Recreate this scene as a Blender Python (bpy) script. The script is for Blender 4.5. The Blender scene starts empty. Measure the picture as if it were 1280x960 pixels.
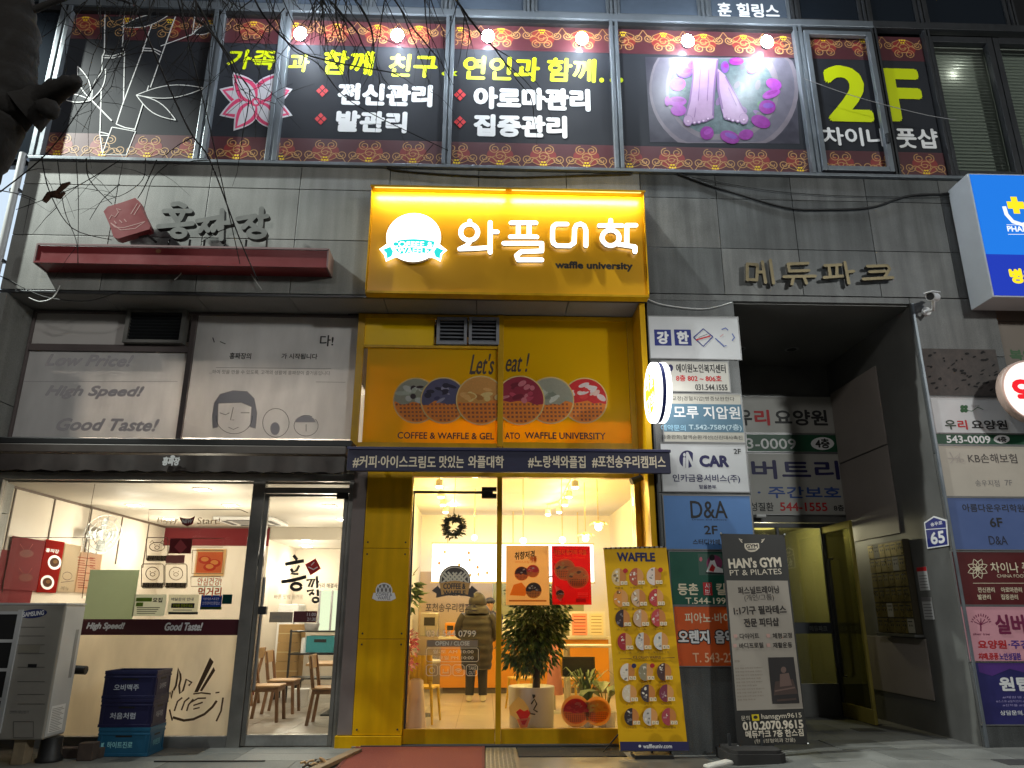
import bpy, bmesh, math, random
from mathutils import Vector, Matrix
random.seed(7)
SC = bpy.context.scene
COL = SC.collection
R = math.radians
V = Vector

# ------------------------------------------------------------------ camera
F_PX, CAM = 924.0, V((0.0, -8.6, 1.45))
YAW, PIT, ROL = R(1.943), R(17.172), R(0.1405)
_fw = V((math.sin(YAW)*math.cos(PIT), math.cos(YAW)*math.cos(PIT), math.sin(PIT)))
_rt = V((math.cos(YAW), -math.sin(YAW), 0)); _up = _rt.cross(_fw)
_r = _rt*math.cos(ROL) + _up*math.sin(ROL); _u = -_rt*math.sin(ROL) + _up*math.cos(ROL)
cd = bpy.data.cameras.new('camera'); co = bpy.data.objects.new('camera', cd); COL.objects.link(co)
cd.sensor_width = 36; cd.lens = F_PX/1280*36; cd.clip_start = .05; cd.clip_end = 500
M = Matrix((_r, _u, -_fw)).transposed().to_4x4(); M.translation = CAM; co.matrix_world = M
SC.camera = co

# ------------------------------------------------------------------ world, lamps of the street and added fill lights, exposure
wd = bpy.data.worlds.new('World'); SC.world = wd; wd.use_nodes = True
nt = wd.node_tree; bg = nt.nodes['Background']
sky = nt.nodes.new('ShaderNodeTexSky'); sky.sky_type = 'NISHITA'; sky.sun_disc = False
sky.sun_elevation = R(-4); sky.sun_rotation = R(160)
hs = nt.nodes.new('ShaderNodeHueSaturation'); hs.inputs['Saturation'].default_value = .35
nt.links.new(sky.outputs[0], hs.inputs['Color']); nt.links.new(hs.outputs[0], bg.inputs[0])
bg.inputs[1].default_value = .48
SC.view_settings.view_transform = 'Standard'; SC.view_settings.look = 'None'
SC.view_settings.exposure = 0.2; SC.view_settings.gamma = 1
SC.render.engine = 'CYCLES'; cy = SC.cycles
cy.use_denoising = True; cy.denoiser = 'OPENIMAGEDENOISE'
cy.max_bounces = 7; cy.diffuse_bounces = 3; cy.glossy_bounces = 3; cy.transmission_bounces = 5; cy.transparent_max_bounces = 14
cy.sample_clamp_indirect = 4; cy.caustics_reflective = False; cy.caustics_refractive = False
cy.blur_glossy = 1.0

def lamp(name, kind, loc, energy, color, size=.1, aim=None, spot=None, blend=.3, parent=None):
    d = bpy.data.lights.new(name, kind); d.energy = energy; d.color = color
    if name in ('floodlight_beam', 'street_or_fill_light'): d.specular_factor = 0. if name == 'floodlight_beam' else .3
    if kind == 'AREA': d.size = size
    else: d.shadow_soft_size = size
    if kind == 'SPOT': d.spot_size = R(spot); d.spot_blend = blend
    o = bpy.data.objects.new(name, d); COL.objects.link(o); o.location = loc
    if aim is not None:
        o.rotation_euler = (V(aim) - V(loc)).to_track_quat('-Z', 'Y').to_euler()
    if parent is not None: attach(o, parent)
    return o

STREET = (.93, 1.0, .93)
lamp('street_or_fill_light', 'SPOT', (-9.56, -1.45, 11.5), 6400, STREET, .10, aim=(-4.1, 0, 5.5), spot=36, blend=.75)
lamp('street_or_fill_light', 'SPOT', (-1.5, -1.2, 12.0), 3400, (.95, 1.0, .97), .10, aim=(5.0, -.2, 1.6), spot=30, blend=.8)
lamp('street_or_fill_light', 'POINT', (-3.5, -9.5, 8.0), 480, (1.0, .98, .93), .3)  # unseen fill light added in front of the facade
lamp('street_or_fill_light', 'POINT', (8.5, -10.0, 7.5), 1350, (.97, 1.0, .96), .3)  # stronger unseen fill light added from the front right

# ------------------------------------------------------------------ pixel rays: where a thing of the photograph stands
def ray(px, py): return _fw + _r*((px-640)/F_PX) - _u*((py-480)/F_PX)
def P(px, py, y):
    d = ray(px, py); return CAM + d*((y-CAM.y)/d.y)
def G(px, py, z=0.0):
    d = ray(px, py); return CAM + d*((z-CAM.z)/d.z)
def X(px, py, x):
    d = ray(px, py); return CAM + d*((x-CAM.x)/d.x)

# ------------------------------------------------------------------ objects and their properties
def link(o): COL.objects.link(o); return o
def attach(o, parent):
    o.parent = parent; o.matrix_parent_inverse = Matrix.Translation(-V(parent['_base'])) if '_base' in parent else Matrix.Identity(4)
def tag(o, label=None, cat=None, group=None, kind=None):
    if label: o['label'] = label
    if cat: o['category'] = cat
    if group: o['group'] = group
    if kind: o['kind'] = kind
    return o
def thing(name, label, cat, loc=(0, 0, 0), group=None):
    o = link(bpy.data.objects.new(name, None)); o.location = loc; o.empty_display_size = .1
    o['_base'] = list(loc)
    return tag(o, label, cat, group)
def copy_tree(root, loc, label=None, rotz=0):
    def rec(o, par):
        c = o.copy(); COL.objects.link(c)
        if par is not None: c.parent = par
        for ch in list(o.children): rec(ch, c)
        return c
    c = rec(root, None); c.location = loc; c.rotation_euler.z = root.rotation_euler.z + rotz
    if label: c['label'] = label
    return c

# ------------------------------------------------------------------ materials
MATS = {}
def _lin(c):
    f = lambda v: v/12.92 if v <= .04045 else ((v+.055)/1.055)**2.4
    return tuple(f(v) for v in c)
def mat(name, col, rough=.6, metal=0., emit=0., ecol=None, var=0., scale=8., bump=0., spec=.5, coat=0., speck=0., streak=0.):
    """col: linear base colour. var: how far a noise varies it; speck: fine speckle as in granite."""
    if name in MATS: return MATS[name]
    m = bpy.data.materials.new(name); m.use_nodes = True; n = m.node_tree; b = n.nodes['Principled BSDF']
    b.inputs['Base Color'].default_value = (*col, 1); b.inputs['Roughness'].default_value = rough
    b.inputs['Metallic'].default_value = metal; b.inputs['Specular IOR Level'].default_value = spec
    b.inputs['Coat Weight'].default_value = coat; b.inputs['Coat Roughness'].default_value = .30
    if emit:
        b.inputs['Emission Color'].default_value = (*(ecol or col), 1); b.inputs['Emission Strength'].default_value = emit
    if var or bump or speck or streak:
        tc = n.nodes.new('ShaderNodeTexCoord'); nz = n.nodes.new('ShaderNodeTexNoise')
        nz.inputs['Scale'].default_value = scale; nz.inputs['Detail'].default_value = 6; nz.inputs['Roughness'].default_value = .62
        n.links.new(tc.outputs['Object'], nz.inputs['Vector'])
        fac = nz.outputs['Fac']
        if speck:
            n2 = n.nodes.new('ShaderNodeTexNoise'); n2.inputs['Scale'].default_value = 90; n2.inputs['Detail'].default_value = 2
            n.links.new(tc.outputs['Object'], n2.inputs['Vector'])
        if streak:
            mp = n.nodes.new('ShaderNodeMapping'); mp.inputs['Scale'].default_value = (5.5, 5.5, .45); n.links.new(tc.outputs['Object'], mp.inputs[0])
            n3 = n.nodes.new('ShaderNodeTexNoise'); n3.inputs['Scale'].default_value = 1.3; n3.inputs['Detail'].default_value = 5; n.links.new(mp.outputs[0], n3.inputs['Vector'])
        if var or speck or streak:
            def scaled(src, amt, lo, hi):
                r = n.nodes.new('ShaderNodeMapRange'); r.inputs[1].default_value = lo; r.inputs[2].default_value = hi
                r.inputs[3].default_value = 1-amt; r.inputs[4].default_value = 1+amt
                n.links.new(src, r.inputs[0]); return r.outputs[0]
            k = scaled(fac, var, .3, .7)
            if speck:
                mu = n.nodes.new('ShaderNodeMath'); mu.operation = 'MULTIPLY'
                n.links.new(k, mu.inputs[0]); n.links.new(scaled(n2.outputs['Fac'], speck, .3, .7), mu.inputs[1]); k = mu.outputs[0]
            if streak:
                ms = n.nodes.new('ShaderNodeMath'); ms.operation = 'MULTIPLY'; n.links.new(k, ms.inputs[0]); n.links.new(scaled(n3.outputs['Fac'], streak, .32, .68), ms.inputs[1]); k = ms.outputs[0]
            vm = n.nodes.new('ShaderNodeVectorMath'); vm.operation = 'SCALE'; vm.inputs[0].default_value = col
            n.links.new(k, vm.inputs['Scale']); n.links.new(vm.outputs[0], b.inputs['Base Color'])
            r2 = scaled(fac, .18, .3, .7); m2 = n.nodes.new('ShaderNodeMath'); m2.operation = 'MULTIPLY'; m2.inputs[1].default_value = rough
            n.links.new(r2, m2.inputs[0]); n.links.new(m2.outputs[0], b.inputs['Roughness'])
        if bump:
            bp = n.nodes.new('ShaderNodeBump'); bp.inputs['Strength'].default_value = bump; bp.inputs['Distance'].default_value = .01
            n.links.new((n2 if speck else nz).outputs['Fac'], bp.inputs['Height']); n.links.new(bp.outputs[0], b.inputs['Normal'])
    MATS[name] = m; return m
THIN = ('poster_', 'sheet_', 'cutout', 'icon', 'food_', 'noodle', 'leaf_green', 'notice_', 'berry', 'cream_board', 'cup_pale', 'menu_ink', 'waffle_cr', 'topping_')
def srgb(name, r, g, b, **k):
    new = name not in MATS; m = mat(name, _lin((r/255, g/255, b/255)), **k)
    if new and name.startswith(THIN):              # paper and film let the room's light through
        n = m.node_tree; L = n.links.new; p = n.nodes['Principled BSDF']; t = n.nodes.new('ShaderNodeBsdfTranslucent'); t.inputs[0].default_value = (*_lin((r/255, g/255, b/255)), 1)
        mx = n.nodes.new('ShaderNodeMixShader'); mx.inputs[0].default_value = .5 if name.startswith(('topping_', 'waffle_cr')) else .75; L(p.outputs[0], mx.inputs[1]); L(t.outputs[0], mx.inputs[2]); L(mx.outputs[0], n.nodes['Material Output'].inputs[0])
    return m
def glow(name, col, strength):
    if name in MATS: return MATS[name]
    m = bpy.data.materials.new(name); m.use_nodes = True; n = m.node_tree; n.nodes.clear()
    e = n.nodes.new('ShaderNodeEmission'); e.inputs[0].default_value = (*col, 1); e.inputs[1].default_value = strength
    o = n.nodes.new('ShaderNodeOutputMaterial'); n.links.new(e.outputs[0], o.inputs[0]); MATS[name] = m; return m
def glassy(name, tint=(1, 1, 1), refl=.06, film=0., fcol=(.8, .8, .8), rough=.0, thru=.62):
    """thin pane: see-through with a faint mirror; film: share of frosted, light-passing film on it"""
    if name in MATS: return MATS[name]
    m = bpy.data.materials.new(name); m.use_nodes = True; n = m.node_tree; n.nodes.clear(); L = n.links.new
    t = n.nodes.new('ShaderNodeBsdfTransparent'); t.inputs[0].default_value = (*tint, 1)
    g = n.nodes.new('ShaderNodeBsdfGlossy'); g.inputs['Roughness'].default_value = rough
    fr = n.nodes.new('ShaderNodeLayerWeight'); fr.inputs['Blend'].default_value = .18
    ad = n.nodes.new('ShaderNodeMath'); ad.operation = 'MULTIPLY_ADD'; ad.inputs[1].default_value = .5; ad.inputs[2].default_value = refl
    L(fr.outputs['Fresnel'], ad.inputs[0])
    mx = n.nodes.new('ShaderNodeMixShader'); L(ad.outputs[0], mx.inputs[0]); L(t.outputs[0], mx.inputs[1]); L(g.outputs[0], mx.inputs[2])
    out = mx.outputs[0]
    if film:
        d = n.nodes.new('ShaderNodeBsdfDiffuse'); d.inputs[0].default_value = (*fcol, 1)
        tr = n.nodes.new('ShaderNodeBsdfTranslucent'); tr.inputs[0].default_value = (*fcol, 1)
        dm = n.nodes.new('ShaderNodeMixShader'); dm.inputs[0].default_value = thru; L(d.outputs[0], dm.inputs[1]); L(tr.outputs[0], dm.inputs[2])
        tc = n.nodes.new('ShaderNodeTexCoord'); mp = n.nodes.new('ShaderNodeMapping'); mp.inputs['Scale'].default_value = (2.2, 2.2, .7); L(tc.outputs['Object'], mp.inputs[0])
        nz = n.nodes.new('ShaderNodeTexNoise'); nz.inputs['Scale'].default_value = 1.6; nz.inputs['Detail'].default_value = 6; L(mp.outputs[0], nz.inputs['Vector'])
        mr = n.nodes.new('ShaderNodeMapRange'); mr.inputs[1].default_value = .3; mr.inputs[2].default_value = .7; mr.inputs[3].default_value = .84; mr.inputs[4].default_value = 1.06; L(nz.outputs['Fac'], mr.inputs[0])
        vm = n.nodes.new('ShaderNodeVectorMath'); vm.operation = 'SCALE'; vm.inputs[0].default_value = fcol; L(mr.outputs[0], vm.inputs['Scale']); L(vm.outputs[0], d.inputs[0]); L(vm.outputs[0], tr.inputs[0])
        m2 = n.nodes.new('ShaderNodeMixShader'); m2.inputs[0].default_value = film; L(out, m2.inputs[1]); L(dm.outputs[0], m2.inputs[2]); out = m2.outputs[0]
    o = n.nodes.new('ShaderNodeOutputMaterial'); L(out, o.inputs[0]); MATS[name] = m; return m

# ------------------------------------------------------------------ mesh builder
class MB:
    def __init__(s): s.v = []; s.f = []; s.m = []; s.sm = []; s.mats = []
    def _mi(s, m):
        if m not in s.mats: s.mats.append(m)
        return s.mats.index(m)
    def add(s, vs, fs, m, smooth=False):
        k = len(s.v); s.v += [tuple(v) for v in vs]; i = s._mi(m)
        for f in fs: s.f.append([k+j for j in f]); s.m.append(i); s.sm.append(smooth)
        return s
    def box(s, x0, x1, y0, y1, z0, z1, m):
        vs = [(x, y, z) for z in (z0, z1) for y in (y0, y1) for x in (x0, x1)]
        return s.add(vs, [(0, 2, 3, 1), (4, 5, 7, 6), (0, 1, 5, 4), (2, 6, 7, 3), (0, 4, 6, 2), (1, 3, 7, 5)], m)
    def obox(s, c, a, b, d, m):
        """box about c with half-axis vectors a, b, d"""
        c, a, b, d = V(c), V(a), V(b), V(d)
        vs = [c+a*i+b*j+d*k for k in (-1, 1) for j in (-1, 1) for i in (-1, 1)]
        return s.add(vs, [(0, 2, 3, 1), (4, 5, 7, 6), (0, 1, 5, 4), (2, 6, 7, 3), (0, 4, 6, 2), (1, 3, 7, 5)], m)
    def bar(s, p, q, w, h, m, side=None):
        """square bar from p to q"""
        p, q = V(p), V(q); d = (q-p); L = d.length; d.normalize()
        a = V(side) if side is not None else (V((0, 0, 1)) if abs(d.z) < .9 else V((0, 1, 0)))
        b = d.cross(a).normalized(); a = b.cross(d).normalized()
        return s.obox((p+q)/2, d*L/2, a*h/2, b*w/2, m)
    def tube(s, pts, r, m, n=8, caps=True):
        pts = [V(p) for p in pts]; rs = r if isinstance(r, (list, tuple)) else [r]*len(pts)
        vs = []; fs = []; up = None
        for i, p in enumerate(pts):
            t = (pts[min(i+1, len(pts)-1)] - pts[max(i-1, 0)]).normalized()
            if up is None: up = t.orthogonal().normalized()
            up = (up - t*up.dot(t)); up = up.normalized() if up.length > 1e-6 else t.orthogonal().normalized()
            w = t.cross(up)
            for k in range(n):
                a = 2*math.pi*k/n; vs.append(p + (up*math.cos(a)+w*math.sin(a))*rs[i])
        for i in range(len(pts)-1):
            for k in range(n): fs.append((i*n+k, i*n+(k+1) % n, (i+1)*n+(k+1) % n, (i+1)*n+k))
        s.add(vs, fs, m, True)
        if caps: s.add(vs[:n], [tuple(range(n))[::-1]], m); s.add(vs[-n:], [tuple(range(n))], m)
        return s
    def lathe(s, c, prof, m, n=24, axis='z', ang=None):
        """prof: (radius, height along axis) from c"""
        c = V(c); vs = []; fs = []
        for rr, h in prof:
            for k in range(n):
                a = 2*math.pi*k/n; x, y = rr*math.cos(a), rr*math.sin(a)
                vs.append(c + (V((x, y, h)) if axis == 'z' else V((x, h, y)) if axis == 'y' else V((h, x, y))))
        for i in range(len(prof)-1):
            for k in range(n): fs.append((i*n+k, i*n+(k+1) % n, (i+1)*n+(k+1) % n, (i+1)*n+k))
        s.add(vs, fs, m, True)
        for e, o in ((0, 1), (len(prof)-1, 0)):
            if prof[e][0] > 1e-4: s.add(vs[e*n:(e+1)*n], [tuple(range(n))[::-1] if o else tuple(range(n))], m)
        return s
    def prism(s, pts, d, m, smooth=False):
        """flat outline pts swept by vector d"""
        pts = [V(p) for p in pts]; d = V(d); n = len(pts)
        s.add(pts, [tuple(range(n))], m); s.add([p+d for p in pts], [tuple(range(n))[::-1]], m)
        return s.add(pts+[p+d for p in pts], [(i, (i+1) % n, n+(i+1) % n, n+i) for i in range(n)], m, smooth)
    def quad(s, a, b, c, d, m): return s.add([a, b, c, d], [(0, 1, 2, 3)], m)
    def ball(s, c, r, m, n=10, sz=(1, 1, 1)):
        c = V(c); vs = [c+V((0, 0, -r*sz[2]))]; fs = []
        k = n//2
        for i in range(1, k):
            t = -math.pi/2 + math.pi*i/k
            for j in range(n):
                a = 2*math.pi*j/n; vs.append(c+V((r*sz[0]*math.cos(t)*math.cos(a), r*sz[1]*math.cos(t)*math.sin(a), r*sz[2]*math.sin(t))))
        vs.append(c+V((0, 0, r*sz[2]))); L = len(vs)-1
        for j in range(n):
            fs.append((0, 1+(j+1) % n, 1+j)); fs.append((L, 1+(k-2)*n+j, 1+(k-2)*n+(j+1) % n))
            for i in range(k-2): fs.append((1+i*n+j, 1+i*n+(j+1) % n, 1+(i+1)*n+(j+1) % n, 1+(i+1)*n+j))
        return s.add(vs, fs, m, True)
    def build(s, name, parent=None, bevel=0., label=None):
        me = bpy.data.meshes.new(name); me.from_pydata(s.v, [], s.f); me.update()
        for m in s.mats: me.materials.append(m)
        me.polygons.foreach_set('material_index', s.m); me.polygons.foreach_set('use_smooth', s.sm)
        o = link(bpy.data.objects.new(name, me))
        if bevel:
            md = o.modifiers.new('bevel', 'BEVEL'); md.width = bevel; md.segments = 2; md.limit_method = 'ANGLE'; md.harden_normals = False
        if parent is not None: attach(o, parent)
        if label: o['label'] = label
        return o

# ------------------------------------------------------------------ lettering: built-in font turned into flat meshes
_TC = {}
def glyphs(s, shear=0., extrude=0., spacing=1.):
    k = (s, shear, extrude, spacing)
    if k not in _TC:
        c = bpy.data.curves.new('lettering', 'FONT'); c.body = s; c.shear = shear; c.extrude = extrude; c.resolution_u = 3; c.space_character = spacing
        o = bpy.data.objects.new('lettering', c); me = bpy.data.meshes.new_from_object(o)
        vs = [v.co.copy() for v in me.vertices]; fs = [tuple(p.vertices) for p in me.polygons]
        bpy.data.objects.remove(o); bpy.data.meshes.remove(me); bpy.data.curves.remove(c)
        xs = [v.x for v in vs] or [0, 1]; ys = [v.y for v in vs] or [0, 1]
        _TC[k] = (vs, fs, min(xs), max(xs), min(ys), max(ys))
    return _TC[k]

class Face:
    """A flat face of a thing, on which print is laid. Its plane goes through o with normal n (towards the viewer); coordinates are photo pixels."""
    STEP = .00016
    def __init__(s, o, n=(0, -1, 0)):
        s.o = V(o); s.n = V(n).normalized(); s.u = V((0, 0, 1)).cross(s.n).normalized() * 1
        s.u = V((-s.n.y, s.n.x, 0)).normalized(); s.v = s.n.cross(s.u).normalized(); s.lay = 0; s.mb = MB(); s.words = []
    def at(s, px, py, dz=0.):
        d = ray(px, py); return CAM + d*((s.o-CAM).dot(s.n)/d.dot(s.n)) + s.n*dz
    def up(s): s.lay += 1; return s.lay*s.STEP + .0008
    def poly(s, pts, m, smooth=False):
        h = s.up(); q = [s.at(x, y, h) for x, y in pts]
        a = sum((q[i].cross(q[(i+1) % len(q)]) for i in range(len(q))), V((0, 0, 0))).dot(s.n)
        if a < 0: q.reverse()
        s.mb.add(q, [tuple(range(len(q)))], m); return s
    def rect(s, x0, y0, x1, y1, m, edge=None, w=1.):
        if edge is not None: s.rect(x0-w, y0-w, x1+w, y1+w, edge)
        a, b = s.at((x0+x1)/2, y1), s.at((x0+x1)/2, y0); l, r = s.at(x0, (y0+y1)/2), s.at(x1, (y0+y1)/2); c = s.at((x0+x1)/2, (y0+y1)/2)
        hw = (r-l).dot(s.u)/2; hh = (b-a).dot(s.v)/2; h = s.n*s.up()
        s.mb.add([c-s.u*hw-s.v*hh+h, c+s.u*hw-s.v*hh+h, c+s.u*hw+s.v*hh+h, c-s.u*hw+s.v*hh+h], [(0, 1, 2, 3)], m); return s
    def ell(s, cx, cy, rx, ry, m, n=24, a0=0, a1=360, rot=0):
        c, si = math.cos(R(rot)), math.sin(R(rot)); pts = []
        for k in range(n if a1-a0 >= 360 else n+1):
            a = R(a0+(a1-a0)*k/n); x, y = rx*math.cos(a), -ry*math.sin(a); pts.append((cx+x*c-y*si, cy+x*si+y*c))
        return s.poly(pts, m)
    def ring(s, cx, cy, rx, ry, w, m, n=24, a0=0, a1=360):
        pts = [(cx+rx*math.cos(R(a0+(a1-a0)*k/n)), cy-ry*math.sin(R(a0+(a1-a0)*k/n))) for k in range(n+1)]
        return s.line(pts, w, m)
    def line(s, pts, w, m):
        h = s.n*s.up(); q = [s.at(x, y) for x, y in pts]; ww = w*.5*(s.o-CAM).length/F_PX; vs = []
        q = [p for i, p in enumerate(q) if i == 0 or (p-q[i-1]).length > 1e-5]
        ws = ww if isinstance(w, (int, float)) else 0
        for i, p in enumerate(q):
            t = (q[min(i+1, len(q)-1)]-q[max(i-1, 0)]).normalized(); b = s.n.cross(t)
            vs += [p-b*ws+h, p+b*ws+h]
        s.mb.add(vs, [(2*i, 2*i+2, 2*i+3, 2*i+1)[::-1] for i in range(len(q)-1)], m); return s
    def text(s, t, x0, y0, x1, y1, m, bold=0., shear=0., rot=0., spacing=1., extrude=0.):
        """lettering that fills the pixel box; bold: extra stroke as a share of its height"""
        vs, fs, a, b, c, d = glyphs(t, shear, 0., spacing)
        if b-a < 1e-6 or d-c < 1e-6: return s
        cx, cy = (x0+x1)/2, (y0+y1)/2; o = s.at(cx, cy)
        w = (s.at(x1, cy)-s.at(x0, cy)).dot(s.u); hh = (s.at(cx, y0)-s.at(cx, y1)).dot(s.v)
        k = bold*hh; sx, sy = (w-2*k)/(b-a), (hh-2*k)/(d-c); u, v = s.u, s.v
        if rot: u, v = s.u*math.cos(R(rot))+s.v*math.sin(R(rot)), s.v*math.cos(R(rot))-s.u*math.sin(R(rot))
        offs = [(0, 0)] if not bold else [(0, 0), (-k, 0), (k, 0), (0, k), (0, -k)]
        if bold > .03: offs += [(k*.7, k*.7), (-k*.7, k*.7), (k*.7, -k*.7), (-k*.7, -k*.7)]
        s.up(); mb = s.mb
        if y1-y0 >= 11.5: mb = MB(); s.words.append(mb)
        for i, (dx, dy) in enumerate(offs):
            h = s.n*(s.lay*s.STEP+.0008+i*.00003)
            mb.add([o+u*((p.x-(a+b)/2)*sx+dx)+v*((p.y-(c+d)/2)*sy+dy)+h for p in vs], fs, m)
        if bold: s.lay += 2
        return s
    def build(s, name='lettering', parent=None, label=None):
        out = s.mb.build(name, parent, label=label) if s.mb.f else None
        for w in s.words: o = w.build('lettering', parent); out = out or o
        s.words = []
        return out
    def slab(s, corners, th, m, name, parent=None, bevel=0.):
        """a board whose front lies in the face's plane, cut to an upright rectangle through the pixel corners' edges"""
        x0, y0, x1, y1 = corners; c = s.at((x0+x1)/2, (y0+y1)/2)
        hw = (s.at(x1, (y0+y1)/2)-s.at(x0, (y0+y1)/2)).dot(s.u)/2; hh = (s.at((x0+x1)/2, y0)-s.at((x0+x1)/2, y1)).dot(s.v)/2
        mb = MB(); mb.obox(c-s.n*th/2, s.u*hw, s.n*th/2, s.v*hh, m)
        s.rc = (c, hw, hh)
        return mb.build(name, parent, bevel)
# ================================================================== materials of the place
GRAN = mat('light_granite', (.218, .222, .210), rough=.55, var=.12, scale=1.6, speck=.18, bump=.05, streak=.16)
DARK = mat('dark_granite', (.108, .111, .109), rough=.42, var=.26, scale=1.3, speck=.28, bump=.05, streak=.30)
JOINT = mat('joint', (.03, .03, .03), rough=.9)
ALU = mat('aluminium', (.22, .245, .27), rough=.38, metal=.6, var=.08, scale=5)
ALUD = mat('dark_aluminium', (.05, .052, .056), rough=.4, metal=.4, var=.1)
SILL = mat('steel_frame', (.24, .235, .22), rough=.42, metal=.55, var=.12, scale=6)
MAUVE = mat('mauve_frame', (.115, .092, .09), rough=.5, var=.1, scale=4)
GLASS = glassy('window_glass', (.96, .97, .97), .035)
DGLASS = mat('dark_pane', (.012, .016, .022), rough=.12, spec=.6)
BGLASS = mat('bluish_pane', (.075, .095, .125), rough=.2, spec=.6, var=.3, scale=.7)
BLACK = mat('black', (.012, .012, .013), rough=.5)
BLKP = mat('black_print', (.010, .010, .012), rough=.6)
WHT = mat('white', (.78, .78, .77), rough=.5)
WHTP = mat('white_print', (.80, .80, .80), rough=.6)
YEL = mat('yellow_cladding', (.66, .37, .003), spec=.2, rough=.38, var=.10, scale=2, streak=.14)
YELD = mat('yellow_frame', (.50, .28, .004), spec=.25, rough=.38, var=.10, scale=3, streak=.12)
NAVY = mat('navy', (.014, .014, .045), rough=.5)
NAVP = mat('navy_print', (.02, .018, .09), rough=.6)
REDP = mat('red_print', (.60, .025, .03), rough=.6)
GREP = mat('green_print', (.012, .07, .032), rough=.6)
GOLD = mat('gold_print', (.50, .28, .10), rough=.5, coat=1)
GRYP = mat('grey_print', (.20, .19, .19), rough=.6)
GREY = mat('grey', (.25, .25, .25), rough=.5)
CABLE = mat('black_cable', (.010, .010, .010), rough=.55)
METAL = mat('bare_metal', (.45, .45, .44), rough=.3, metal=.9)
WOOD = mat('pale_wood', (.42, .25, .11), rough=.5, var=.18, scale=7)
PAVE = mat('paving', (.12, .12, .113), rough=.75, var=.22, scale=1.2, speck=.12, bump=.05)
INW = mat('interior_white', (.74, .71, .66), rough=.6, var=.02, scale=2)

# ================================================================== ground
def gz(x, y):
    t = min(1, max(0, (x-2.3)/1.6)); return .07*t*t*(3-2*t)
mb = MB(); xs = [-70, -30, -12, -8] + [-6+.4*i for i in range(36)] + [12, 30, 70]; ys = [-70, -30, -12, -6, -3, -1.5, -.75, 0, .75, 1.5, 4, 12, 60]
vs = [(x, y, gz(x, y)) for y in ys for x in xs]; n = len(xs)
mb.add(vs, [(j*n+i, j*n+i+1, (j+1)*n+i+1, (j+1)*n+i) for j in range(len(ys)-1) for i in range(n-1)], PAVE)
tag(mb.build('ground'), kind='structure')
# pavement slabs and strips laid over the ground, 4 mm proud
PV = [mat('paver_%s' % c, col, rough=.7, var=.22, scale=2.2, speck=.14, bump=.06) for c, col in (('a', (.135, .137, .128)), ('b', (.105, .107, .10)), ('c', (.15, .15, .139)))]
mb = MB(); rnd = random.Random(3)
for j in range(6):
    y1 = .58-j*.40; x = -6.4-rnd.random()*.5
    while x < 2.3:
        w = 1.15+rnd.random()*.25
        if not (j < 3 and -1.7 < x+w/2 < 2.0): mb.box(x+.004, x+w-.004, y1-.392, y1, -.02, .004+rnd.random()*.002, PV[rnd.choice((0, 1, 1, 2))])
        x += w
o = mb.build('pavement', bevel=.002); tag(o, kind='structure')
mb = MB()
for j in range(9):
    for i in range(8):
        x, y = 2.3+i*.6+(.3 if j % 2 else 0), -1.9+j*.6
        if y > 2.2 or (y+.6 > 0 and (x+.6 > 5.4 or x < 3.2)): continue
        z = lambda a: gz(a, 0)+.004
        m = PV[rnd.choice((0, 0, 1, 2))]
        xa, xb, ya, yb = x+.003, x+.597, y+.003, y+.597
        mb.add([(xa, ya, z(xa)), (xb, ya, z(xb)), (xb, yb, z(xb)), (xa, yb, z(xa)), (xa, ya, -.02), (xb, ya, -.02), (xb, yb, -.02), (xa, yb, -.02)],
               [(0, 1, 2, 3), (4, 5, 1, 0), (5, 6, 2, 1), (6, 7, 3, 2), (7, 4, 0, 3)], m)
tag(mb.build('pavement'), kind='structure')

# ================================================================== the building
RC = .6                                  # depth of the shop fronts behind the facade
SOF = 5.255                              # underside of the upper facade
WB = P(600, 209, 0).z                    # sill of the window band
XL = P(20, 270, 0).x; XD = 2.0           # left end of the building; where dark granite takes over
XE = P(919, 400, 0).x; XJ = 5.41; XP = P(1242, 376, 0).x
WTOP = P(600, 26, 0).z
bd = thing('commercial_building', 'granite-clad commercial building with a band of first-floor windows above its shops', 'building', (0, 0, 0))
def slabs(mb, cols, rows, y, th, m, gap=.009, skip=None):
    for i in range(len(cols)-1):
        for j in range(len(rows)-1):
            if skip and skip((cols[i]+cols[i+1])/2, (rows[j]+rows[j+1])/2): continue
            mb.box(cols[i]+gap/2, cols[i+1]-gap/2, y, y+th, rows[j]+gap/2, rows[j+1]-gap/2, m)
def slabs_toned(cols, rows, y, th, mats, gap=.009, skip=None):
    mb = MB(); rr = random.Random(5)
    for i in range(len(cols)-1):
        for j in range(len(rows)-1):
            if skip and skip((cols[i]+cols[i+1])/2, (rows[j]+rows[j+1])/2): continue
            mb.box(cols[i]+gap/2, cols[i+1]-gap/2, y, y+th, rows[j]+gap/2, rows[j+1]-gap/2, rr.choice(mats))
    return mb
G2 = mat('light_granite_b', (.200, .204, .193), rough=.55, var=.12, scale=1.9, speck=.18, bump=.05, streak=.16)
G3 = mat('light_granite_c', (.234, .236, .222), rough=.55, var=.12, scale=1.4, speck=.18, bump=.05, streak=.16)
D2 = mat('dark_granite_b', (.125, .127, .123), rough=.42, var=.26, scale=1.7, speck=.28, bump=.05, streak=.30)
D3 = mat('dark_granite_c', (.092, .097, .097), rough=.4, var=.26, scale=1.1, speck=.28, bump=.05, streak=.30)
cols = [XL] + [-4.84+1.17*k for k in range(6)] + [XD]
rows = [SOF, 6.01, 6.745, WB-.05]
slabs_toned(cols, rows, 0, .04, (GRAN, G2, G3)).build('light_cladding', bd, bevel=.004)
dc = [XD, 3.02, 4.04, 5.06, 6.08, 7.1, 8.2]
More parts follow.
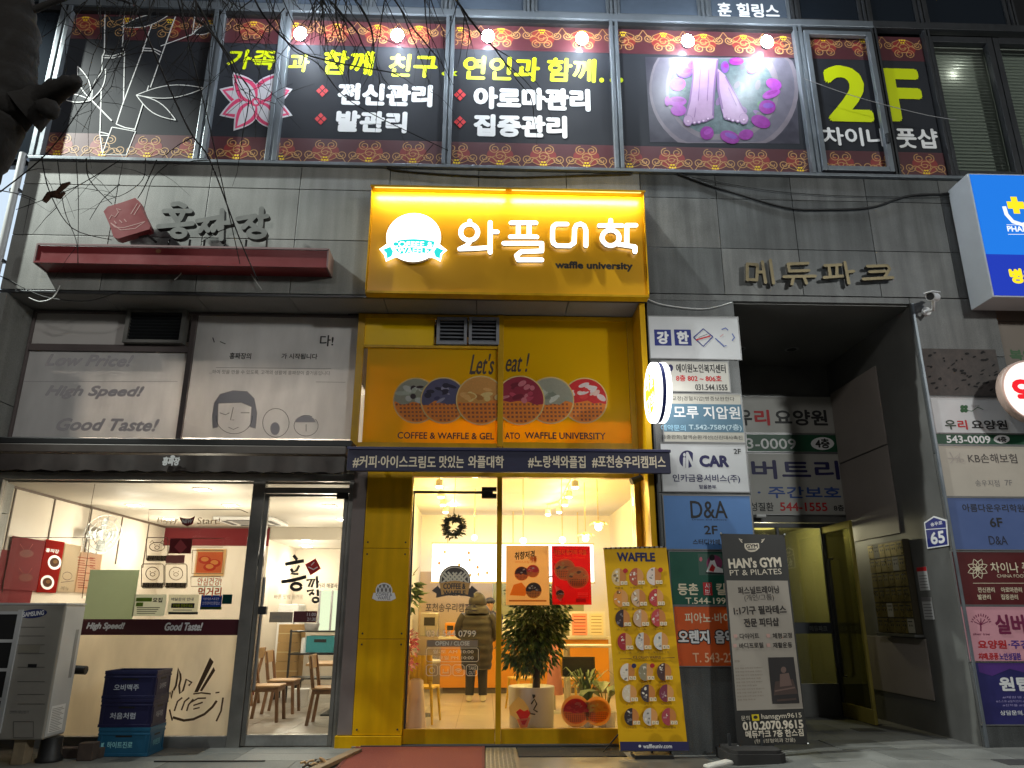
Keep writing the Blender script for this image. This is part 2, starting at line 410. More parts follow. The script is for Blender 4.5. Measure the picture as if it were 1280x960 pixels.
mb = slabs_toned(dc, [SOF+.09, 6.0, 6.735, WB-.05], 0, .04, (DARK, D2, D3), gap=.007)
mb.box(XD+.003, XJ, .002, .04, SOF, SOF+.083, DARK)
# pier left of the entrance, pillar right of it
mb2 = slabs_toned([XD, XE], [0, .9, 1.85, 2.8, 3.75, 4.5, SOF], 0, .04, (DARK, D2, D3), gap=.006); mb.v, mb.f
def merge(a, b):
    k = len(a.v); a.v += b.v
    for f, mi, sm in zip(b.f, b.m, b.sm): a.f.append([k+i for i in f]); a.m.append(a._mi(b.mats[mi])); a.sm.append(sm)
merge(mb, mb2); merge(mb, slabs_toned([XJ, XP], [.05, 1.7, 3.3, 4.55, SOF+.083], 0, .04, (DARK, D2, D3), gap=.006))
mb.build('dark_cladding', bd, bevel=.003)
mb = MB()                                # carcass behind the slabs
mb.box(XL, 8.3, .035, .5, SOF+.01, WB-.05, JOINT)
mb.box(XD, XE-.01, .035, .62, 0, SOF, JOINT); mb.box(XJ+.06, XP-.01, .035, 3.4, -.05, SOF, JOINT)
mb.build('wall_core', bd)
mb = MB()                                # underside slabs over the recessed shops
xs = [XL+.05] + [-4.84+1.17*k for k in range(6)] + [XD]
SOFM = mat('soffit_granite', (.20, .195, .185), rough=.6, var=.12, scale=1.8, speck=.12)
for a, b in zip(xs, xs[1:]): mb.box(a+.004, b-.004, .045, RC+.12, SOF-.03, SOF, SOFM)
mb.box(XL, XD, 0, .044, SOF-.035, SOF-.006, ALUD)
mb.build('soffit', bd, bevel=.003)
mb = MB()                                # stone cheek at the left end of the recess
for a, b in zip([0, 1.3, 2.6, 3.9], [1.3, 2.6, 3.9, SOF-.04]): mb.box(XL, XL+.10, .0, RC+.3, a+.004, b-.004, GRAN)
mb.build('reveal', bd, bevel=.004)
mb = MB(); mb.box(XL-.02, 8.3, -.06, .06, WB-.05, WB-.005, ALU); mb.build('window_sill', bd, bevel=.004)
# window band: mullions, transom, panes
def xat(px, y=100): return P(px, y, -.02).x
MUL = [xat(66), xat(264), xat(350), xat(561), xat(769.5), xat(1004), xat(1101), xat(1168)]
def frame_member(x, w, z0, z1, m=ALU):
    mb = MB(); mb.box(x-w/2, x-w*.12, -.06, .05, z0, z1, m); mb.box(x+w*.12, x+w/2, -.06, .05, z0, z1, m); mb.box(x-w*.12, x+w*.12, -.035, .05, z0, z1, m)
    return mb.build('mullion', bd, bevel=.003)
for i, x in enumerate(MUL): frame_member(x, .15 if i in (0, 1, 2) else .12 if i < 6 else .08, WB, WTOP+.02, ALU if i < 6 else ALUD)
mb = MB(); mb.box(XL-.3, MUL[6], -.07, .05, WTOP+.02, WTOP+.13, ALU); mb.box(XL-.3, MUL[6], -.04, .05, WTOP-.05, WTOP+.018, BLACK); mb.box(MUL[6]+.002, 9, -.07, .05, WTOP+.02, WTOP+.13, ALUD); mb.build('transom', bd, bevel=.004)
zt = WTOP+.13
TOPX = [xat(4, 8), xat(89, 8), xat(275, 8), xat(362, 8), xat(461, 8), xat(560, 8), xat(663, 8), xat(766, 8), xat(880, 8), xat(991, 8), xat(1080, 8), xat(1150, 8), xat(1262, 8)]
for i, x in enumerate(TOPX): frame_member(x, .10 if i < 10 else .08, zt, zt+1.6, ALU if i < 9 else ALUD)
for a, b in zip(TOPX, TOPX[1:]):
    w = MB(); w.box(a+.06, b-.06, .0, .03, zt+.05, zt+1.6, BGLASS if b < MUL[5] else DGLASS)
    o = w.build('upper_window', bd); fr = MB(); m = ALU if b < MUL[5] else ALUD
    fr.box(a+.055, b-.055, -.03, .028, zt+.004, zt+.05, m); fr.box(a+.055, a+.1, -.03, -.002, zt+.052, zt+1.6, m); fr.box(b-.1, b-.055, -.03, -.002, zt+.052, zt+1.6, m)
    fr.build('frame', o, bevel=.003)
# the opening sash that carries the floor number
sx0, sx1 = xat(1012), xat(1094)
mb = MB()
for (a, b, c, d) in ((sx0-.02, sx0+.05, WB+.02, WTOP-.08), (sx1-.05, sx1+.02, WB+.02, WTOP-.08), (sx0+.052, sx1-.052, WB+.02, WB+.09), (sx0+.052, sx1-.052, WTOP-.15, WTOP-.08)): mb.box(a, b, -.09, -.02, c, d, ALU)
o = mb.build('window_sash', bd, bevel=.004); mb = MB(); mb.box(sx1-.035, sx1-.005, -.125, -.092, WB+.45, WB+.6, ALUD); mb.build('handle', o)
# windows with blinds at the right
BL = mat('blind', (.45, .47, .44), rough=.6); 
for (a, b) in ((1178, 1247), (1262, 1340)):
    xa, xb = xat(a, 120), xat(b, 120); za, zb = P(1215, 216, 0).z, P(1200, 56, 0).z
    w = MB(); w.box(xa, xb, .03, .038, za, zb, glassy('blind_glass', (.9, .93, .9), .06)); o = w.build('blind_window', bd)
    fr = MB()
    for (p, q, r_, s_) in ((xa-.08, xa, za-.08, zb+.1), (xb, xb+.08, za-.08, zb+.1), (xa+.001, xb-.001, za-.08, za), (xa+.001, xb-.001, zb, zb+.1)): fr.box(p, q, -.05, .06, r_, s_, ALUD)
    fr.build('frame', o, bevel=.004)
    sl = MB(); k = int((zb-za)/.055)
    for i in range(k):
        z = za+.03+i*(zb-za-.03)/k; sl.obox(((xa+xb)/2, .10, z), ((xb-xa)/2-.01, 0, 0), (0, .020, .012), (0, -.0006, .001), BL)
    sl.build('blind', o)
mb = MB(); mb.box(MUL[7]+.05, 9, .25, .3, WB-.05, WTOP, mat('room_beyond', (.30, .31, .29), rough=.8)); mb.build('back_panel', bd)
mb = MB(); mb.box(XL-.3, MUL[7]+.04, .12, .3, WB-.05, WTOP+2, BLACK); mb.box(MUL[7]+.04, 9, .32, .4, WTOP, WTOP+2, BLACK); mb.build('wall_core', bd)
mb = MB(); mb.box(XL-.55, XL-.02, .02, .3, WB+.0, WTOP+1.8, DGLASS); mb.build('side_glass', bd)
# a light behind the blinds: the room is lit
lamp('room_light', 'POINT', (xat(1215, 120), .19, WTOP-.5), 1.5, (1, 1, .92), .05)
# ================================================================== first-floor window sign (film behind the glass)
SGN = mat('sign_charcoal', (.028, .030, .036), rough=.6, var=.08, scale=1.2, spec=.15)
BORD = mat('border_maroon', (.085, .022, .028), rough=.4, coat=1)
BRED = mat('border_red', (.24, .026, .024), rough=.45, coat=1)
SYEL = mat('sign_yellow', (.62, .72, .0), rough=.5)
fy = .03
sg = thing('window_sign', 'long charcoal massage sign with yellow and white lettering behind the first-floor windows', 'sign', (0, fy, WB))
ends = [MUL[0]+.08, MUL[7]-.04]
mb = MB()
for a, b in zip(MUL, MUL[1:]): mb.box(a+.06, b-.045, fy, fy+.02, WB+.0, WTOP-.05, SGN)
mb.build('film_panel', sg)
def zpx(px, z, y):   # photo row of a height z at column px on plane y
    lo, hi = -200, 960
    for _ in range(40):
        m = (lo+hi)/2
        if P(px, m, y).z > z: lo = m
        else: hi = m
    return (lo+hi)/2
fb = Face((0, fy, 0)); fb.lay = 2
def band_row(z0, z1, flip):
    for a, b in zip(MUL, MUL[1:]):
        h = V((0, -.0014, 0)); xa, xb = a+.06, b-.045
        fb.mb.add([V((xa, fy, z0))+h, V((xb, fy, z0))+h, V((xb, fy, z1))+h, V((xa, fy, z1))+h], [(0, 1, 2, 3)], BORD)
    pitch = .585; H = z1-z0; cx = ends[0]+.15; i = 0
    def inside(x): return any(a+.07 < x < b-.055 for a, b in zip(MUL, MUL[1:]))
    def L(pts, w, m, lay):
        seg = []
        for p in pts + [None]:
            if p is not None and inside(p[0]) and z0+.01 < p[1] < z1-.004: seg.append(p)
            else:
                if len(seg) > 1:
                    h = -.0016-.0004*lay; vs = []
                    for k, q in enumerate(seg):
                        t = V(seg[min(k+1, len(seg)-1)])-V(seg[max(k-1, 0)]); t = t.normalized() if t.length else V((1, 0)); nx, nz = -t.y*w/2, t.x*w/2
                        vs += [(q[0]-nx, fy+h, q[1]-nz), (q[0]+nx, fy+h, q[1]+nz)]
                    fb.mb.add(vs, [(2*k, 2*k+1, 2*k+3, 2*k+2) for k in range(len(seg)-1)], m)
                seg = []
    def blob(x, z, rx, rz, m, lay):
        if not (inside(x-rx) and inside(x+rx)): return
        fb.mb.add([(x+rx*math.cos(2*math.pi*k/14), fy-.0016-.0004*lay, max(z0+.012, min(z1-.006, z+rz*math.sin(2*math.pi*k/14)))) for k in range(14)], [tuple(range(14))], m)
    while cx < ends[1]+.3:
        top = z1-.02
        zc = z0+H*.52; s = 1 if not flip else -1
        blob(cx, zc+s*H*.10, .15, H*.30, BRED, 0); blob(cx-.09, zc-s*H*.02, .09, H*.22, BRED, 1); blob(cx+.09, zc-s*H*.02, .09, H*.22, BRED, 2)
        for (dx, dz, rr, a0, sg_) in ((-.075, -.24, .075, 90, 1), (.075, -.24, .075, 90, -1), (-.215, .12, .075, 0, -1), (.215, .12, .075, 180, 1), (0, .02, .10, 200, 1)):
            pts = []
            for k in range(27):
                t = k/26; a = R(a0+sg_*t*560); r_ = rr*(1-.75*t); pts.append((cx+dx+r_*math.cos(a), zc+s*dz*H+r_*math.sin(a)*.95))
            L(pts, .011, GOLD, 4)
        for sd in (-1, 1):
            L([(cx+sd*(.02+.27*t), zc+s*H*(.36-.30*math.sin(math.pi*t*1.1))) for t in [k/12 for k in range(13)]], .010, GOLD, 5)
            L([(cx+sd*.16*math.sin(math.pi*t), zc+s*H*(-.02+.40*t)) for t in [k/12 for k in range(13)]], .009, GOLD, 6)
        for r_, cnt in ((0, 3), (1, 2)):
            for k in range(cnt): blob(cx+(k-(cnt-1)/2)*.035, zc+s*(.33-.10*r_)*H, .014, .014, mat('border_yellow', (.85, .60, .02)), 7)
        cx += pitch; i += 1
zb0 = WB+.0; zb1 = P(600, 178, fy).z; zt0 = P(600, 62, fy).z; zt1 = WTOP-.05
band_row(zb0, zb1, True); fb.build('ornamental_border', sg); fb.mb = MB(); band_row(zt0, zt1, False)
fb.build('ornamental_border', sg)
f = Face((0, fy, 0)); f.lay = 6
hw = (f,)
# headline, brush-like heavy yellow letters
for t, x0, x1, y0, y1 in (('가족', 284, 345, 62, 87), ('과', 361, 387, 67, 90), ('함께', 404, 468, 63, 94), ('친구', 486, 547, 68, 97), ('&', 552, 572, 84, 95), ('연인과', 579, 675, 71, 101), ('함께', 684, 746, 73, 103)):
    f.text(t, x0, y0, x1, y1, SYEL, bold=.03, shear=.06)
for x in (752, 765, 776): f.ell(x, 100.5, 3, 3, SYEL, n=12)
for t, x0, x1, y0, y1 in (('전신관리', 422, 541, 105, 133), ('발관리', 420, 509, 139, 166), ('아로마관리', 592, 738, 110, 138), ('집중관리', 592, 709, 144, 172)):
    f.text(t, x0, y0, x1, y1, WHTP, bold=.055)
for x, y in ((403, 114), (401, 149), (575, 119), (575, 153)):
    for dx, dy in ((0, -4.2), (4.2, 0), (0, 4.2), (-4.2, 0)): f.poly([(x+dx, y+dy-3.4), (x+dx+3.4, y+dy), (x+dx, y+dy+3.4), (x+dx-3.4, y+dy)], REDP)
f.text('2', 1031, 82, 1087, 152, SYEL, bold=.045); f.text('F', 1104, 86, 1152, 152, SYEL, bold=.045)
f.text('차이나', 1028, 160, 1108, 183, WHTP, bold=.03); f.text('풋샵', 1120, 161, 1172, 186, WHTP, bold=.03)
f.build('lettering', sg)
# lotus emblem
f = Face((0, fy, 0)); f.lay = 8
PINK = mat('lotus_outline', (.70, .06, .16), rough=.5); LOT = mat('lotus_white', (.62, .60, .64), rough=.5)
cx, cy0 = 320, 128
def petal(c, ang, ln, wd):
    a = R(ang); ux, uy = math.cos(a), -math.sin(a); vx, vy = -uy, ux
    return [(c[0]+ux*ln*t+vx*wd*math.sin(math.pi*t**.8)*s, c[1]+uy*ln*t+vy*wd*math.sin(math.pi*t**.8)*s) for s, ts in ((1, [k/8 for k in range(9)]), (-1, [1-k/8 for k in range(1, 8)])) for t in ts]
for ang, ln, wd in ((20, 45, 12), (160, 45, 12), (-20, 45, 12), (200, 45, 12), (52, 44, 13), (128, 44, 13), (-52, 42, 12), (232, 42, 12)):
    p = petal((cx, cy0), ang, ln, wd); f.poly([((x-cx)*1.08+cx, (y-cy0)*1.08+cy0) for x, y in p], LOT); f.poly(p, PINK); f.poly([((x-cx)*.86+cx+math.cos(R(ang))*2, (y-cy0)*.86+cy0-math.sin(R(ang))*2) for x, y in petal((cx, cy0), ang, ln, wd*.72)], LOT)
f.ell(cx, cy0, 6, 6, PINK, n=8); f.ell(cx, cy0, 3, 3, LOT, n=8)
f.build('lotus_emblem', sg)
# bamboo drawn in white outline
f = Face((0, fy, 0)); f.lay = 12
s_ = .21875
def z(pts): return [(x*s_, y*s_) for x, y in pts]
FILL = SGN
f.poly(z([(580, 95), (700, 95), (715, 300), (705, 600), (668, 710), (640, 725), (580, 870), (585, 320)]), FILL)
f.poly(z([(870, 130), (1005, 95), (930, 300), (770, 740), (720, 885), (585, 885), (640, 725), (668, 705), (810, 290)]), FILL)
for pts in ([(600, 85), (597, 300), (585, 320), (572, 750)], [(710, 85), (700, 270), (712, 300), (706, 590)], [(590, 315), (640, 322), (712, 300)], [(590, 330), (650, 332), (710, 315)],
            [(1005, 90), (930, 300), (860, 500)], [(870, 135), (818, 285), (700, 600), (665, 710)], [(815, 275), (880, 280), (925, 300)], [(815, 290), (880, 292), (915, 315)], [(850, 490), (770, 745)],
            [(665, 710), (715, 730), (770, 740)], [(640, 727), (775, 752), (722, 887), (583, 885), (640, 727)], [(572, 755), (625, 768)], [(572, 770), (585, 870)], [(570, 752), (572, 775), (620, 775)]):
    f.line(z(pts), 1.5, WHTP)
def leaf(x0, y0, x1, y1, w):
    dx, dy = x1-x0, y1-y0; L = math.hypot(dx, dy); nx, ny = -dy/L, dx/L
    up = [(x0+dx*t+nx*w*math.sin(math.pi*t), y0+dy*t+ny*w*math.sin(math.pi*t)) for t in [k/10 for k in range(11)]]
    dn = [(x0+dx*t-nx*w*math.sin(math.pi*t), y0+dy*t-ny*w*math.sin(math.pi*t)) for t in [k/10 for k in range(11)]]
    f.poly(z(up+dn[::-1][1:-1]), FILL); f.line(z(up), 1.2, WHTP); f.line(z(dn), 1.2, WHTP)
for a in ((520, 570, 445, 380, 28), (525, 570, 605, 395, 26), (520, 575, 330, 550, 22), (780, 545, 1170, 505, 36), (780, 545, 1005, 688, 34), (697, 155, 960, 92, 30), (1105, 195, 1240, 150, 24)): leaf(*a)
f.line(z([(520, 570), (640, 692)]), 1.8, WHTP)
f.line(z([(920, 265), (1100, 200), (1115, 95)]), 1.4, WHTP); f.line(z([(1105, 195), (1160, 110)]), 1.2, WHTP)
f.build('bamboo_drawing', sg)
# picture of feet bathing among tulips
f = Face((0, fy, 0)); f.lay = 6
PB = srgb('photo_dark', 58, 56, 66, rough=.4, var=.2, scale=6); BW = srgb('photo_bowl', 96, 92, 104, rough=.4, var=.12, scale=9); BI = srgb('photo_bowl_inner', 116, 108, 116, rough=.4, var=.15, scale=5)
WA = srgb('photo_water', 84, 100, 104, rough=.4, var=.3, scale=14); SK = srgb('photo_skin', 170, 140, 172, rough=.4, var=.08, scale=8); SK2 = srgb('photo_skin_shade', 126, 96, 140, rough=.4)
TU = [srgb('photo_tulip_%s' % k, *c, rough=.4, var=.15, scale=20) for k, c in (('a', (132, 36, 136)), ('b', (112, 66, 156)), ('c', (150, 60, 160)))]; LF = srgb('photo_leaf', 88, 122, 92, rough=.4)
q = lambda x, y: (780+x*.2031, 60+y*.2031)
f.poly([q(130, 55), q(1050, 70), q(1080, 590), q(160, 580)], PB)
def clipell(cx, cy_, rx, ry, m, y0, y1): f.poly([q(cx+rx*math.cos(R(a)), min(y1, max(y0, cy_+ry*math.sin(R(a))))) for a in range(0, 360, 8)], m)
clipell(615, 250, 460, 420, BI, 60, 586); clipell(610, 245, 440, 395, BW, 62, 580); clipell(605, 250, 350, 330, BI, 64, 565); clipell(600, 265, 325, 280, WA, 66, 530)
rr = random.Random(2)
for k in range(26): f.ell(*q(600+rr.uniform(-260, 270), 300+rr.uniform(-190, 190)), rr.uniform(3, 7), rr.uniform(2, 4), rr.choice((LF, BW, WA, SK2, BI)), n=10, rot=rr.uniform(0, 180))
for (x, y, rx, ry, rt) in ((330, 225, 50, 42, 10), (325, 330, 60, 30, 0), (335, 385, 48, 36, 0), (510, 525, 42, 42, 30), (650, 550, 62, 38, -20), (750, 535, 46, 32, 10), (840, 455, 62, 38, -20), (880, 365, 52, 44, 0), (905, 285, 58, 26, 20), (920, 225, 50, 34, -20), (800, 130, 46, 26, 25), (690, 85, 46, 24, 0), (620, 120, 26, 36, 0), (370, 150, 50, 38, 0), (430, 100, 40, 30, 20), (265, 330, 16, 30, 0)):
    m = rr.choice(TU); f.ell(*q(x, y), rx*.2031, ry*.2031, m, n=16, rot=-rt); f.ell(*q(x+6, y-8), rx*.13, ry*.08, rr.choice(TU), n=12, rot=-rt)
for pts in ([(425, 70), (575, 70), (560, 200), (550, 330), (548, 430), (500, 455), (380, 455), (375, 420), (400, 330), (420, 200)], [(575, 130), (620, 170), (690, 290), (745, 400), (748, 440), (700, 455), (620, 440), (600, 380), (575, 250)]):
    cxm = sum(p[0] for p in pts)/len(pts); f.poly([q(cxm+(x-cxm)*1.06, y+4) for x, y in pts], SK2); f.poly([q(*p) for p in pts], SK)
for x, y, r_ in ((393, 450, 30), (432, 458, 15), (460, 455, 14), (487, 447, 13), (515, 435, 13), (735, 440, 30), (698, 448, 15), (668, 445, 13), (643, 436, 12), (620, 425, 12)):
    f.ell(*q(x, y), r_*.2031, r_*.24, SK2, n=12); f.ell(*q(x, y-3), r_*.18, r_*.21, SK, n=12)
for pts in ([(428, 80), (422, 200), (404, 330), (380, 420)], [(573, 80), (556, 210), (548, 330), (546, 420)], [(580, 150), (580, 250), (606, 380)], [(622, 180), (690, 300), (742, 400)]): f.line([q(*p) for p in pts], 2.2, SK2)
for x, y in ((393, 455), (432, 463), (460, 460), (487, 452), (515, 440), (735, 446), (698, 453), (668, 450), (643, 441)): f.ell(*q(x, y), 1.3, 1.1, srgb('photo_nail', 214, 190, 214, rough=.4), 8)
for pts in ([(470, 120), (455, 330)], [(520, 140), (510, 330)], [(440, 370), (432, 430)], [(640, 250), (690, 360)]): f.line([q(*p) for p in pts], .8, SK2)
f.build('foot_bath_picture', sg)
# small white name above
f = Face((0, -.004, 0)); f.text('훈 힐링스', 897, 4, 974, 22, WHTP, bold=.03)
o = f.build('window_lettering'); tag(o, 'white lettering 훈 힐링스 stuck on the dark window at the top edge', 'sign lettering')

# LED heads in front of the sign
LED = glow('led_white', (.85, .93, 1.0), 120.)
for i, (px, py) in enumerate(((376, 44), (497, 46), (610, 47), (727, 50), (859, 53), (958, 54))):
    p = P(px, py, -.17)
    nm = ('leftmost', 'second', 'third', 'fourth', 'fifth', 'last')[i]
    what = ('above the yellow word 과, left end of the row', 'above the gap before the yellow word 친구', 'above the ampersand and the yellow word 연인', 'above the second yellow word 함께', 'above the left ankle in the foot bath picture', 'above the right edge of the foot bath picture')[i]
    t = thing('floodlight', 'small glaring white LED floodlight ' + what, 'floodlight', p, 'LED floodlights along the top of the window sign')
    b = MB(); b.lathe(p+V((0, .01, 0)), [(.045, -.02), (.06, 0), (.06, .05), (.04, .07)], ALUD, 16, 'y'); b.build('housing', t)
    b = MB(); b.ball(p+V((0, -.03, 0)), .092, LED, 18, (.95, .4, 1.15)); b.build('lens', t); lamp('floodlight_halo', 'POINT', p+V((0, .130, .02)), 5, (.78, .89, 1.0), .05, parent=t)  # lens oversized for glare; light added behind it for a halo
    b = MB(); b.tube([p+V((0, .03, .03)), p+V((0, .03, .17)), p+V((0, .09, .2))], .012, ALUD, 6); b.build('bracket', t)
    lamp('floodlight_beam', 'POINT', p+V((0, -.55, -.02)), 50, (.80, .90, 1.0), .09, parent=t)
# ================================================================== waffle shop: lit fascia sign
def px_box(f, x0, y0, x1, y1):
    c = f.at((x0+x1)/2, (y0+y1)/2)
    return f.at(x0, (y0+y1)/2).x, f.at(x1, (y0+y1)/2).x, f.at((x0+x1)/2, y1).z, f.at((x0+x1)/2, y0).z
sy = -.14
f = Face((0, sy, 0))
x0, x1, z0, z1 = px_box(f, 462, 243, 806, 366)
zh = P(630, 234, sy-.16).z
ws = thing('fascia_sign', 'glowing yellow shop sign box with white lit Korean letters and round logo', 'shop sign', ((x0+x1)/2, 0, z0))
YSG = mat('sign_yellow_face', (.66, .33, .003), rough=.34, spec=.5)
mb = MB(); mb.box(x0, x1, sy, -.02, z0, z1, YSG); mb.build('face_panel', ws)
mb = MB(); mb.box(x0-.01, x1+.01, sy-.16, -.02, z1+.003, zh, YELD); mb.box(x0-.01, x1+.01, sy-.16, sy-.15, z1-.02, z1, YELD)
mb.build('hood', ws, bevel=.004)
mb = MB(); mb.box(x0-.012, x0-.002, sy-.05, -.02, z0-.01, z1, YELD); mb.box(x1+.002, x1+.012, sy-.05, -.02, z0-.01, z1, YELD); mb.box(x0-.012, x1+.012, sy-.03, -.02, z0-.04, z0-.012, YELD); mb.build('edge_trim', ws)
mb = MB(); 
LSTR = glow('led_warm_strip', (1, .80, .2), 1.6)
xm = (x0+x1)/2
for a, b in ((x0+.04, xm-.04), (xm+.04, x1-.04)): mb.box(a, b, sy-.135, sy-.11, z1-.012, z1-.001, LSTR)
mb.build('light_strip', ws)
for a, b in ((x0+.04, xm-.04), (xm+.04, x1-.04)):
    d = bpy.data.lights.new('light_strip_beam', 'AREA'); d.shape = 'RECTANGLE'; d.size = b-a; d.size_y = .03; d.energy = 22; d.color = (1, .86, .45)
    o = link(bpy.data.objects.new('light_strip_beam', d)); o.location = ((a+b)/2, sy-.12, z1-.02); o.rotation_euler = (R(28), 0, 0); attach(o, ws)
LIT = glow('lit_letter', (1, .985, .96), 3.2)
SIDE = mat('letter_side', (.75, .72, .66), rough=.4)
s_ = .28125
def zz(pts): return [(460+x*s_, 230+y*s_) for x, y in pts]
def stroke3d(face, pts, w, y_front, y_back, mb, mf, ms, k=[0]):
    """raised stroke with round ends: pts in photo pixels on the face"""
    r = w*.5*(face.o-CAM).length/F_PX*1.02; q = [face.at(*p) for p in pts]
    for i, p in enumerate(q):
        k[0] += 1; e = (k[0] % 40)*.00015; n = 14
        c = [V((p.x+r*math.cos(2*math.pi*j/n), y_front-e, p.z+r*math.sin(2*math.pi*j/n))) for j in range(n)]
        d = V((0, y_back-y_front, 0)); mb.add(c, [tuple(range(n))], mf); mb.add(c+[v+d for v in c], [(j, (j+1) % n, n+(j+1) % n, n+j) for j in range(n)], ms, True)
        if i+1 < len(q):
            t = (q[i+1]-p).normalized(); b = V((t.z, 0, -t.x))*r; e2 = V((0, -e-.00007, 0)); a = [V((v.x, y_front, v.z))+e2 for v in (p-b, p+b, q[i+1]+b, q[i+1]-b)]
            mb.add(a, [(0, 1, 2, 3)], mf); mb.add(a+[v+d for v in a], [(j, (j+1) % 4, 4+(j+1) % 4, 4+j) for j in range(4)], ms)
def arcp(cx, cy, rx, ry, a0, a1, n=20): return [(cx+rx*math.cos(R(a0+(a1-a0)*k/n)), cy-ry*math.sin(R(a0+(a1-a0)*k/n))) for k in range(n+1)]
fl = Face((0, sy-.07, 0))
GL = {
 '와': [arcp(450, 215, 38, 36, 0, 360), [(452, 166), (452, 178)], [(455, 252), (440, 275), (408, 290), (470, 288), (535, 284)], [(543, 172), (543, 305)], [(546, 214), (574, 214)]],
 '플': [[(636, 174), (746, 174)], [(668, 180), (668, 232)], [(716, 180), (716, 232)], [(633, 236), (750, 236)], [(604, 264), (772, 264), (772, 298), (680, 302), (660, 318), (668, 338), (772, 338)]],
 '대': [[(884, 179), (836, 179), (823, 190), (820, 206), (820, 248), (824, 264), (840, 275), (895, 276), (916, 262), (918, 200), (926, 184), (945, 178), (960, 186), (968, 205), (968, 275)]],
 '학': [[(1078, 162), (1078, 184)], [(1028, 186), (1128, 186)], arcp(1078, 240, 38, 34, 0, 360), [(1150, 184), (1190, 184)], [(1150, 184), (1150, 262)], [(1110, 268), (1186, 280), (1186, 302)]],
}
for g, st in GL.items():
    mb = MB()
    for p in st: stroke3d(fl, zz(p), 6.2, sy-.075, sy-.035, mb, LIT, SIDE)
    mb.build('lit_letter', ws)
# round logo: lit disc with a teal ribbon
TEAL = glow('lit_teal', (.03, .62, .58), 1.15); TEALD = glow('lit_teal_dark', (.02, .42, .45), .8)
mb = MB(); c = fl.at(*zz([(203, 238)])[0]); rr_ = 33*(c-CAM).length/F_PX
mb.lathe((c.x, sy-.078, c.z), [(rr_*1.0, .05), (rr_*1.0, 0)], SIDE, 40, 'y'); mb.add([(c.x+rr_*math.cos(2*math.pi*k/40), sy-.0785, c.z+rr_*math.sin(2*math.pi*k/40)) for k in range(40)], [tuple(range(40))], LIT)
fz = Face((0, sy-.079, 0)); fz.mb = mb; fz.lay = 2
fz.poly(zz([(50, 290), (90, 262), (110, 250), (160, 242), (203, 240), (250, 242), (300, 250), (318, 268), (352, 295), (330, 312), (322, 345), (295, 330), (260, 325), (235, 338), (203, 342), (165, 338), (140, 322), (112, 330), (80, 345), (72, 315)]), LIT)
fz.poly(zz([(108, 255), (160, 246), (203, 244), (250, 247), (297, 255), (290, 285), (250, 278), (203, 275), (160, 278), (118, 285)]), TEAL)
fz.poly(zz([(120, 290), (160, 282), (203, 280), (248, 283), (288, 290), (262, 312), (203, 305), (142, 312)]), TEAL)
fz.poly(zz([(66, 292), (100, 278), (112, 300), (105, 322), (84, 332), (82, 308)]), TEAL); fz.poly(zz([(338, 296), (305, 280), (292, 302), (300, 324), (320, 332), (322, 310)]), TEAL)
fz.text('COFFEE &', 490, 302, 541, 309, LIT); fz.text('WAFFLE', 497, 310, 536, 317, LIT)
mb.build('lit_logo', ws)
f.text('waffle university', 694, 327, 791, 339, BLKP, bold=.05); 
f.build('lettering', ws)

# ================================================================== waffle shop front
WY = .52                                     # plane of the yellow cladding
wf = thing('waffle_shopfront', 'bright yellow waffle shop front with printed panels, glass door and wide window', 'shop front', (.4, WY, 0))
f = Face((0, WY, 0))
xl, xr = P(452, 420, WY).x, 1.90
PT, PB_ = SOF-.045, P(620, 559, WY).z
YP = mat('yellow_panel', (.80, .50, .003), spec=.15, rough=.35, var=.05, scale=1.5)
def film_mat():
    m = mat('yellow_window_film', (.85, .53, .003), rough=.35, spec=.12); n = m.node_tree; b = n.nodes['Principled BSDF']; L = n.links.new
    t = n.nodes.new('ShaderNodeBsdfTranslucent'); t.inputs[0].default_value = (.75, .36, .01, 1); mx = n.nodes.new('ShaderNodeMixShader'); mx.inputs[0].default_value = .45
    out = [x for x in n.nodes if x.type == 'OUTPUT_MATERIAL'][0]; L(b.outputs[0], mx.inputs[1]); L(t.outputs[0], mx.inputs[2]); L(mx.outputs[0], out.inputs[0]); return m
YF = film_mat()
def panel(cor, m, name='panel'):
    a, b, c, d = px_box(f, *cor); mb = MB(); mb.box(a, b, WY, WY+.006, c, d, m); return mb.build(name, wf), (a, b, c, d)
pl, A1 = panel((456, 436, 622, 554), YF, 'printed_panel')
pr, A2 = panel((629, 401, 799, 554), YF, 'printed_panel')
p0, A0 = panel((456, 398, 543, 432), YP, 'blank_panel')
# frame round the panels
mb = MB()
def fr(x0, x1, z0, z1, y=WY-.03, m=YELD): mb.box(x0, x1, y, WY+.03, z0, z1, m)
fr(xl-.05, A0[0], PB_, PT); fr(A1[1], A2[0], PB_, PT, WY-.04); fr(A2[1], xr, PB_, PT)
fr(A0[0]+.001, A1[1]-.001, A1[3], A0[2], WY-.028); fr(A0[0]+.001, A1[1]-.001, A0[3], PT, WY-.026); fr(A2[0]+.001, A2[1]-.001, A2[3], PT, WY-.026); fr(A0[0]+.001, A1[1]-.001, PB_-.03, A1[2], WY-.028); fr(A2[0]+.001, A2[1]-.001, PB_-.03, A2[2], WY-.028)
mb.build('panel_frame', wf, bevel=.003)
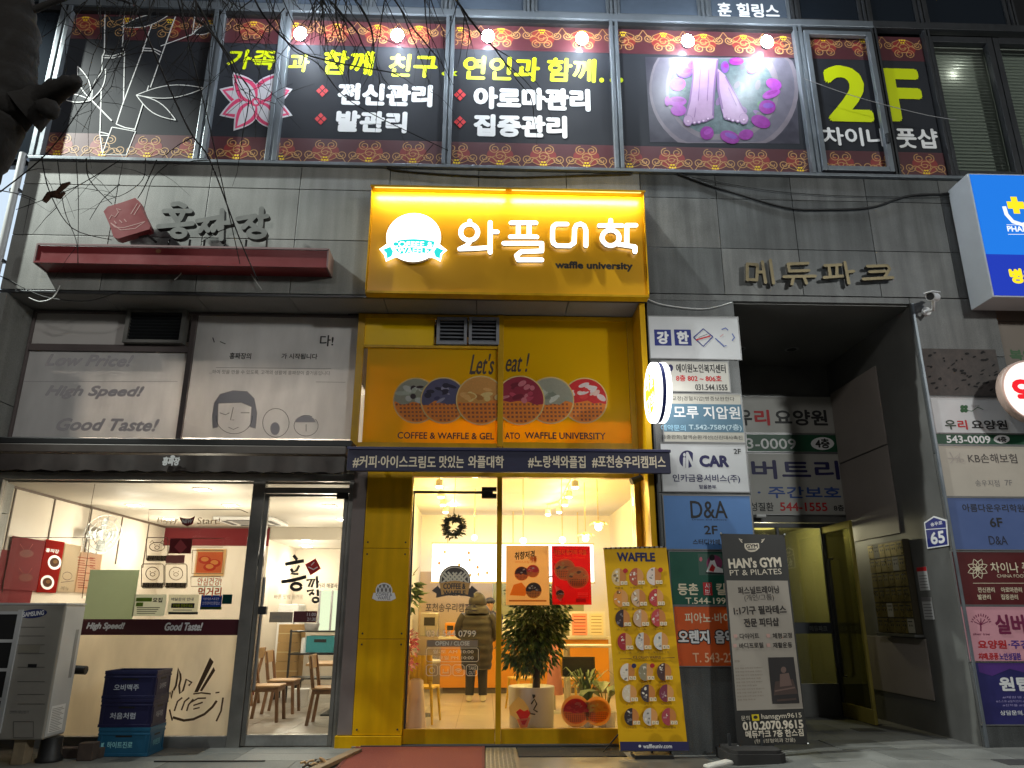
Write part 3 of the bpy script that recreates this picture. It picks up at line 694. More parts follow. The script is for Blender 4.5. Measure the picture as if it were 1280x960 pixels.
# twin louvre vents
for k, (a, b) in enumerate(((548, 582), (588, 622))):
    X0, X1, Z0, Z1 = px_box(f, a, 399, b, 431); mb = MB()
    VG = mat('vent_grey', (.20, .21, .24), rough=.45); 
    for (p, q, r_, t) in ((X0-.02, X0+.02, Z0-.01, Z1+.01), (X1-.02, X1+.02, Z0-.01, Z1+.01), (X0+.021, X1-.021, Z0-.01, Z0+.03), (X0+.021, X1-.021, Z1-.03, Z1+.01)): mb.box(p, q, WY-.05, WY+.01, r_, t, VG)
    mb.box(X0+.02, X1-.02, WY+.012, WY+.02, Z0, Z1, BLACK)
    for i in range(6):
        z = Z0+.05+i*(Z1-Z0-.08)/5.4; mb.obox(((X0+X1)/2, WY-.015, z), ((X1-X0)/2-.022, 0, 0), (0, .022, .016), (0, -.002, .003), VG)
    mb.build('louvre_vent', wf)
# print on the panels
f = Face((0, WY-.0005, 0)); f.lay = 2
BRN = mat('dark_brown_print', (.035, .016, .012), rough=.5)
for t, x0, y0, x1, y1 in (("Let's", 587, 442, 618, 468), ('eat !', 632, 441, 662, 465)): f.text(t, x0, y0, x1, y1, BRN, bold=.012, shear=.35)
f.line([(589, 468), (597, 462)], 1.4, BRN)
for t, x0, x1 in (('COFFEE & WAFFLE & GEL', 497, 618), ('ATO', 631, 650), ('WAFFLE UNIVERSITY', 656, 757)): f.text(t, x0, 540.5, x1, 549, BRN, bold=.03)
CRM = srgb('waffle_cream', 196, 188, 168, rough=.5)
WAF = srgb('waffle_crust', 244, 156, 62, rough=.5); WAFD = srgb('waffle_pit', 132, 66, 26, rough=.5); RIM = srgb('sticker_rim', 206, 176, 112, rough=.5)
def waffle_disc(f, cx, cy, r, tops, toff=0, pitch=.16, clip=None, rim=RIM, seed=1):
    """printed round waffle: crust with pits below, topping above"""
    rr = random.Random(seed); f.ell(cx, cy, r, r, rim, 36); f.ell(cx, cy, r*.95, r*.95, WAF, 36)
    k = int(1/pitch)+1; l0 = f.lay
    for i in range(-k, k+1):
        for j in range(-k, k+1):
            x, y = i*pitch+.06*j*pitch, j*pitch*.98
            if x*x+y*y < .76 and y > .06+toff: f.lay = l0; f.rect(cx+r*(x-pitch*.27), cy+r*(y-pitch*.25), cx+r*(x+pitch*.27), cy+r*(y+pitch*.25), WAFD)
    base = [(cx+r*.95*math.cos(R(a)), cy-r*.95*math.sin(R(a))) for a in range(-8, 189, 8)]
    low = [(cx-r*.9+1.8*r*k/7, cy+r*(.10+rr.uniform(-.1, .1))) for k in range(8)]
    f.poly(base+low, tops[0])
    for i in range(17):
        a = rr.uniform(5, 175); d = r*math.sqrt(rr.random())*.78; x, y = cx+d*math.cos(R(a)), cy-d*math.sin(R(a))*.9+r*.02
        f.ell(x, y, r*rr.uniform(.10, .26), r*rr.uniform(.06, .13), rr.choice(tops), 12, rot=rr.uniform(-40, 40))
T = lambda *cs: [srgb('topping_%d_%d_%d' % c, *[min(250, int(q*1.1+14)) for q in c], rough=.5, var=.15, scale=40) for c in cs]
TOPS = [T((150, 156, 140), (176, 180, 168), (60, 46, 50), (196, 196, 190)), T((88, 86, 120), (62, 58, 96), (150, 146, 170), (46, 40, 62)), T((196, 150, 74), (214, 176, 104), (172, 118, 50), (226, 196, 130)),
        T((150, 40, 62), (186, 66, 90), (206, 120, 132), (120, 28, 46)), T((152, 158, 142), (184, 188, 176), (128, 134, 120), (202, 204, 196)), T((196, 40, 44), (224, 200, 190), (206, 60, 60), (238, 226, 216))]
s_ = .2344
DISC = [(170, 217, 122), (318, 217, 124), (515, 217, 132), (725, 217, 132), (888, 217, 126), (1070, 217, 122)]
for i, k in enumerate((0, 5, 1, 4)):
    cx, cy, r = DISC[k]; waffle_disc(f, 480+cx*s_, 450+cy*s_, r*s_, TOPS[k], seed=k+1, pitch=.17)
def halfdisc(k, side):
    cx, cy, r = DISC[k]; g = Face(f.o); g.lay = f.lay+4; waffle_disc(g, 480+cx*s_, 450+cy*s_, r*s_, TOPS[k], seed=k+1, pitch=.17)
    xc = A1[1]-.001 if side < 0 else A2[0]+.001           # clipped where the mullion stands
    vs = g.mb.v; out = MB()
    for fc, mi in zip(g.mb.f, g.mb.m):
        poly = [V(vs[j]) for j in fc]; res = []
        for a, b in zip(poly, poly[1:]+poly[:1]):
            ia, ib = (a.x < xc) == (side < 0), (b.x < xc) == (side < 0)
            if ia: res.append(a)
            if ia != ib: res.append(a.lerp(b, (xc-a.x)/(b.x-a.x)))
        if len(res) > 2: out.add(res, [tuple(range(len(res)))], g.mb.mats[mi])
    merge(f.mb, out)
halfdisc(2, -1); halfdisc(3, 1)
f.build('print', wf)
# room behind the printed panes: a lamp under a dropped ceiling lights their lower half
mb = MB(); zc = P(560, 528, WY+.1).z; xa = P(505, 540, WY+.03).x
mb.box(xa, 1.9, WY+.03, 1.3, zc, zc+.04, INW); mb.box(xa-.05, xa-.002, WY+.03, 1.3, PB_-.1, zc+.04, BLACK)  # black upright board added to bound the lit patch on its left
mb.box(xl-.2, 1.9, 1.32, 1.36, PB_-.1, PT, INW); mb.box(xl-.2, 1.9, WY+.035, 1.318, PB_-.14, PB_-.1, INW); mb.box(xl-.2, 1.9, WY+.031, 1.31, PT+.001, PT+.03, BLACK)
mb.build('ceiling_baffle_box', wf)
for xx in (-.4, .6, 1.5): lamp('ceiling_box_light', 'POINT', (xx, 1.0, zc-.12), 55, (1, .80, .50), .03, parent=wf)
# columns, plinth, jambs
zt = P(480, 596, WY).z; zb = P(470, 919, WY).z
mb = MB(); xc0, xc1 = P(450, 760, WY).x, P(509, 760, WY).x
zs_ = [zb, zb+1.02, zb+2.05, PB_-.04]
for a_, b_ in zip(zs_, zs_[1:]): mb.box(xc0, xc1, WY-.02, WY+.22, a_+.002, b_-.002, YEL)
mb.box(xc0+.01, xc1-.01, WY-.01, WY+.2, zb, PB_-.05, JOINT)
mb.build('column', wf, bevel=.003); mb = MB()
for z_ in (zb+.06, zb+.96, zb+1.08, zb+1.98, zb+2.12, PB_-.12):
    for x_ in (xc0+.05, xc1-.05): mb.lathe((x_, WY-.0225, z_), [(.011, 0), (.009, -.002)], MATS['joint'], 10, 'y')
mb.build('screw', wf)
mb = MB(); mb.box(P(419, 925, WY).x, xc1+.0, WY-.04, WY+.2, 0, zb-.004, YEL); mb.build('plinth', wf, bevel=.004)
mb = MB(); mb.box(1.905, 1.975, .01, WY+.2, 0, PT, YEL); mb.box(1.83, 1.90, WY-.03, WY+.2, 0, PT, YELD); mb.build('column', wf, bevel=.004)
MAU = mat('mauve_post', (.20, .165, .155), rough=.55, var=.1, scale=2)
mb = MB(); mb.box(P(431, 760, WY).x+.01, xc0-.004, WY-.01, WY+.2, P(430, 919, WY).z, PB_-.04, MAU); mb.build('side_post', wf, bevel=.004)
# glass
GY = .58; zhead = P(620, 597, GY).z; dx0, dx1 = P(509.5, 760, GY).x, P(620, 760, GY).x; gx1 = 1.83
zrail = P(560, 911, GY).z; zf = P(560, 929, GY).z
WG = glassy('shop_glass', (1, 1, 1), .03)
mb = MB(); mb.box(xc1, gx1, GY-.05, GY+.06, zhead, zhead+.10, YELD); mb.box(dx1+.002, dx1+.065, GY-.04, GY+.05, 0.03, zhead-.002, YELD); mb.box(xc1+.002, dx0+.01, GY-.03, GY+.05, .03, zhead-.002, YELD)
mb.build('window_frame', wf, bevel=.003)
mb = MB(); mb.box(dx1+.068, gx1, GY-.03, GY+.05, .03, zrail+.0, YELD); mb.build('bottom_rail', wf, bevel=.004)
mb = MB(); mb.box(dx1+.066, gx1-.003, GY, GY+.010, zrail+.003, zhead-.002, WG); mb.build('window_pane', wf)
zdt = P(560, 615, GY).z
mb = MB(); mb.box(dx0+.012, dx1-.002, GY, GY+.010, zrail+.002, zdt-.02, WG); dr = mb.build('glass_door', wf)
mb = MB(); mb.box(dx0+.012, dx1-.002, GY-.02, GY+.03, zf-.01, zrail, YELD); mb.build('kick_rail', dr, bevel=.003)
mb = MB(); mb.box(dx0+.012, dx1-.05, GY-.012, GY+.02, zdt-.018, zdt+.012, ALUD); mb.box(dx0+.013, dx0+.035, GY-.012, GY+.022, zrail+.002, zdt-.019, ALUD); mb.build('door_edge', dr)
mb = MB(); mb.box(dx1-.19, dx1-.005, GY-.03, GY+.04, zdt+.014, zdt+.062, BLACK); mb.box(dx1-.19, dx1-.005, GY-.03, GY+.04, zdt-.075, zdt-.019, BLACK); mb.build('pivot_clamp', dr, bevel=.003)
mb = MB(); mb.box(dx0+.012, dx1-.002, GY, GY+.010, zdt+.066, zhead-.002, WG); mb.build('transom_pane', wf)
# small crest on the yellow column
f = Face((0, WY-.0215, 0)); f.ell(480, 738, 10.5, 9.5, WHTP); f.ell(480, 738, 9, 8, srgb('crest_grey', 120, 118, 116)); 
for i in (-5, 0, 5): f.line([(480+i-3, 744), (480+i+3, 731)], 1, WHTP); f.line([(480+i+3, 744), (480+i-3, 731)], 1, WHTP)
f.poly([(467, 741), (493, 741), (495, 748), (489, 751), (471, 751), (465, 748)], WHTP); f.text('COFFEE &', 470, 741.5, 490, 745, NAVP); f.text('WAFFLE', 472, 745.5, 488, 749.5, NAVP)
f.build('crest', wf)
# white print on the door glass
f = Face((0, GY-.0005, 0)); DP = srgb('door_print_dark', 92, 84, 80, rough=.6); DPW = srgb('door_print_white', 236, 228, 206, rough=.6)
s_ = .3747; o_ = (400, 590); k_ = lambda x, y: (400+x*.3855, 590+y*.3855)
cx, cy = k_(437, 352); f.ell(cx, cy, 19.5, 19, DP, 40); f.ell(cx, cy, 18, 17.6, DPW, 40); f.ell(cx, cy, 16.6, 16.2, DP, 40)
for i in range(-2, 3):
    a = 12.5*math.cos(math.asin(min(1, abs(i)*.36)))
    for sgn in (1, -1): f.line([(cx+i*5.4-sgn*a*.7, cy-2-a*.7), (cx+i*5.4+sgn*a*.55, cy-2+a*.6)], 2.3, DPW)
f.poly([k_(*p) for p in ((362, 385), (382, 368), (388, 378), (437, 366), (486, 378), (492, 368), (512, 385), (498, 394), (500, 408), (482, 404), (437, 396), (394, 404), (376, 408), (378, 394))], DP)
f.poly([k_(*p) for p in ((388, 360), (437, 352), (486, 360), (480, 398), (437, 390), (394, 398))], srgb('ribbon_tan', 222, 172, 104)); f.text('COFFEE &', 554, 729, 582, 736.5, DP, bold=.04); f.text('WAFFLE', 554, 738, 582, 745, DP, bold=.04)
f.text('포천송우리캠퍼스', 532, 754, 597, 765, DP, bold=.02)
f.text('031 544 0799', 533, 788, 595, 796, DPW, bold=.02)
f.rect(533.5, 800, 597.5, 808.5, srgb('door_print_bar', 150, 132, 108)); f.text('OPEN / CLOSE', 544, 801.5, 587, 807, DPW, bold=.04)
for y, t in ((812, '월-토 AM 10:00'), (819.5, '일요일 PM 10:00')): f.text(t, 541, y, 592, y+5, DPW, bold=.01)
def rrect(x0, y0, x1, y1, w, m): f.line([(x0+2, y0), (x1-2, y0), (x1, y0+2), (x1, y1-2), (x1-2, y1), (x0+2, y1), (x0, y1-2), (x0, y0+2), (x0+2, y0)], w, m)
rrect(533, 810, 598, 827, .7, DPW)
for i in range(4):
    a = 533+i*16.6; rrect(a, 831, a+14, 844.5, .8, DPW)
f.text('TAKE', 585.5, 833, 595, 837.5, DPW); f.text('OUT', 586, 838.5, 594, 843, DPW)
for r_ in (2, 4, 6): f.ring(573, 842, r_, r_, .8, DPW, 8, 45, 135)
f.ring(540, 838, 3.5, 3.5, .8, DPW, 12); f.line([(553, 841), (561, 841)], .8, DPW); f.line([(554, 836), (554, 841)], .8, DPW); f.line([(560, 836), (560, 841)], .8, DPW)
f.build('lettering', dr)

# navy banner bar over the shop
ay = -.22
f = Face((0, ay, 0)); a, b, c, d = px_box(f, 434, 564, 838, 590)
aw = thing('awning_banner', 'navy banner bar with pale Korean hashtags over the waffle shop door', 'awning', ((a+b)/2, ay, c))
mb = MB(); mb.box(a, b, ay, ay+.06, c, d, NAVY); mb.build('banner', aw, bevel=.004)
mb = MB(); mb.box(a-.01, b+.01, ay-.012, ay+.09, d+.002, d+.035, mat('navy_rail', (.02, .02, .07), rough=.4)); mb.box(a-.01, b+.01, ay+.095, ay+.22, d-.05, d+.06, ALUD)
mb.build('rail', aw, bevel=.004)
mb = MB()
for x in (a+.3, (a+b)/2, b-.35): mb.box(x-.02, x+.02, ay+.221, WY-.05, d-.02, d+.03, ALUD)
mb.build('bracket', aw)
BNP = srgb('banner_print', 214, 200, 176, rough=.6)
for t, x0, x1 in (('#커피·아이스크림도', 441, 545), ('맛있는', 549, 580), ('와플대학', 585, 630), ('#노랑색와플집', 660, 732), ('#포천송우리캠퍼스', 740, 832)): f.text(t, x0, 569.5, x1, 585, BNP, bold=.02)
f.build('lettering', aw)
# round blade sign
c = P(822, 491, -.42); rb = .355
bs = thing('blade_sign', 'round white glowing double-sided sign with navy rim jutting out beside the yellow panels', 'blade sign', c)
LITD = glow('lit_disc', (1, 1, 1), 3.0)
mb = MB(); n = 48
mb.lathe(c, [(rb*.97, -.085), (rb, -.075), (rb, -.022)], LITD, n, 'x'); mb.lathe(c, [(rb, .022), (rb, .075), (rb*.97, .085)], LITD, n, 'x'); mb.build('lit_rim', bs)
mb = MB(); mb.lathe(c, [(rb*.985, -.0215), (rb*.985, .0215)], mat('blade_navy', (.012, .02, .13), rough=.4), n, 'x'); mb.build('navy_band', bs)
fb2 = Face((c.x-.0855, c.y, c.z), (-1, 0, 0)); g = MB()
def disc(r, e, m, a=1): g.add([(c.x-.086-e, c.y+r*math.cos(2*math.pi*k/n), c.z+r*math.sin(2*math.pi*k/n)) for k in range(n)], [tuple(range(n))], m)
disc(rb*.86, .001, glow('lit_disc_grey', (.45, .47, .6), 1.0)); disc(rb*.82, .0016, LITD); disc(rb*.7, .0022, glow('lit_disc_yellow', (1, .72, .06), 1.2))
vs, fs, a_, b_, c_, d_ = glyphs('와플')
for row, t in enumerate(('와플', '대학')):
    vs, fs, a_, b_, c_, d_ = glyphs(t); hh = .2; wv = .38
    g.add([(c.x-.0895, c.y-((p.x-(a_+b_)/2)/(b_-a_)*wv), c.z+(.13-row*.26)+(p.y-(c_+d_)/2)/(d_-c_)*hh) for p in vs], fs, LITD)
g.build('lit_face', bs)
mb = MB(); mb.tube([(c.x, c.y+rb, c.z), (c.x, .0, c.z)], .022, ALUD); mb.box(c.x-.05, c.x+.05, -.025, -.005, c.z-.12, c.z+.12, ALUD); mb.build('arm', bs)
lamp('blade_sign_glow', 'POINT', c+V((-.35, -.1, 0)), 5, (1, .98, .95), .25, parent=bs); lamp('blade_sign_glow', 'POINT', c+V((.3, -.1, 0)), 5, (1, .98, .95), .25, parent=bs)
# small black spotlight under the banner
p = P(797, 599, .25)
t = thing('spotlight', 'small black spotlight hanging under the right end of the navy banner', 'spotlight', p)
mb = MB(); mb.tube([p+V((.03, 0, .12)), p+V((.03, 0, .03))], .012, BLACK); mb.build('stem', t)
mb = MB(); d = V((-.9, -.2, -.35)).normalized(); mb.tube([p-d*-.09, p+d*-.06], [.045, .035], BLACK, 12); mb.build('head', t)
# ================================================================== waffle shop inside
FZ = .04; CZ = 3.42; WX0, WX1, WYB = -1.36, 2.62, 7.2
TILE = mat('interior_tile', (.40, .35, .29), rough=.35, var=.14, scale=2.2)
mb = MB()
for i in range(8):
    for j in range(12): mb.box(WX0+i*.5+.002, WX0+i*.5+.498, .70+j*.55+.002, .70+j*.55+.548, FZ-.03, FZ, TILE)
mb.box(WX0, WX1, .45, 7.3, -.06, FZ-.006, JOINT); tag(mb.build('shop_floor'), kind='structure')
mb = MB(); mb.box(WX0, WX1, .75, WYB, CZ, CZ+.08, INW); mb.box(WX0, WX1, .62, .74, 3.1, CZ+.08, INW); tag(mb.build('shop_ceiling'), kind='structure')
mb = MB(); mb.box(WX0-.08, WX0, .76, WYB, 0, CZ, INW); mb.box(WX1, WX1+.08, .63, WYB, 0, CZ, INW); mb.box(WX0, WX1, WYB, WYB+.08, 0, CZ, INW)
mb.box(1.98, WX1, .63, .7, 0, 3.1, INW)
PANG = mat('beige_panel', (.42, .33, .25), rough=.6); mb.box(WX0+.012, WX0+1.5, WYB-.02, WYB-.004, 0, 2.25, PANG); mb.box(WX0+1.52, WX1-.6, WYB-.02, WYB-.004, 1.0, 2.2, mat('olive_wall', (.30, .30, .16), rough=.6))
tag(mb.build('shop_wall'), kind='structure')
mb = MB(); mb.box(WX0+.002, WX0+.06, .8, 7.1, FZ, .12, WHT); tag(mb.build('skirting'), kind='structure')
# counter
ORG = mat('counter_orange', (.62, .26, .02), rough=.45, var=.05, scale=2); CT = mat('counter_white', (.7, .66, .58), rough=.3)
cn = thing('counter', 'long orange-fronted service counter across the waffle shop', 'counter', (.6, 6, FZ))
mb = MB(); mb.box(WX0+.55, 2.3, 5.9, 6.4, FZ+.1, .97, ORG); mb.build('front', cn); mb = MB(); mb.box(WX0+.5, 2.33, 5.84, 6.45, .973, 1.02, CT); mb.build('worktop', cn, bevel=.004)
mb = MB(); mb.box(WX0+.6, 2.28, 5.94, 6.36, FZ, FZ+.098, mat('toe_kick', (.12, .10, .09))); mb.build('toe_kick', cn)
# menu board
MBG = glow('menu_white', (1, .94, .82), 2.6); MBL = mat('menu_frame', (.6, .5, .3), rough=.4)
my = 6.6; f = Face((0, my, 0)); a, b, c, d = px_box(f, 540, 680, 631, 727); e_ = px_box(f, 631, 680, 742, 727)[1]
m_ = thing('menu_board', 'wide backlit white menu board hanging over the counter', 'menu board', ((a+e_)/2, my, c))
mb = MB(); mb.box(a, e_, my, my+.05, c, d, MBG); mb.build('lit_panel', m_); mb = MB(); mb.box(a-.02, e_+.02, my-.005, my+.06, d+.001, d+.03, MBL); mb.box(a-.02, e_+.02, my-.005, my+.06, c-.03, c-.001, MBL); 
for x in (a+.3, (a+e_)/2, e_-.3): mb.tube([(x, my+.03, d+.03), (x, my+.03, CZ)], .012, MBL, 6)
mb.build('frame', m_)
rr = random.Random(4); MTX = mat('menu_text', (.45, .40, .35))
for x, y, t in ((547, 684, '와플 메뉴'), (563, 684, '아이스크림'), (585, 684, '커피'), (547, 698, '음료'), (566, 698, '젤라또'), (600, 684, '주스'), (547, 711, '세트')): f.text(t, x, y, x+13, y+3, MTX)
for x, y in ((556, 690), (586, 691), (587, 700), (597, 709), (549, 704), (609, 716), (574, 706), (588, 719), (598, 718)): f.ell(x, y, 1.7, 2.2, rr.choice((MTX, srgb('menu_waffle', 190, 130, 90))), 8)
f.build('print', m_)
# lamps of the shop
WARM = (1, .65, .15); BULB = glow('warm_bulb', (1, .88, .66), 16)
def track_lamp(px, py, z=3.2):
    p = G(px, py, z); return p
tr = thing('track_light', 'white ceiling track with spot heads left of the wreath in the waffle shop', 'track light', G(552, 620, 3.35))
def track(t, pts, zs=3.22, en=28):
    q = [G(x, y, zs) for x, y in pts]; mb = MB()
    for a_, b_ in zip(q, q[1:]): mb.bar((a_.x, a_.y, 3.40), (b_.x, b_.y, 3.40), .035, .03, WHT)
    mb.build('track', t)
    for p in q:
        mb = MB(); mb.tube([(p.x, p.y, 3.385), (p.x, p.y, p.z+.10)], .01, WHT, 6); mb.lathe((p.x, p.y, p.z), [(.035, .10), (.05, .09), (.055, -.0)], WHT, 14); h = mb.build('spot_head', t)
        mb = MB(); mb.ball((p.x, p.y, p.z-.005), .05, BULB, 10, (1, 1, .5)); mb.build('bulb', h)
        lamp('spot_beam', 'POINT', (p.x, p.y, p.z-.09), en, WARM, .05, parent=t)
track(tr, [(549, 608), (551, 621), (554, 631), (557, 640)])
tr2 = thing('track_light', 'white ceiling track with spot heads behind the upper right of the shop window', 'track light', G(705, 625, 3.35))
track(tr2, [(719, 609), (711, 621), (706, 631), (699, 640), (685, 643)])
tag(tr, group=None)
def pendant(px, py, z, label, r=.045):
    p = G(px, py, z); t = thing('pendant_lamp', label, 'pendant lamp', p, 'pendant lamps in the waffle shop')
    mb = MB(); mb.tube([(p.x, p.y, CZ-.002), (p.x, p.y, p.z+r)], .006, mat('brass', (.6, .45, .2), rough=.3, metal=.8), 6); mb.build('cord', t)
    mb = MB(); mb.ball(p, r, BULB, 12); mb.build('globe', t); lamp('pendant_glow', 'POINT', p-V((0, 0, r+.03)), 13, WARM, .06, parent=t); return t
pendant(654, 676, 2.45, 'globe pendant lamp on a long cord above the beige waffle poster')
pendant(703, 675, 2.45, 'globe pendant lamp above the red poster')
pendant(593, 672, 2.62, 'globe pendant lamp between the wreath and the window mullion')
for px, py, z, lb in ((748, 659, 2.62, 'petal-shaded pendant lamp, higher and nearer of the two shaded ones'), (732, 673, 2.55, 'petal-shaded pendant lamp lower beside the red poster')):
    p = G(px, py, z); t = thing('pendant_lamp', lb, 'pendant lamp', p, 'petal pendant lamps in the waffle shop'); mb = MB(); mb.tube([(p.x, p.y, CZ-.002), (p.x, p.y, p.z+.1)], .006, MATS['brass'], 6); mb.build('cord', t)
    mb = MB()
    for k in range(7):
        a = 2*math.pi*k/7; d = V((math.cos(a), math.sin(a), 0)); n_ = V((-d.y, d.x, 0)); o0 = p+V((0, 0, .09))
        mb.add([o0+d*.03+n_*.02, o0+d*.03-n_*.02, o0+d*.09-n_*.05+V((0, 0, -.02)), o0+d*.14+V((0, 0, -.06)), o0+d*.09+n_*.05+V((0, 0, -.02))], [(0, 1, 2, 3, 4)], mat('petal_shade', (.8, .66, .34), rough=.4))
    mb.build('shade', t); mb = MB(); mb.ball(p, .05, BULB, 12); mb.build('globe', t); lamp('pendant_glow', 'POINT', p-V((0, 0, .1)), 15, WARM, .06, parent=t)
for px, py in ((661, 661), (709, 661), (567, 631), (607, 659)):
    p = G(px, py, CZ); t = thing('downlight', {661: 'small round ceiling downlight left of the track of spots', 709: 'small round ceiling downlight below the track of spots', 567: 'square bright ceiling downlight just above the wreath', 607: 'small round downlight beside the window mullion'}[px], 'downlight', p)
    mb = MB(); mb.lathe(p, [(.07, -.012), (.07, -.001)], BULB, 14); mb.build('diffuser', t); mb = MB(); mb.lathe(p, [(.072, -.001), (.072, -.014), (.085, -.014), (.085, -.001)], WHT, 14); mb.build('trim_ring', t)
    lamp('downlight_beam', 'POINT', p-V((0, 0, .12)), 17, WARM, .06, parent=t)
# ------------------------------------------------------------------ people
def person(label, base, kind):
    """one continuous skinned body from a joint graph, clothes grown round it as children"""
    t = thing('person', label, 'person', base); B = V(base); front = 1 if kind == 'customer' else -1     # faces +y or -y
    J = {'pelvis': (0, 0, .90, .13), 'waist': (0, 0, 1.08, .12), 'chest': (0, 0, 1.28, .145), 'neck': (0, .01, 1.43, .055), 'jaw': (0, .025, 1.50, .065), 'head': (0, .02, 1.58, .088), 'crown': (0, .01, 1.66, .06)}
    E_ = [('pelvis', 'waist'), ('waist', 'chest'), ('chest', 'neck'), ('neck', 'jaw'), ('jaw', 'head'), ('head', 'crown')]
    for s, n in ((-1, 'l'), (1, 'r')):
        J.update({n+'hip': (s*.09, 0, .86, .095), n+'knee': (s*.10, .02, .47, .06), n+'ankle': (s*.11, -.01, .09, .042), n+'toe': (s*.12, .15, .03, .035),
                  n+'sho': (s*.18, 0, 1.37, .06), n+'elb': (s*.25, -.02 if not (kind == 'customer' and s < 0) else .10, 1.10, .045), n+'wri': (s*.24, .16 if not (kind == 'customer' and s < 0) else .32, .98 if not (kind == 'customer' and s < 0) else 1.04, .03)})
        E_ += [('pelvis', n+'hip'), (n+'hip', n+'knee'), (n+'knee', n+'ankle'), (n+'ankle', n+'toe'), ('chest', n+'sho'), (n+'sho', n+'elb'), (n+'elb', n+'wri')]
        w = V(J[n+'wri'][:3]); J[n+'palm'] = (*(w+V((0, .06, -.01))), .028); E_.append((n+'wri', n+'palm'))
        for q, (dx, ln) in enumerate(((-.03, .06), (-.01, .07), (.01, .068), (.03, .055))):
            J[n+'f%d' % q] = (*(w+V((dx, .10, -.02))), .009); J[n+'g%d' % q] = (*(w+V((dx, .10+ln*.8, -.045))), .008); E_ += [(n+'palm', n+'f%d' % q), (n+'f%d' % q, n+'g%d' % q)]
        J[n+'th'] = (*(w+V((-s*.045, .07, -.01))), .010); E_.append((n+'palm', n+'th'))
    ks = list(J); me = bpy.data.meshes.new('body'); me.from_pydata([B+V((J[k][0], J[k][1]*front, J[k][2])) for k in ks], [(ks.index(a), ks.index(b)) for a, b in E_], [])
    o = link(bpy.data.objects.new('body', me)); bpy.context.view_layer.objects.active = o
    md = o.modifiers.new('skin', 'SKIN'); md.use_smooth_shade = True
    for k, sv in zip(ks, me.skin_vertices[0].data): sv.radius = (J[k][3], J[k][3]); sv.use_root = (k == 'pelvis')
    sd = o.modifiers.new('subdivision', 'SUBSURF'); sd.levels = sd.render_levels = 1
    me.materials.append(mat('skin', (.45, .27, .18), rough=.5)); attach(o, t)
    # facial features (the customer's are hidden by the hood)
    mb = MB()
    for s in (-1, 1): mb.ball(B+V((s*.034, front*.102, 1.585)), .011, BLACK, 6)
    mb.ball(B+V((0, front*.112, 1.55)), .014, MATS['skin'], 6); mb.ball(B+V((0, front*.100, 1.512)), .016, mat('lips', (.35, .10, .09)), 6, (1.3, .5, .4)); mb.build('face', t)
    def loft(name, rings, m, n=20, quilts=0):
        mb = MB(); vs = []; fs = []
        for (x, y, z_, rx, ry) in rings:
            for k in range(n):
                a = 2*math.pi*k/n; vs.append(B+V((x+rx*math.cos(a), (y+ry*math.sin(a))*front, z_)))
        for i in range(len(rings)-1):
            for k in range(n): fs.append((i*n+k, i*n+(k+1) % n, (i+1)*n+(k+1) % n, (i+1)*n+k))
        fs += [tuple(range(n)), tuple(range((len(rings)-1)*n, len(rings)*n))]
        mb.add(vs, fs, m, True); return mb.build(name, t)
    if kind == 'customer':
        COAT = mat('puffer_coat', (.018, .017, .021), rough=.5, var=.12, scale=8); rings = []
        prof = [(.50, .235, .19), (.62, .25, .20), (.75, .26, .205), (.90, .265, .205), (1.05, .262, .20), (1.18, .262, .195), (1.30, .255, .18), (1.38, .215, .15), (1.44, .14, .12), (1.47, .11, .11)]
        for i, (z_, rx, ry) in enumerate(prof[:-3]):
            z2, rx2, ry2 = prof[i+1]
            for k in range(4):
                u_ = k/4; sw = .014*math.sin(math.pi*u_); rings.append((0, 0, z_+(z2-z_)*u_, rx+(rx2-rx)*u_+sw, ry+(ry2-ry)*u_+sw))
        rings += [(0, 0, *p) for p in prof[-3:]]
        loft('coat', rings, COAT, 24)
        for s in (-1, 1):
            mb = MB(); pts = [V((s*.19, 0, 1.36)), V((s*.27, .0, 1.22)), V((s*.29, .02, 1.08)), V((s*.26, .14, 1.0)), V((s*.24, .2, 1.0))] if s > 0 else [V((-.19, 0, 1.36)), V((-.28, .03, 1.22)), V((-.31, .08, 1.10)), V((-.29, .2, 1.05)), V((-.26, .31, 1.05))]
            fine = []
            for a_, b_ in zip(pts, pts[1:]): fine += [a_.lerp(b_, k/4) for k in range(4)]
            fine.append(pts[-1]); mb.tube([B+V((p.x, p.y*front, p.z)) for p in fine], [(.095-.03*i/len(fine))+.010*(i % 4 in (1, 2, 3)) for i in range(len(fine))], COAT, 14); mb.build('sleeve', t)
        mb = MB(); mb.ball(B+V((0, .0, 1.575)), .155, COAT, 18, (1, 1.02, 1.1)); mb.lathe(B+V((0, 0, 1.42)), [(.215, -.03), (.21, .03), (.18, .08), (.14, .11)], COAT, 20); mb.build('hood', t)
        TR = mat('black_trousers', (.016, .016, .02), rough=.7)
        SH = mat('white_shoes', (.70, .66, .58), rough=.5)
        for s in (-1, 1):
            mb = MB(); mb.tube([B+V((s*.09, 0, .85)), B+V((s*.10, .02, .48)), B+V((s*.11, -.01, .10))], [.105, .085, .07], TR, 14); mb.build('trouser_leg', t)
            mb = MB(); mb.tube([B+V((s*.11, -.07, .055)), B+V((s*.112, .0, .06)), B+V((s*.12, .12, .045)), B+V((s*.122, .19, .035))], [.045, .055, .05, .032], SH, 12); mb.tube([B+V((s*.11, -.01, .06)), B+V((s*.11, -.01, .13))], .055, SH, 12); mb.build('shoe', t)
    else:
        AP = mat('navy_uniform', (.03, .035, .09), rough=.6); loft('uniform', [(0, 0, .45, .2, .16), (0, 0, .9, .19, .15), (0, 0, 1.1, .17, .14), (0, 0, 1.3, .21, .16), (0, 0, 1.40, .15, .1), (0, 0, 1.44, .08, .08)], AP)
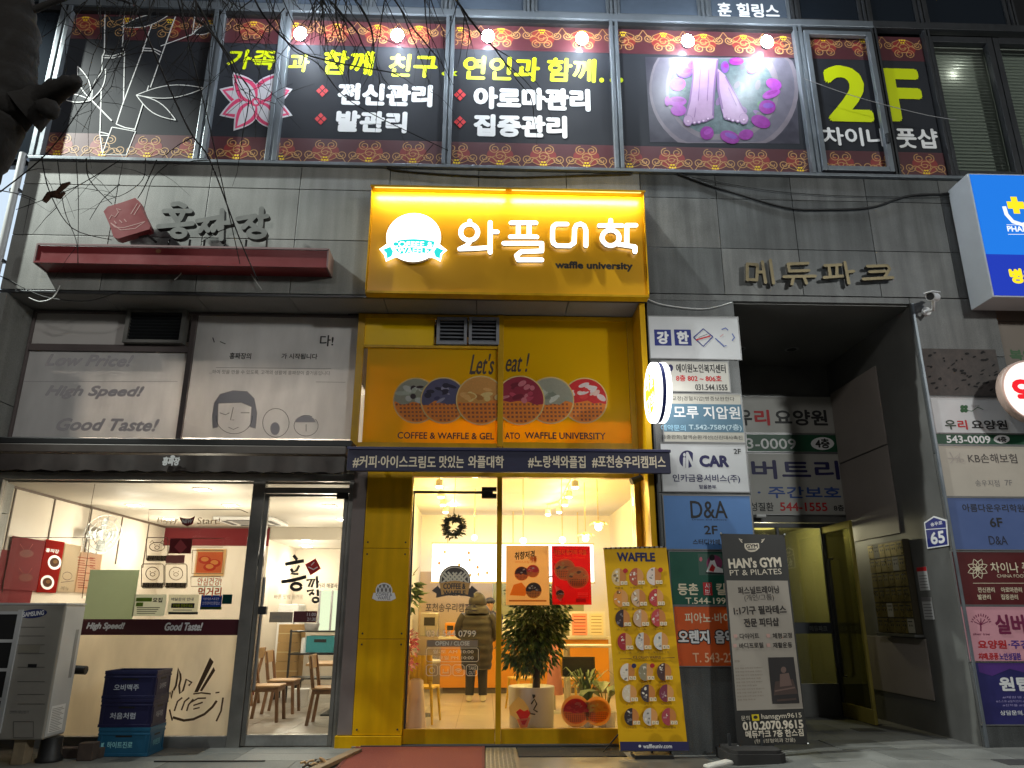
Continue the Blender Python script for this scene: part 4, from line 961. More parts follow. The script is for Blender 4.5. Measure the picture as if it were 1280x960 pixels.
        for s in (-1, 1): mb = MB(); mb.tube([B+V((s*.18, 0, 1.36)), B+V((s*.25, -.02*front, 1.10)), B+V((s*.245, .1*front, 1.01))], [.075, .06, .05], AP, 12); mb.build('sleeve', t)
        for s in (-1, 1): mb = MB(); mb.tube([B+V((s*.09, 0, .85)), B+V((s*.11, -.01, .06))], [.10, .07], AP, 12); mb.build('trouser_leg', t)
        mb = MB(); mb.ball(B+V((0, -.005*front, 1.62)), .105, AP, 14, (1, 1.05, .75)); mb.box(B.x-.07, B.x+.07, B.y+front*.09 if front > 0 else B.y-.17, B.y+.17 if front > 0 else B.y-.09, B.z+1.615, B.z+1.63, AP); mb.build('cap', t)
    return t
pp = G(595, 877, FZ); person('person seen from behind in a long dark hooded puffer coat standing at the counter', (pp.x, pp.y, FZ), 'customer')
person('person in navy cap and uniform behind the counter, half hidden by the window mullion', (P(612, 800, 6.7).x, 6.75, FZ), 'staff')
# ------------------------------------------------------------------ chairs and tables of the waffle shop
YCH = mat('yellow_plastic', (.66, .42, .02), rough=.35)
def yellow_chair(base, rz, label):
    t = thing('yellow_chair', label, 'chair', (0, 0, 0), 'yellow chairs in the waffle shop')
    mb = MB(); mb.box(-.21, .21, -.21, .21, .43, .46, YCH); mb.build('seat', t, bevel=.012)
    mb = MB(); pts = [(x, .20+.04*(1-(x/.2)**2)) for x in (-.2, -.13, -.06, 0, .06, .13, .2)]
    for (xa, ya), (xb, yb) in zip(pts, pts[1:]): mb.add([(xa, ya, .50), (xb, yb, .50), (xb, yb+.07, .86), (xa, ya+.07, .86), (xa, ya-.02, .50), (xb, yb-.02, .50), (xb, yb+.05, .86), (xa, ya+.05, .86)], [(0, 1, 2, 3), (7, 6, 5, 4), (3, 2, 6, 7), (0, 4, 5, 1), (0, 3, 7, 4), (1, 5, 6, 2)], YCH, True)
    for s in (-.17, .17): mb.tube([(s, .19, .44), (s, .215, .53)], .02, YCH, 8)
    mb.build('backrest', t)
    for sx in (-1, 1):
        for sy_ in (-1, 1): mb = MB(); mb.tube([(sx*.18, sy_*.18, .44), (sx*.22, sy_*.23, 0)], [.022, .015], YCH, 8); mb.build('leg', t)
    t.location = base; t.rotation_euler.z = R(rz); return t
c0 = yellow_chair((G(531, 893, FZ).x, 2.25, FZ), 170, 'yellow plastic chair behind the left edge of the glass door')
def ychair(x, y, rz, lb): c = copy_tree(c0, (x, y, FZ), lb); c.rotation_euler.z = R(rz); return c
ychair(.62, 3.6, 200, 'yellow plastic chair behind the white plant pot'); ychair(1.35, 3.5, 120, 'yellow plastic chair half hidden by the spiky plant and the waffle cutouts')
mt = thing('cafe_table', 'small round cafe table with black pedestal foot inside the left of the glass door', 'table', (-.95, 2.9, FZ))
mb = MB(); mb.lathe((-.95, 2.9, FZ), [(.30, .71), (.31, .72), (.31, .745), (.30, .75)], CT, 24); mb.build('tabletop', mt); mb = MB(); mb.tube([(-.95, 2.9, FZ+.02), (-.95, 2.9, FZ+.71)], .03, BLACK, 10); mb.build('post', mt); mb = MB(); mb.lathe((-.95, 2.9, FZ), [(.22, 0), (.21, .02), (.04, .04)], BLACK, 20); mb.build('foot', mt)
wt = thing('display_desk', 'white desk at the right of the shop window carrying a small black screen', 'desk', (1.62, 2.8, FZ))
mb = MB(); mb.box(1.15, 2.05, 2.6, 3.1, .97, 1.0, CT); mb.build('desktop', wt, bevel=.004)
for x in (1.17, 1.98):
    for y in (2.63, 3.03): mb = MB(); mb.box(x, x+.05, y, y+.05, FZ, .968, CT); mb.build('leg', wt)
f = Face((0, 2.55, 0)); a, b, c, d = px_box(f, 703, 821, 744, 846)
mo = thing('screen', 'small black screen hanging in front of the white desk', 'screen', ((a+b)/2, 2.55, c)); mb = MB(); mb.box(a, b, 2.545, 2.58, c, d, BLACK); mb.build('housing', mo, bevel=.006); mb = MB(); mb.box(a+.02, b-.02, 2.541, 2.5445, c+.02, d-.02, mat('screen_dark', (.03, .035, .04), rough=.15)); mb.build('display', mo)
f = Face((0, 5.8, 0)); a, b, c, d = px_box(f, 712, 764, 757, 797)
fm = thing('picture_stand', 'white double picture frame with pink and white sheets on the counter', 'picture frame', ((a+b)/2, 5.8, c)); mb = MB(); mb.box(a, b, 5.81, 5.85, c, d, WHT); mb.build('frame', fm)
f.lay = 2; f.rect(715, 767, 734, 794, srgb('pink_sheet', 240, 160, 140)); f.rect(737, 767, 754, 794, srgb('white_sheet', 236, 226, 200))
for k in range(6): f.rect(717, 770+k*4, 732, 771+k*4, REDP if k in (0, 3) else srgb('sheet_ink', 150, 90, 80)); f.rect(739, 770+k*4, 752, 770.8+k*4, srgb('sheet_ink2', 150, 130, 90))
f.build('print', fm)
# things standing on the counter
def machine(px, w, h, m, lb, cat='machine'):
    x = P(px, 790, 6.1).x; t = thing('counter_machine', lb, cat, (x, 6.1, 1.021)); mb = MB(); mb.box(x-w/2, x+w/2, 5.98, 6.3, 1.022, 1.022+h, m); mb.build('body', t, bevel=.015)
    mb = MB(); mb.box(x-w*.3, x+w*.3, 5.975, 5.979, 1.022+h*.45, 1.022+h*.8, BLACK); mb.build('panel', t); mb = MB(); mb.tube([(x-w*.2, 5.95, 1.03), (x-w*.2, 5.95, 1.022+h*.4)], .012, METAL, 8); mb.build('spout', t)
machine(537, .34, .42, mat('steel', (.5, .48, .44), rough=.3, metal=.8), 'steel coffee machine at the left end of the counter')
machine(636, .24, .30, WHT, 'white machine on the counter right of the mullion')
machine(563, .2, .24, srgb('amber_box', 210, 140, 50), 'amber box on the counter left of the customer')
# pink hanging cloth / parasol
px_ = P(693, 850, 3.2); t = thing('folded_parasol', 'folded pink parasol standing behind the ficus tree', 'parasol', (px_.x, 3.2, FZ)); PK = mat('pink_cloth', (.62, .26, .24), rough=.7)
mb = MB(); mb.lathe((px_.x, 3.2, FZ), [(.13, .25), (.10, .55), (.05, .95), (.01, 1.1)], PK, 12); mb.build('canopy', t); mb = MB(); mb.tube([(px_.x, 3.2, FZ), (px_.x, 3.2, FZ+.26)], .015, METAL, 8); mb.build('pole', t); mb = MB(); mb.lathe((px_.x, 3.2, FZ), [(.14, 0), (.13, .03), (.02, .04)], WHT, 14); mb.build('base', t)

# ------------------------------------------------------------------ plants
LEAFM = [mat('leaf_%d' % i, c, rough=.42, spec=.5) for i, c in enumerate(((.026, .075, .022), (.045, .12, .03), (.07, .15, .04), (.10, .18, .05)))]
BARK = mat('bark', (.055, .042, .032), rough=.85, var=.3, scale=14, bump=.4)
def leaves(mb, c, n, rad, size, rr, droop=.5, mats=LEAFM, shell=.35):
    for _ in range(n):
        u_ = V((rr.gauss(0, 1), rr.gauss(0, 1), rr.gauss(0, 1))).normalized(); q = V(c)+V((u_.x*rad[0], u_.y*rad[1], u_.z*rad[2]))*(shell+(1-shell)*rr.random())
        d = (V((u_.x, u_.y, u_.z*.4-droop))+V((rr.uniform(-.5, .5), rr.uniform(-.5, .5), rr.uniform(-.4, .4)))).normalized(); w = d.cross(V((rr.uniform(-1, 1), rr.uniform(-1, 1), rr.uniform(-1, 1)))).normalized()
        L = size*rr.uniform(.7, 1.25); W = L*.2; k = d.cross(w)*L*.07
        mb.add([q, q+d*L*.35+w*W+k, q+d*L, q+d*L*.35-w*W+k, q+d*L*.5], [(0, 1, 4), (1, 2, 4), (2, 3, 4), (3, 0, 4)], rr.choice(mats), False)
rr = random.Random(11)
fx, fy2 = G(664, 912, FZ).x, 1.50
fk = thing('ficus_tree', 'bushy weeping fig with dense dark leaves standing in a white pot behind the shop window', 'indoor tree', (fx, fy2, FZ))
mb = MB(); tx = fx+.06; mb.tube([(tx, fy2, FZ+.45), (tx+.02, fy2, 1.0), (tx-.03, fy2+.02, 1.5), (tx-.04, fy2, 1.9)], [.05, .042, .03, .012], BARK, 9)
for k in range(14):
    a = rr.uniform(0, 6.28); z_ = rr.uniform(.9, 1.8); mb.tube([(tx, fy2, z_), (tx+.2*math.cos(a), fy2+.2*math.sin(a), z_+.14), (tx+.36*math.cos(a), fy2+.34*math.sin(a), z_+.12)], [.014, .009, .004], BARK, 5)
mb.build('trunk', fk)
mb = MB(); cz = P(672, 792, fy2).z
leaves(mb, (tx-.02, fy2, cz+.02), 1500, (.40, .36, .54), .10, rr, .7, shell=.2); leaves(mb, (tx-.16, fy2-.05, cz-.16), 420, (.30, .26, .34), .10, rr, .8); leaves(mb, (tx+.16, fy2, cz+.28), 380, (.30, .28, .30), .10, rr, .6); leaves(mb, (tx+.02, fy2, cz+.48), 240, (.42, .3, .18), .1, rr, .4)
mb.build('crown', fk)
PT_ = mat('white_pot', (.66, .66, .64), rough=.35); mb = MB(); mb.lathe((fx, fy2, FZ), [(.265, 0), (.275, .01), (.295, .51), (.285, .52), (.27, .50), (.0, .48)], PT_, 36); o = mb.build('pot', fk)
f = Face((0, fy2-.30, 0)); 
for pts, w in (([(664, 880), (668, 874), (671, 880), (667, 887), (672, 890)], 1.6), ([(660, 886), (663, 892), (669, 893)], 1.4), ([(666, 868), (667, 873)], 1.6)): f.line(pts, w, BLKP)
f.ell(668, 870, 1.4, 2, BLKP, 8); f.build('pot_print', fk)
# spiky plant, broad-leaf plant at the right
def spiky(base, n, h, m, lb, name='spiky_plant'):
    t = thing(name, lb, 'plant', base); mb = MB(); b = V(base)
    for _ in range(n):
        a = rr.uniform(0, 6.28); d = V((math.cos(a), math.sin(a), 0)); sp = rr.uniform(.1, .42); hh = h*rr.uniform(.6, 1); w = V((-d.y, d.x, 0))*.014; z0_ = V((0, 0, .2))
        p = [b+z0_, b+z0_+d*sp*.35+V((0, 0, hh*.7)), b+z0_+d*sp*.8+V((0, 0, hh*.95)), b+z0_+d*sp*1.15+V((0, 0, hh*.75))]
        mb.add([p[0]-w*.6, p[0]+w*.6, p[1]+w, p[1]-w, p[2]+w*.8, p[2]-w*.8, p[3]], [(0, 1, 2, 3), (3, 2, 4, 5), (5, 4, 6)], m)
    mb.build('foliage', t); mb = MB(); mb.lathe(b, [(.09, 0), (.12, .2), (.11, .21), (.09, .19)], PT_, 18); mb.build('pot', t); return t
spiky((G(728, 905, FZ).x+.02, 1.75, FZ), 46, .55, LEAFM[3], 'spiky grass-like potted plant behind the waffle cutouts')
bx = G(752, 905, FZ).x; t = thing('broadleaf_plant', 'potted plant with broad deep green leaves at the right edge of the shop window', 'plant', (bx, 1.6, FZ)); mb = MB(); b = V((bx, 1.6, FZ+.2))
for k in range(9):
    a = 2*math.pi*k/9+rr.random(); d = V((math.cos(a), math.sin(a), 0)); w = V((-d.y, d.x, 0)); L = rr.uniform(.25, .4); h = rr.uniform(.15, .35); q = b+d*.08+V((0, 0, h))
    mb.tube([b, q], .006, LEAFM[1], 5); mb.add([q, q+d*L*.35+w*.09+V((0, 0, .10)), q+d*L*.75+w*.07+V((0, 0, .10)), q+d*L, q+d*L*.75-w*.07+V((0, 0, .10)), q+d*L*.35-w*.09+V((0, 0, .10)), q+d*L*.5+V((0, 0, .12))], [(0, 1, 6), (1, 2, 6), (2, 3, 6), (3, 4, 6), (4, 5, 6), (5, 0, 6)], LEAFM[k % 3], True)
mb.build('foliage', t); mb = MB(); mb.lathe((bx, 1.6, FZ), [(.1, 0), (.13, .2), (.12, .21), (.1, .19)], PT_, 18); mb.build('pot', t)
# left: plant and pink flowers
lx = P(513, 770, 1.6).x; t = thing('flower_stand', 'pink flowers and trailing leaves on a slim stand behind the left door edge', 'flower arrangement', (lx, 1.6, FZ)); mb = MB()
mb.tube([(lx, 1.6, FZ), (lx, 1.6, 1.0)], .02, WOOD, 8); mb.lathe((lx, 1.6, FZ), [(.12, 0), (.12, .02), (.02, .04)], WOOD, 14); mb.build('stand', t)
mb = MB(); PKS = [mat('petal_%d' % i, c, rough=.6) for i, c in enumerate(((.70, .18, .26), (.75, .42, .45), (.62, .10, .18)))]
leaves(mb, (lx, 1.6, 1.05), 130, (.12, .14, .2), .07, rr, .2, PKS, .1); leaves(mb, (lx, 1.6, .82), 60, (.1, .1, .1), .06, rr, .5, PKS, .1); mb.build('blossom', t)
mb = MB(); leaves(mb, (lx-.02, 1.7, 1.72), 60, (.12, .12, .28), .16, rr, .3, LEAFM[1:], .1); mb.build('foliage', t)
lx2 = P(519, 880, 1.25).x; t = thing('draped_cloth', 'pale cloth draped over a low stool at the left edge of the door glass', 'cloth', (lx2, 1.3, FZ)); mb = MB(); n = 22
for m0, z_ in ((0, .0),):
    rings = [(.05, .62), (.085, .60), (.10, .4), (.115, .2), (.13, .02)]; vs = []
    for q, (r_, h) in enumerate(rings):
        for k in range(n): a = 2*math.pi*k/n; r2 = r_*(1+.12*q/4*math.sin(5*a)); vs.append((lx2+r2*math.cos(a), 1.3+r2*math.sin(a), FZ+h))
    mb.add(vs, [(i*n+k, i*n+(k+1) % n, (i+1)*n+(k+1) % n, (i+1)*n+k) for i in range(4) for k in range(n)] + [tuple(range(n))], mat('pale_cloth', (.62, .48, .36), rough=.8), True)
mb.build('cloth', t)
# wreath hung on the door glass
wp = P(567, 658, GY+.06); t = thing('wreath', 'green leafy wreath hanging by a string inside the glass door', 'wreath', wp); mb = MB()
mb.tube([wp+V((.10*math.cos(a*.393), 0, .10*math.sin(a*.393))) for a in range(17)], .02, BARK, 6); mb.build('ring', t); mb = MB()
for k in range(40):
    a = 2*math.pi*k/40; c = wp+V((.105*math.cos(a), 0, .105*math.sin(a))); leaves(mb, c, 9, (.03, .022, .03), .06, rr, .0, [mat('olive_leaf_%d' % i, c_, rough=.5) for i, c_ in enumerate(((.05, .07, .02), (.08, .10, .03), (.11, .12, .05)))], .1)
mb.build('foliage', t); mb = MB(); mb.tube([wp+V((0, 0, .1)), V((wp.x+.01, wp.y, zhead+.02))], .003, WOOD, 5); mb.build('string', t)
# posters inside the glass
py_ = GY+.03
def poster(cor, m, name, lb):
    f = Face((0, py_, 0)); t = thing(name, lb, 'poster', f.at((cor[0]+cor[2])/2, cor[3])); f.slab(cor, .004, m, 'sheet', t); f.lay = 1; return t, f
t, f = poster((632.5, 681.5, 686.5, 756), srgb('poster_beige', 240, 214, 176, rough=.5), 'waffle_poster', 'beige poster with dark Korean lettering and waffles inside the shop window')
f.text('취향저격', 643, 689, 669, 699, BRN, bold=.03, shear=.2, rot=6); f.text('아이스크림 와플', 644, 701, 670, 704, srgb('poster_orange', 222, 130, 40)); f.text('와플', 662, 695, 671, 702, srgb('poster_orange', 222, 130, 40), bold=.05)
waffle_disc(f, 652, 717, 9, T((90, 50, 40), (220, 190, 160), (60, 36, 30)), seed=9, pitch=.2, rim=WAF); waffle_disc(f, 666, 714, 8, T((206, 60, 50), (230, 120, 90), (240, 220, 200)), seed=10, pitch=.2, rim=WAF)
f.poly([(637, 744), (642, 731), (652, 728), (660, 738), (656, 745)], srgb('poster_orange2', 232, 150, 40)); waffle_disc(f, 667, 738, 10, T((60, 50, 46), (200, 190, 170), (120, 90, 60)), seed=12, pitch=.2, rim=srgb('poster_cup', 150, 130, 100)); f.rect(636, 750, 683, 752, srgb('poster_ink', 180, 120, 70)); f.build('print', t)
t, f = poster((690, 682, 738.5, 755.5), srgb('poster_red', 218, 44, 24, rough=.5), 'dessert_poster', 'red poster with yellow Korean heading and folded waffles inside the shop window')
PYL = srgb('poster_yellow', 246, 176, 50); f.text('크림치 통가득 와플', 692, 687, 733, 694, PYL, bold=.03); f.text('Sweet Cheddar Ice Dessert', 694, 695.5, 731, 698, PYL)
for cx, cy_, r, k in ((706, 712, 12.5, 3), (722, 722, 13, 2)): f.ell(cx, cy_, r*1.08, r*1.08, srgb('poster_rim', 250, 200, 120), 24); waffle_disc(f, cx, cy_, r, T((214, 132, 60), (232, 166, 90), (120, 70, 40)), seed=k, pitch=.18, rim=WAF)
f.poly([(694, 732), (705, 739), (701, 752), (696, 748)], srgb('poster_cone', 236, 200, 170)); waffle_disc(f, 700, 743, 5.5, T((90, 50, 40), (230, 210, 190)), seed=3, pitch=.3, rim=WAF); f.rect(720, 748, 732, 753, srgb('poster_red2', 180, 20, 16)); 
for k in range(3): f.rect(722, 741+k*2, 735, 741.8+k*2, srgb('poster_ink2', 250, 160, 130))
f.build('print', t)
# printed cut-outs standing on the floor by the window
def cutout(cx, cy_, r, tops, lb, seed):
    y = .74; f = Face((0, y, 0)); c = f.at(cx, cy_); t = thing('waffle_cutout', lb, 'cut-out board', V((c.x, y, FZ)), 'printed waffle cut-outs on clear stands'); rw = r*(c-CAM).length/F_PX
    mb = MB(); mb.prism([(c.x+rw*math.cos(2*math.pi*k/32), y, c.z+rw*math.sin(2*math.pi*k/32)) for k in range(32)], (0, .008, 0), srgb('cutout_rim', 240, 200, 140)); mb.build('board', t); f.lay = 1; waffle_disc(f, cx, cy_, r*.98, tops, seed=seed, pitch=.15, rim=srgb('cutout_rim', 240, 200, 140)); f.build('print', t)
    mb = MB(); mb.box(c.x-.09, c.x+.09, y-.03, y+.05, FZ+.001, c.z-rw*.9, glassy('acrylic', (.95, .95, .95), .08)); mb.build('stand', t)
cutout(747, 889, 15.5, T((232, 170, 60), (244, 196, 90), (210, 140, 40)), 'round yellow topped waffle cut-out, right one on a clear stand', 31)
cutout(720, 889, 17, T((196, 30, 30), (226, 60, 50), (240, 110, 90)), 'round strawberry waffle cut-out standing in front of the yellow one', 32)
y = .73; f = Face((0, y, 0)); c = f.at(652, 893); t = thing('dessert_cutout', 'strawberry cup cut-out with cream swirl standing before the white pot', 'cut-out board', V((c.x, y, FZ)))
pts = [(648, 871), (655, 876), (661, 885), (663, 895), (659, 909), (650, 911), (645, 898), (638, 894), (636, 884), (641, 878)]
mb = MB(); mb.prism([f.at(*p) for p in pts], (0, .008, 0), srgb('cream_board', 226, 206, 150)); mb.build('board', t); f.lay = 2
SR = srgb('berry_red', 226, 40, 24)
for p in ([(645, 890), (650, 886), (655, 889), (660, 887), (663, 892), (659, 899), (650, 899)], [(648, 900), (660, 900), (657, 906), (651, 906)]): f.poly(p, SR)
f.poly([(646, 899), (663, 897), (659, 909), (651, 910)], srgb('cup_pale', 226, 150, 110)); f.poly([(651, 901), (659, 900), (656, 906), (653, 906)], SR); f.build('print', t)
mb = MB(); mb.box(c.x-.08, c.x+.08, y-.03, y+.07, FZ+.001, FZ+.05, mat('stand_dark', (.1, .09, .08))); mb.build('stand', t)
# ================================================================== restaurant: fascia on the granite
MARO = mat('maroon_metal', (.20, .022, .026), rough=.38, var=.08, scale=3); MARD = mat('maroon_dark', (.05, .012, .014), rough=.5)
wl = thing('sign_light_trough', 'long dark red metal light trough under the unlit Korean sign letters', 'light trough', P(228, 320, 0))
x0, x1 = P(46, 318, -.28).x, P(409, 320, -.28).x; zt = P(228, 309, -.28).z; zb = P(228, 331, -.28).z
mb = MB(); mb.box(x0, x1, -.28, -.262, zb+.01, zt-.012, MARO); mb.box(x0, x1, -.26, 0, zt-.011, zt, MARD); mb.box(x0, x1, -.26, 0, zb, zb+.012, MARO); mb.build('body', wl, bevel=.003)
mb = MB(); 
RIMM = mat('trough_rim', (.24, .16, .16), rough=.45, metal=.3)
mb.box(x0-.004, x1+.004, -.30, -.282, zt-.012, zt+.012, RIMM); mb.box(x0-.004, x1+.004, -.30, -.282, zb-.012, zb+.012, MARO); mb.box(x0-.02, x0-.002, -.295, 0, zb-.01, zt+.01, RIMM); mb.box(x1+.002, x1+.02, -.295, 0, zb-.01, zt+.01, RIMM); mb.build('rim', wl)
f = Face((0, -.2815, 0)); f.lay = 1; f.ell(198, 314, 3.4, 2.6, mat('faded_gold', (.3, .13, .06)), 12); f.build('emblem', wl)
# channel letters on stalks
LG = mat('letter_grey', (.16, .165, .155), rough=.5, var=.15, scale=6); LS = mat('letter_side_dark', (.018, .018, .018), rough=.5)
ks = thing('channel_letters', 'unlit grey brush-style Korean letters standing off the pale granite', 'sign letters', P(268, 303, 0))
s_ = .3594; kz = lambda pts: [(x*s_, y*s_) for x, y in pts]
fl = Face((0, -.16, 0))
for w, st in ((19, [[(605, 715), (625, 712), (645, 722)], [(575, 738), (665, 738)], [(600, 745), (618, 768)], [(640, 745), (628, 768)], [(555, 792), (672, 782)], [(622, 770), (622, 788)], arcp(625, 815, 22, 13, 0, 360, 12)]),
              (18, [[(690, 772), (728, 766), (698, 808)], [(712, 786), (726, 806)], [(736, 764), (772, 758), (744, 806)], [(756, 782), (768, 802)], [(775, 735), (772, 835)], [(775, 780), (805, 778)]]),
              (19, [[(830, 765), (890, 755), (850, 795)], [(868, 778), (888, 792)], [(912, 730), (908, 790)], [(905, 760), (930, 756)], arcp(895, 815, 28, 14, 0, 360, 12)])):
    mb = MB()
    for p in st: stroke3d(fl, kz(p), w*s_, -.19, -.11, mb, LG, LS)
    o = mb.build('letter', ks); x = sum(p[0] for q in st for p in q)/sum(len(q) for q in st)*s_; mb = MB()
    for dx in (-14, 12): a = fl.at(x+dx, 298); mb.tube([(a.x, -.12, a.z), (a.x, -.12, zt+.012)], .014, LS, 6)
    mb.build('stalk', ks)
lg = thing('logo_plate', 'dark red cushion-shaped logo plate with a bowl drawing left of the grey letters', 'sign plate', P(160, 300, 0))
f = Face((0, -.2, 0)); pts = kz([(360, 735), (375, 718), (420, 705), (470, 688), (484, 700), (497, 735), (522, 785), (520, 797), (470, 812), (410, 830), (395, 825), (380, 780)])
mb = MB(); mb.prism([f.at(*p) for p in pts], (0, .12, 0), MARO); mb.build('plate', lg, bevel=.01); LP = mat('logo_line', (.42, .22, .20), rough=.5); f.lay = 1
for p in ([(385, 775), (420, 800), (470, 795), (505, 770)], [(385, 775), (400, 790), (430, 792), (480, 778), (505, 770)], [(455, 745), (478, 708)], [(466, 748), (488, 712)], [(380, 762), (388, 748), (400, 755), (412, 738), (405, 725), (420, 730)], [(415, 765), (425, 775)], [(432, 762), (440, 772)], [(397, 768), (405, 778)]): f.line(kz(p), 1.1, LP)
f.build('bowl_drawing', lg); mb = MB(); a = P(184, 297, -.1); mb.tube([(a.x-.1, -.1, a.z), (a.x, -.1, a.z+.03), (a.x+.12, -.1, a.z-.06)], .016, LS, 6); mb.build('bracket', lg)

# ================================================================== restaurant shop front
RY = .60
rf = thing('restaurant_shopfront', 'steel-framed restaurant front with lettered upper panels, wide window and glass door', 'shop front', (-3.9, RY, 0))
f = Face((0, RY, 0)); RXL, RXR = XL+.105, P(449, 470, RY).x
PAN = mat('frosted_panel', (.55, .52, .50), rough=.5, var=.05, scale=1)
PANF = glassy('frosted_film', (.9, .9, .9), .02, film=.985, fcol=(.86, .84, .83), thru=.4); 
zt1, zb1 = SOF-.04, P(230, 548, RY).z
cells = {'blank': (36, 390, 158, 431), 'left': (24, 440, 228, 547), 'right': (238, 396, 445, 548)}
CB = {}
for k, cor in cells.items():
    a, b, c, d = px_box(f, *cor); a = max(a, RXL+.03); CB[k] = (a, b, c, d); mb = MB(); mb.box(a, b, RY, RY+.006, c, d, PAN if k == 'blank' else PANF); mb.build('blank_panel' if k == 'blank' else 'lettered_panel', rf)
mb = MB(); mb.box(RXL, RXR, RY-.04, RY+.03, CB['right'][3]+.0, zt1, MAUVE); mb.box(CB['left'][1]+.003, CB['right'][0]-.003, RY-.04, RY+.03, zb1-.05, CB['right'][3]-.002, MAUVE); mb.box(CB['right'][1]+.003, RXR-.01, RY-.04, RY+.03, zb1-.05, CB['right'][3]-.002, MAUVE)
mb.box(RXL, CB['left'][0]-.002, RY-.04, RY+.03, zb1-.05, CB['right'][3]-.002, MAUVE); mb.box(CB['left'][0], CB['left'][1], RY-.036, RY+.03, CB['left'][3]+.002, CB['blank'][2]-.002, MAUVE)
mb.build('panel_frame', rf, bevel=.003)
a, b, c, d = px_box(f, 161, 391, 235, 432); mb = MB()
for (p, q, r_, t) in ((a, a+.05, c, d), (b-.05, b, c, d), (a+.051, b-.051, c, c+.04), (a+.051, b-.051, d-.04, d)): mb.box(p, q, RY-.12, RY+.01, r_, t, SILL)
mb.box(a+.04, b-.04, RY-.02, RY-.01, c+.03, d-.03, BLACK)
for i in range(8): z_ = c+.07+i*(d-c-.12)/7.6; mb.obox(((a+b)/2, RY-.075, z_), ((b-a)/2-.055, 0, 0), (0, .028, -.02), (0, .003, .004), mat('louvre_dark', (.02, .022, .025), rough=.4))
mb.build('louvre_vent', rf)
f = Face((0, RY-.0005, 0)); f.lay = 1; FADE = mat('faded_violet', (.47, .44, .46), rough=.6)
for t, x0, x1, y0, y1 in (('Low Price!', 57, 167, 443, 458), ('High Speed!', 57, 180, 482, 499), ('Good Taste!', 71, 199, 523, 539)): f.text(t, x0, y0, x1, y1, FADE, bold=.05, shear=.3)
f.line([(26, 477), (222, 477)], .6, FADE)
INK = mat('ink', (.02, .02, .022), rough=.6); INK2 = mat('ink_soft', (.27, .26, .26), rough=.6)
f.line([(266, 422), (268, 428)], 1.2, INK); f.line([(275, 427), (282, 430)], 1, INK); f.text('다!', 400, 419, 417, 433, INK, bold=.02); f.text('홍짜장의', 287, 441, 314, 449, INK, bold=.02); f.text('가 시작됩니다', 352, 442, 397, 449, INK, bold=.02)
f.text('...하여 맛을 만들 수 있도록, 고객의 생활에 홍짜장이 즐거움입니다', 262, 463, 413, 468.5, INK2); f.line([(270, 459.5), (414, 461)], .5, INK2); f.line([(395, 477.5), (432, 478)], .5, INK2)
s_ = .3594; k2 = lambda pts: [(x*s_, 340+y*s_) for x, y in pts]
f.poly(k2([(740, 545), (738, 500), (745, 455), (765, 425), (810, 412), (860, 415), (885, 440), (895, 490), (890, 545), (870, 540), (875, 470), (840, 455), (760, 458), (758, 540)]), FADE)
for pts in (arcp(815, 505, 63, 58, 175, 365, 16), [(765, 490), (785, 497), (798, 490)], [(838, 490), (868, 490)], [(812, 470), (802, 515), (815, 515)], [(795, 540), (812, 548), (830, 540)], arcp(960, 525, 46, 50, 0, 360, 24), arcp(1065, 535, 42, 36, 60, 400, 20), [(1065, 530), (1065, 555)]): f.line(k2(pts), .8, INK2)
f.ell(*k2([(957, 545)])[0], 6, 8, FADE, 16); f.ell(*k2([(1062, 523)])[0], 13, 8, FADE, 16, 0, 180); f.build('lettering', rf)
# lit space behind the frosted panes
mb = MB(); za = P(330, 478, RY+.1).z; zl = P(150, 475, RY+.05).z
mb.box(RXL, RXR, 1.7, 1.74, zb1-.2, zt1, mat('dim_wall', (.3, .28, .26))); mb.box(RXL, RXR, RY+.035, 1.69, zb1-.24, zb1-.2, INW); mb.box(RXL, RXR, RY+.031, 1.69, zt1+.001, zt1+.03, BLACK)
mb.box(CB['right'][0]-.3, RXR, RY+.25, 1.69, za+.02, za+.05, INW); mb.box(RXL, CB['right'][0]-.31, RY+.16, 1.69, zl, zl+.03, INW); mb.box(P(112, 500, RY+.1).x-.03, P(112, 500, RY+.1).x, RY+.06, 1.69, zb1-.2, zl-.01, INW)  # upright board added to cut off the lamplight at the patch's left edge
mb.build('ceiling_baffle_box', rf)
lamp('ceiling_box_light', 'POINT', (-4.0, 1.15, zl-.25), 95, (1, .9, .75), .02, parent=rf); lamp('ceiling_box_light', 'POINT', (-2.6, 1.25, za-.2), 62, (1, .9, .75), .02, parent=rf)
# folded awning cassette with its valance
AWN = mat('awning_brown', (.045, .034, .030), rough=.65, var=.3, scale=5); AWL = mat('awning_beam', (.085, .07, .062), rough=.5, var=.15, scale=5)
fa = Face((0, .05, 0)); a0, b0 = XL+.02, P(431, 575, .05).x
an = thing('folded_awning', 'dark brown folded awning cassette with a small white logo above the restaurant window', 'awning', ((a0+b0)/2, .1, P(200, 590, .05).z))
za, zb_, zc, zd, ze = [P(220, y, .05).z for y in (547, 555, 566, 569, 589)]
mb = MB(); mb.box(a0-.2, b0+.06, .10, RY-.05, zb_, za, BLACK); mb.build('cassette', an, bevel=.01)
mb = MB(); mb.box(a0, b0, .07, .3, zc, zb_-.004, AWL); mb.build('front_beam', an, bevel=.01)
mb = MB(); n = 60; vs = []
for i in range(n+1):
    x = a0+(b0-a0)*i/n; w = .012*math.sin(i*.9)+.008*math.sin(i*2.3); vs += [(x, .05+w*.3, zd), (x, .05+w, ze+.01*math.sin(i*1.7))]
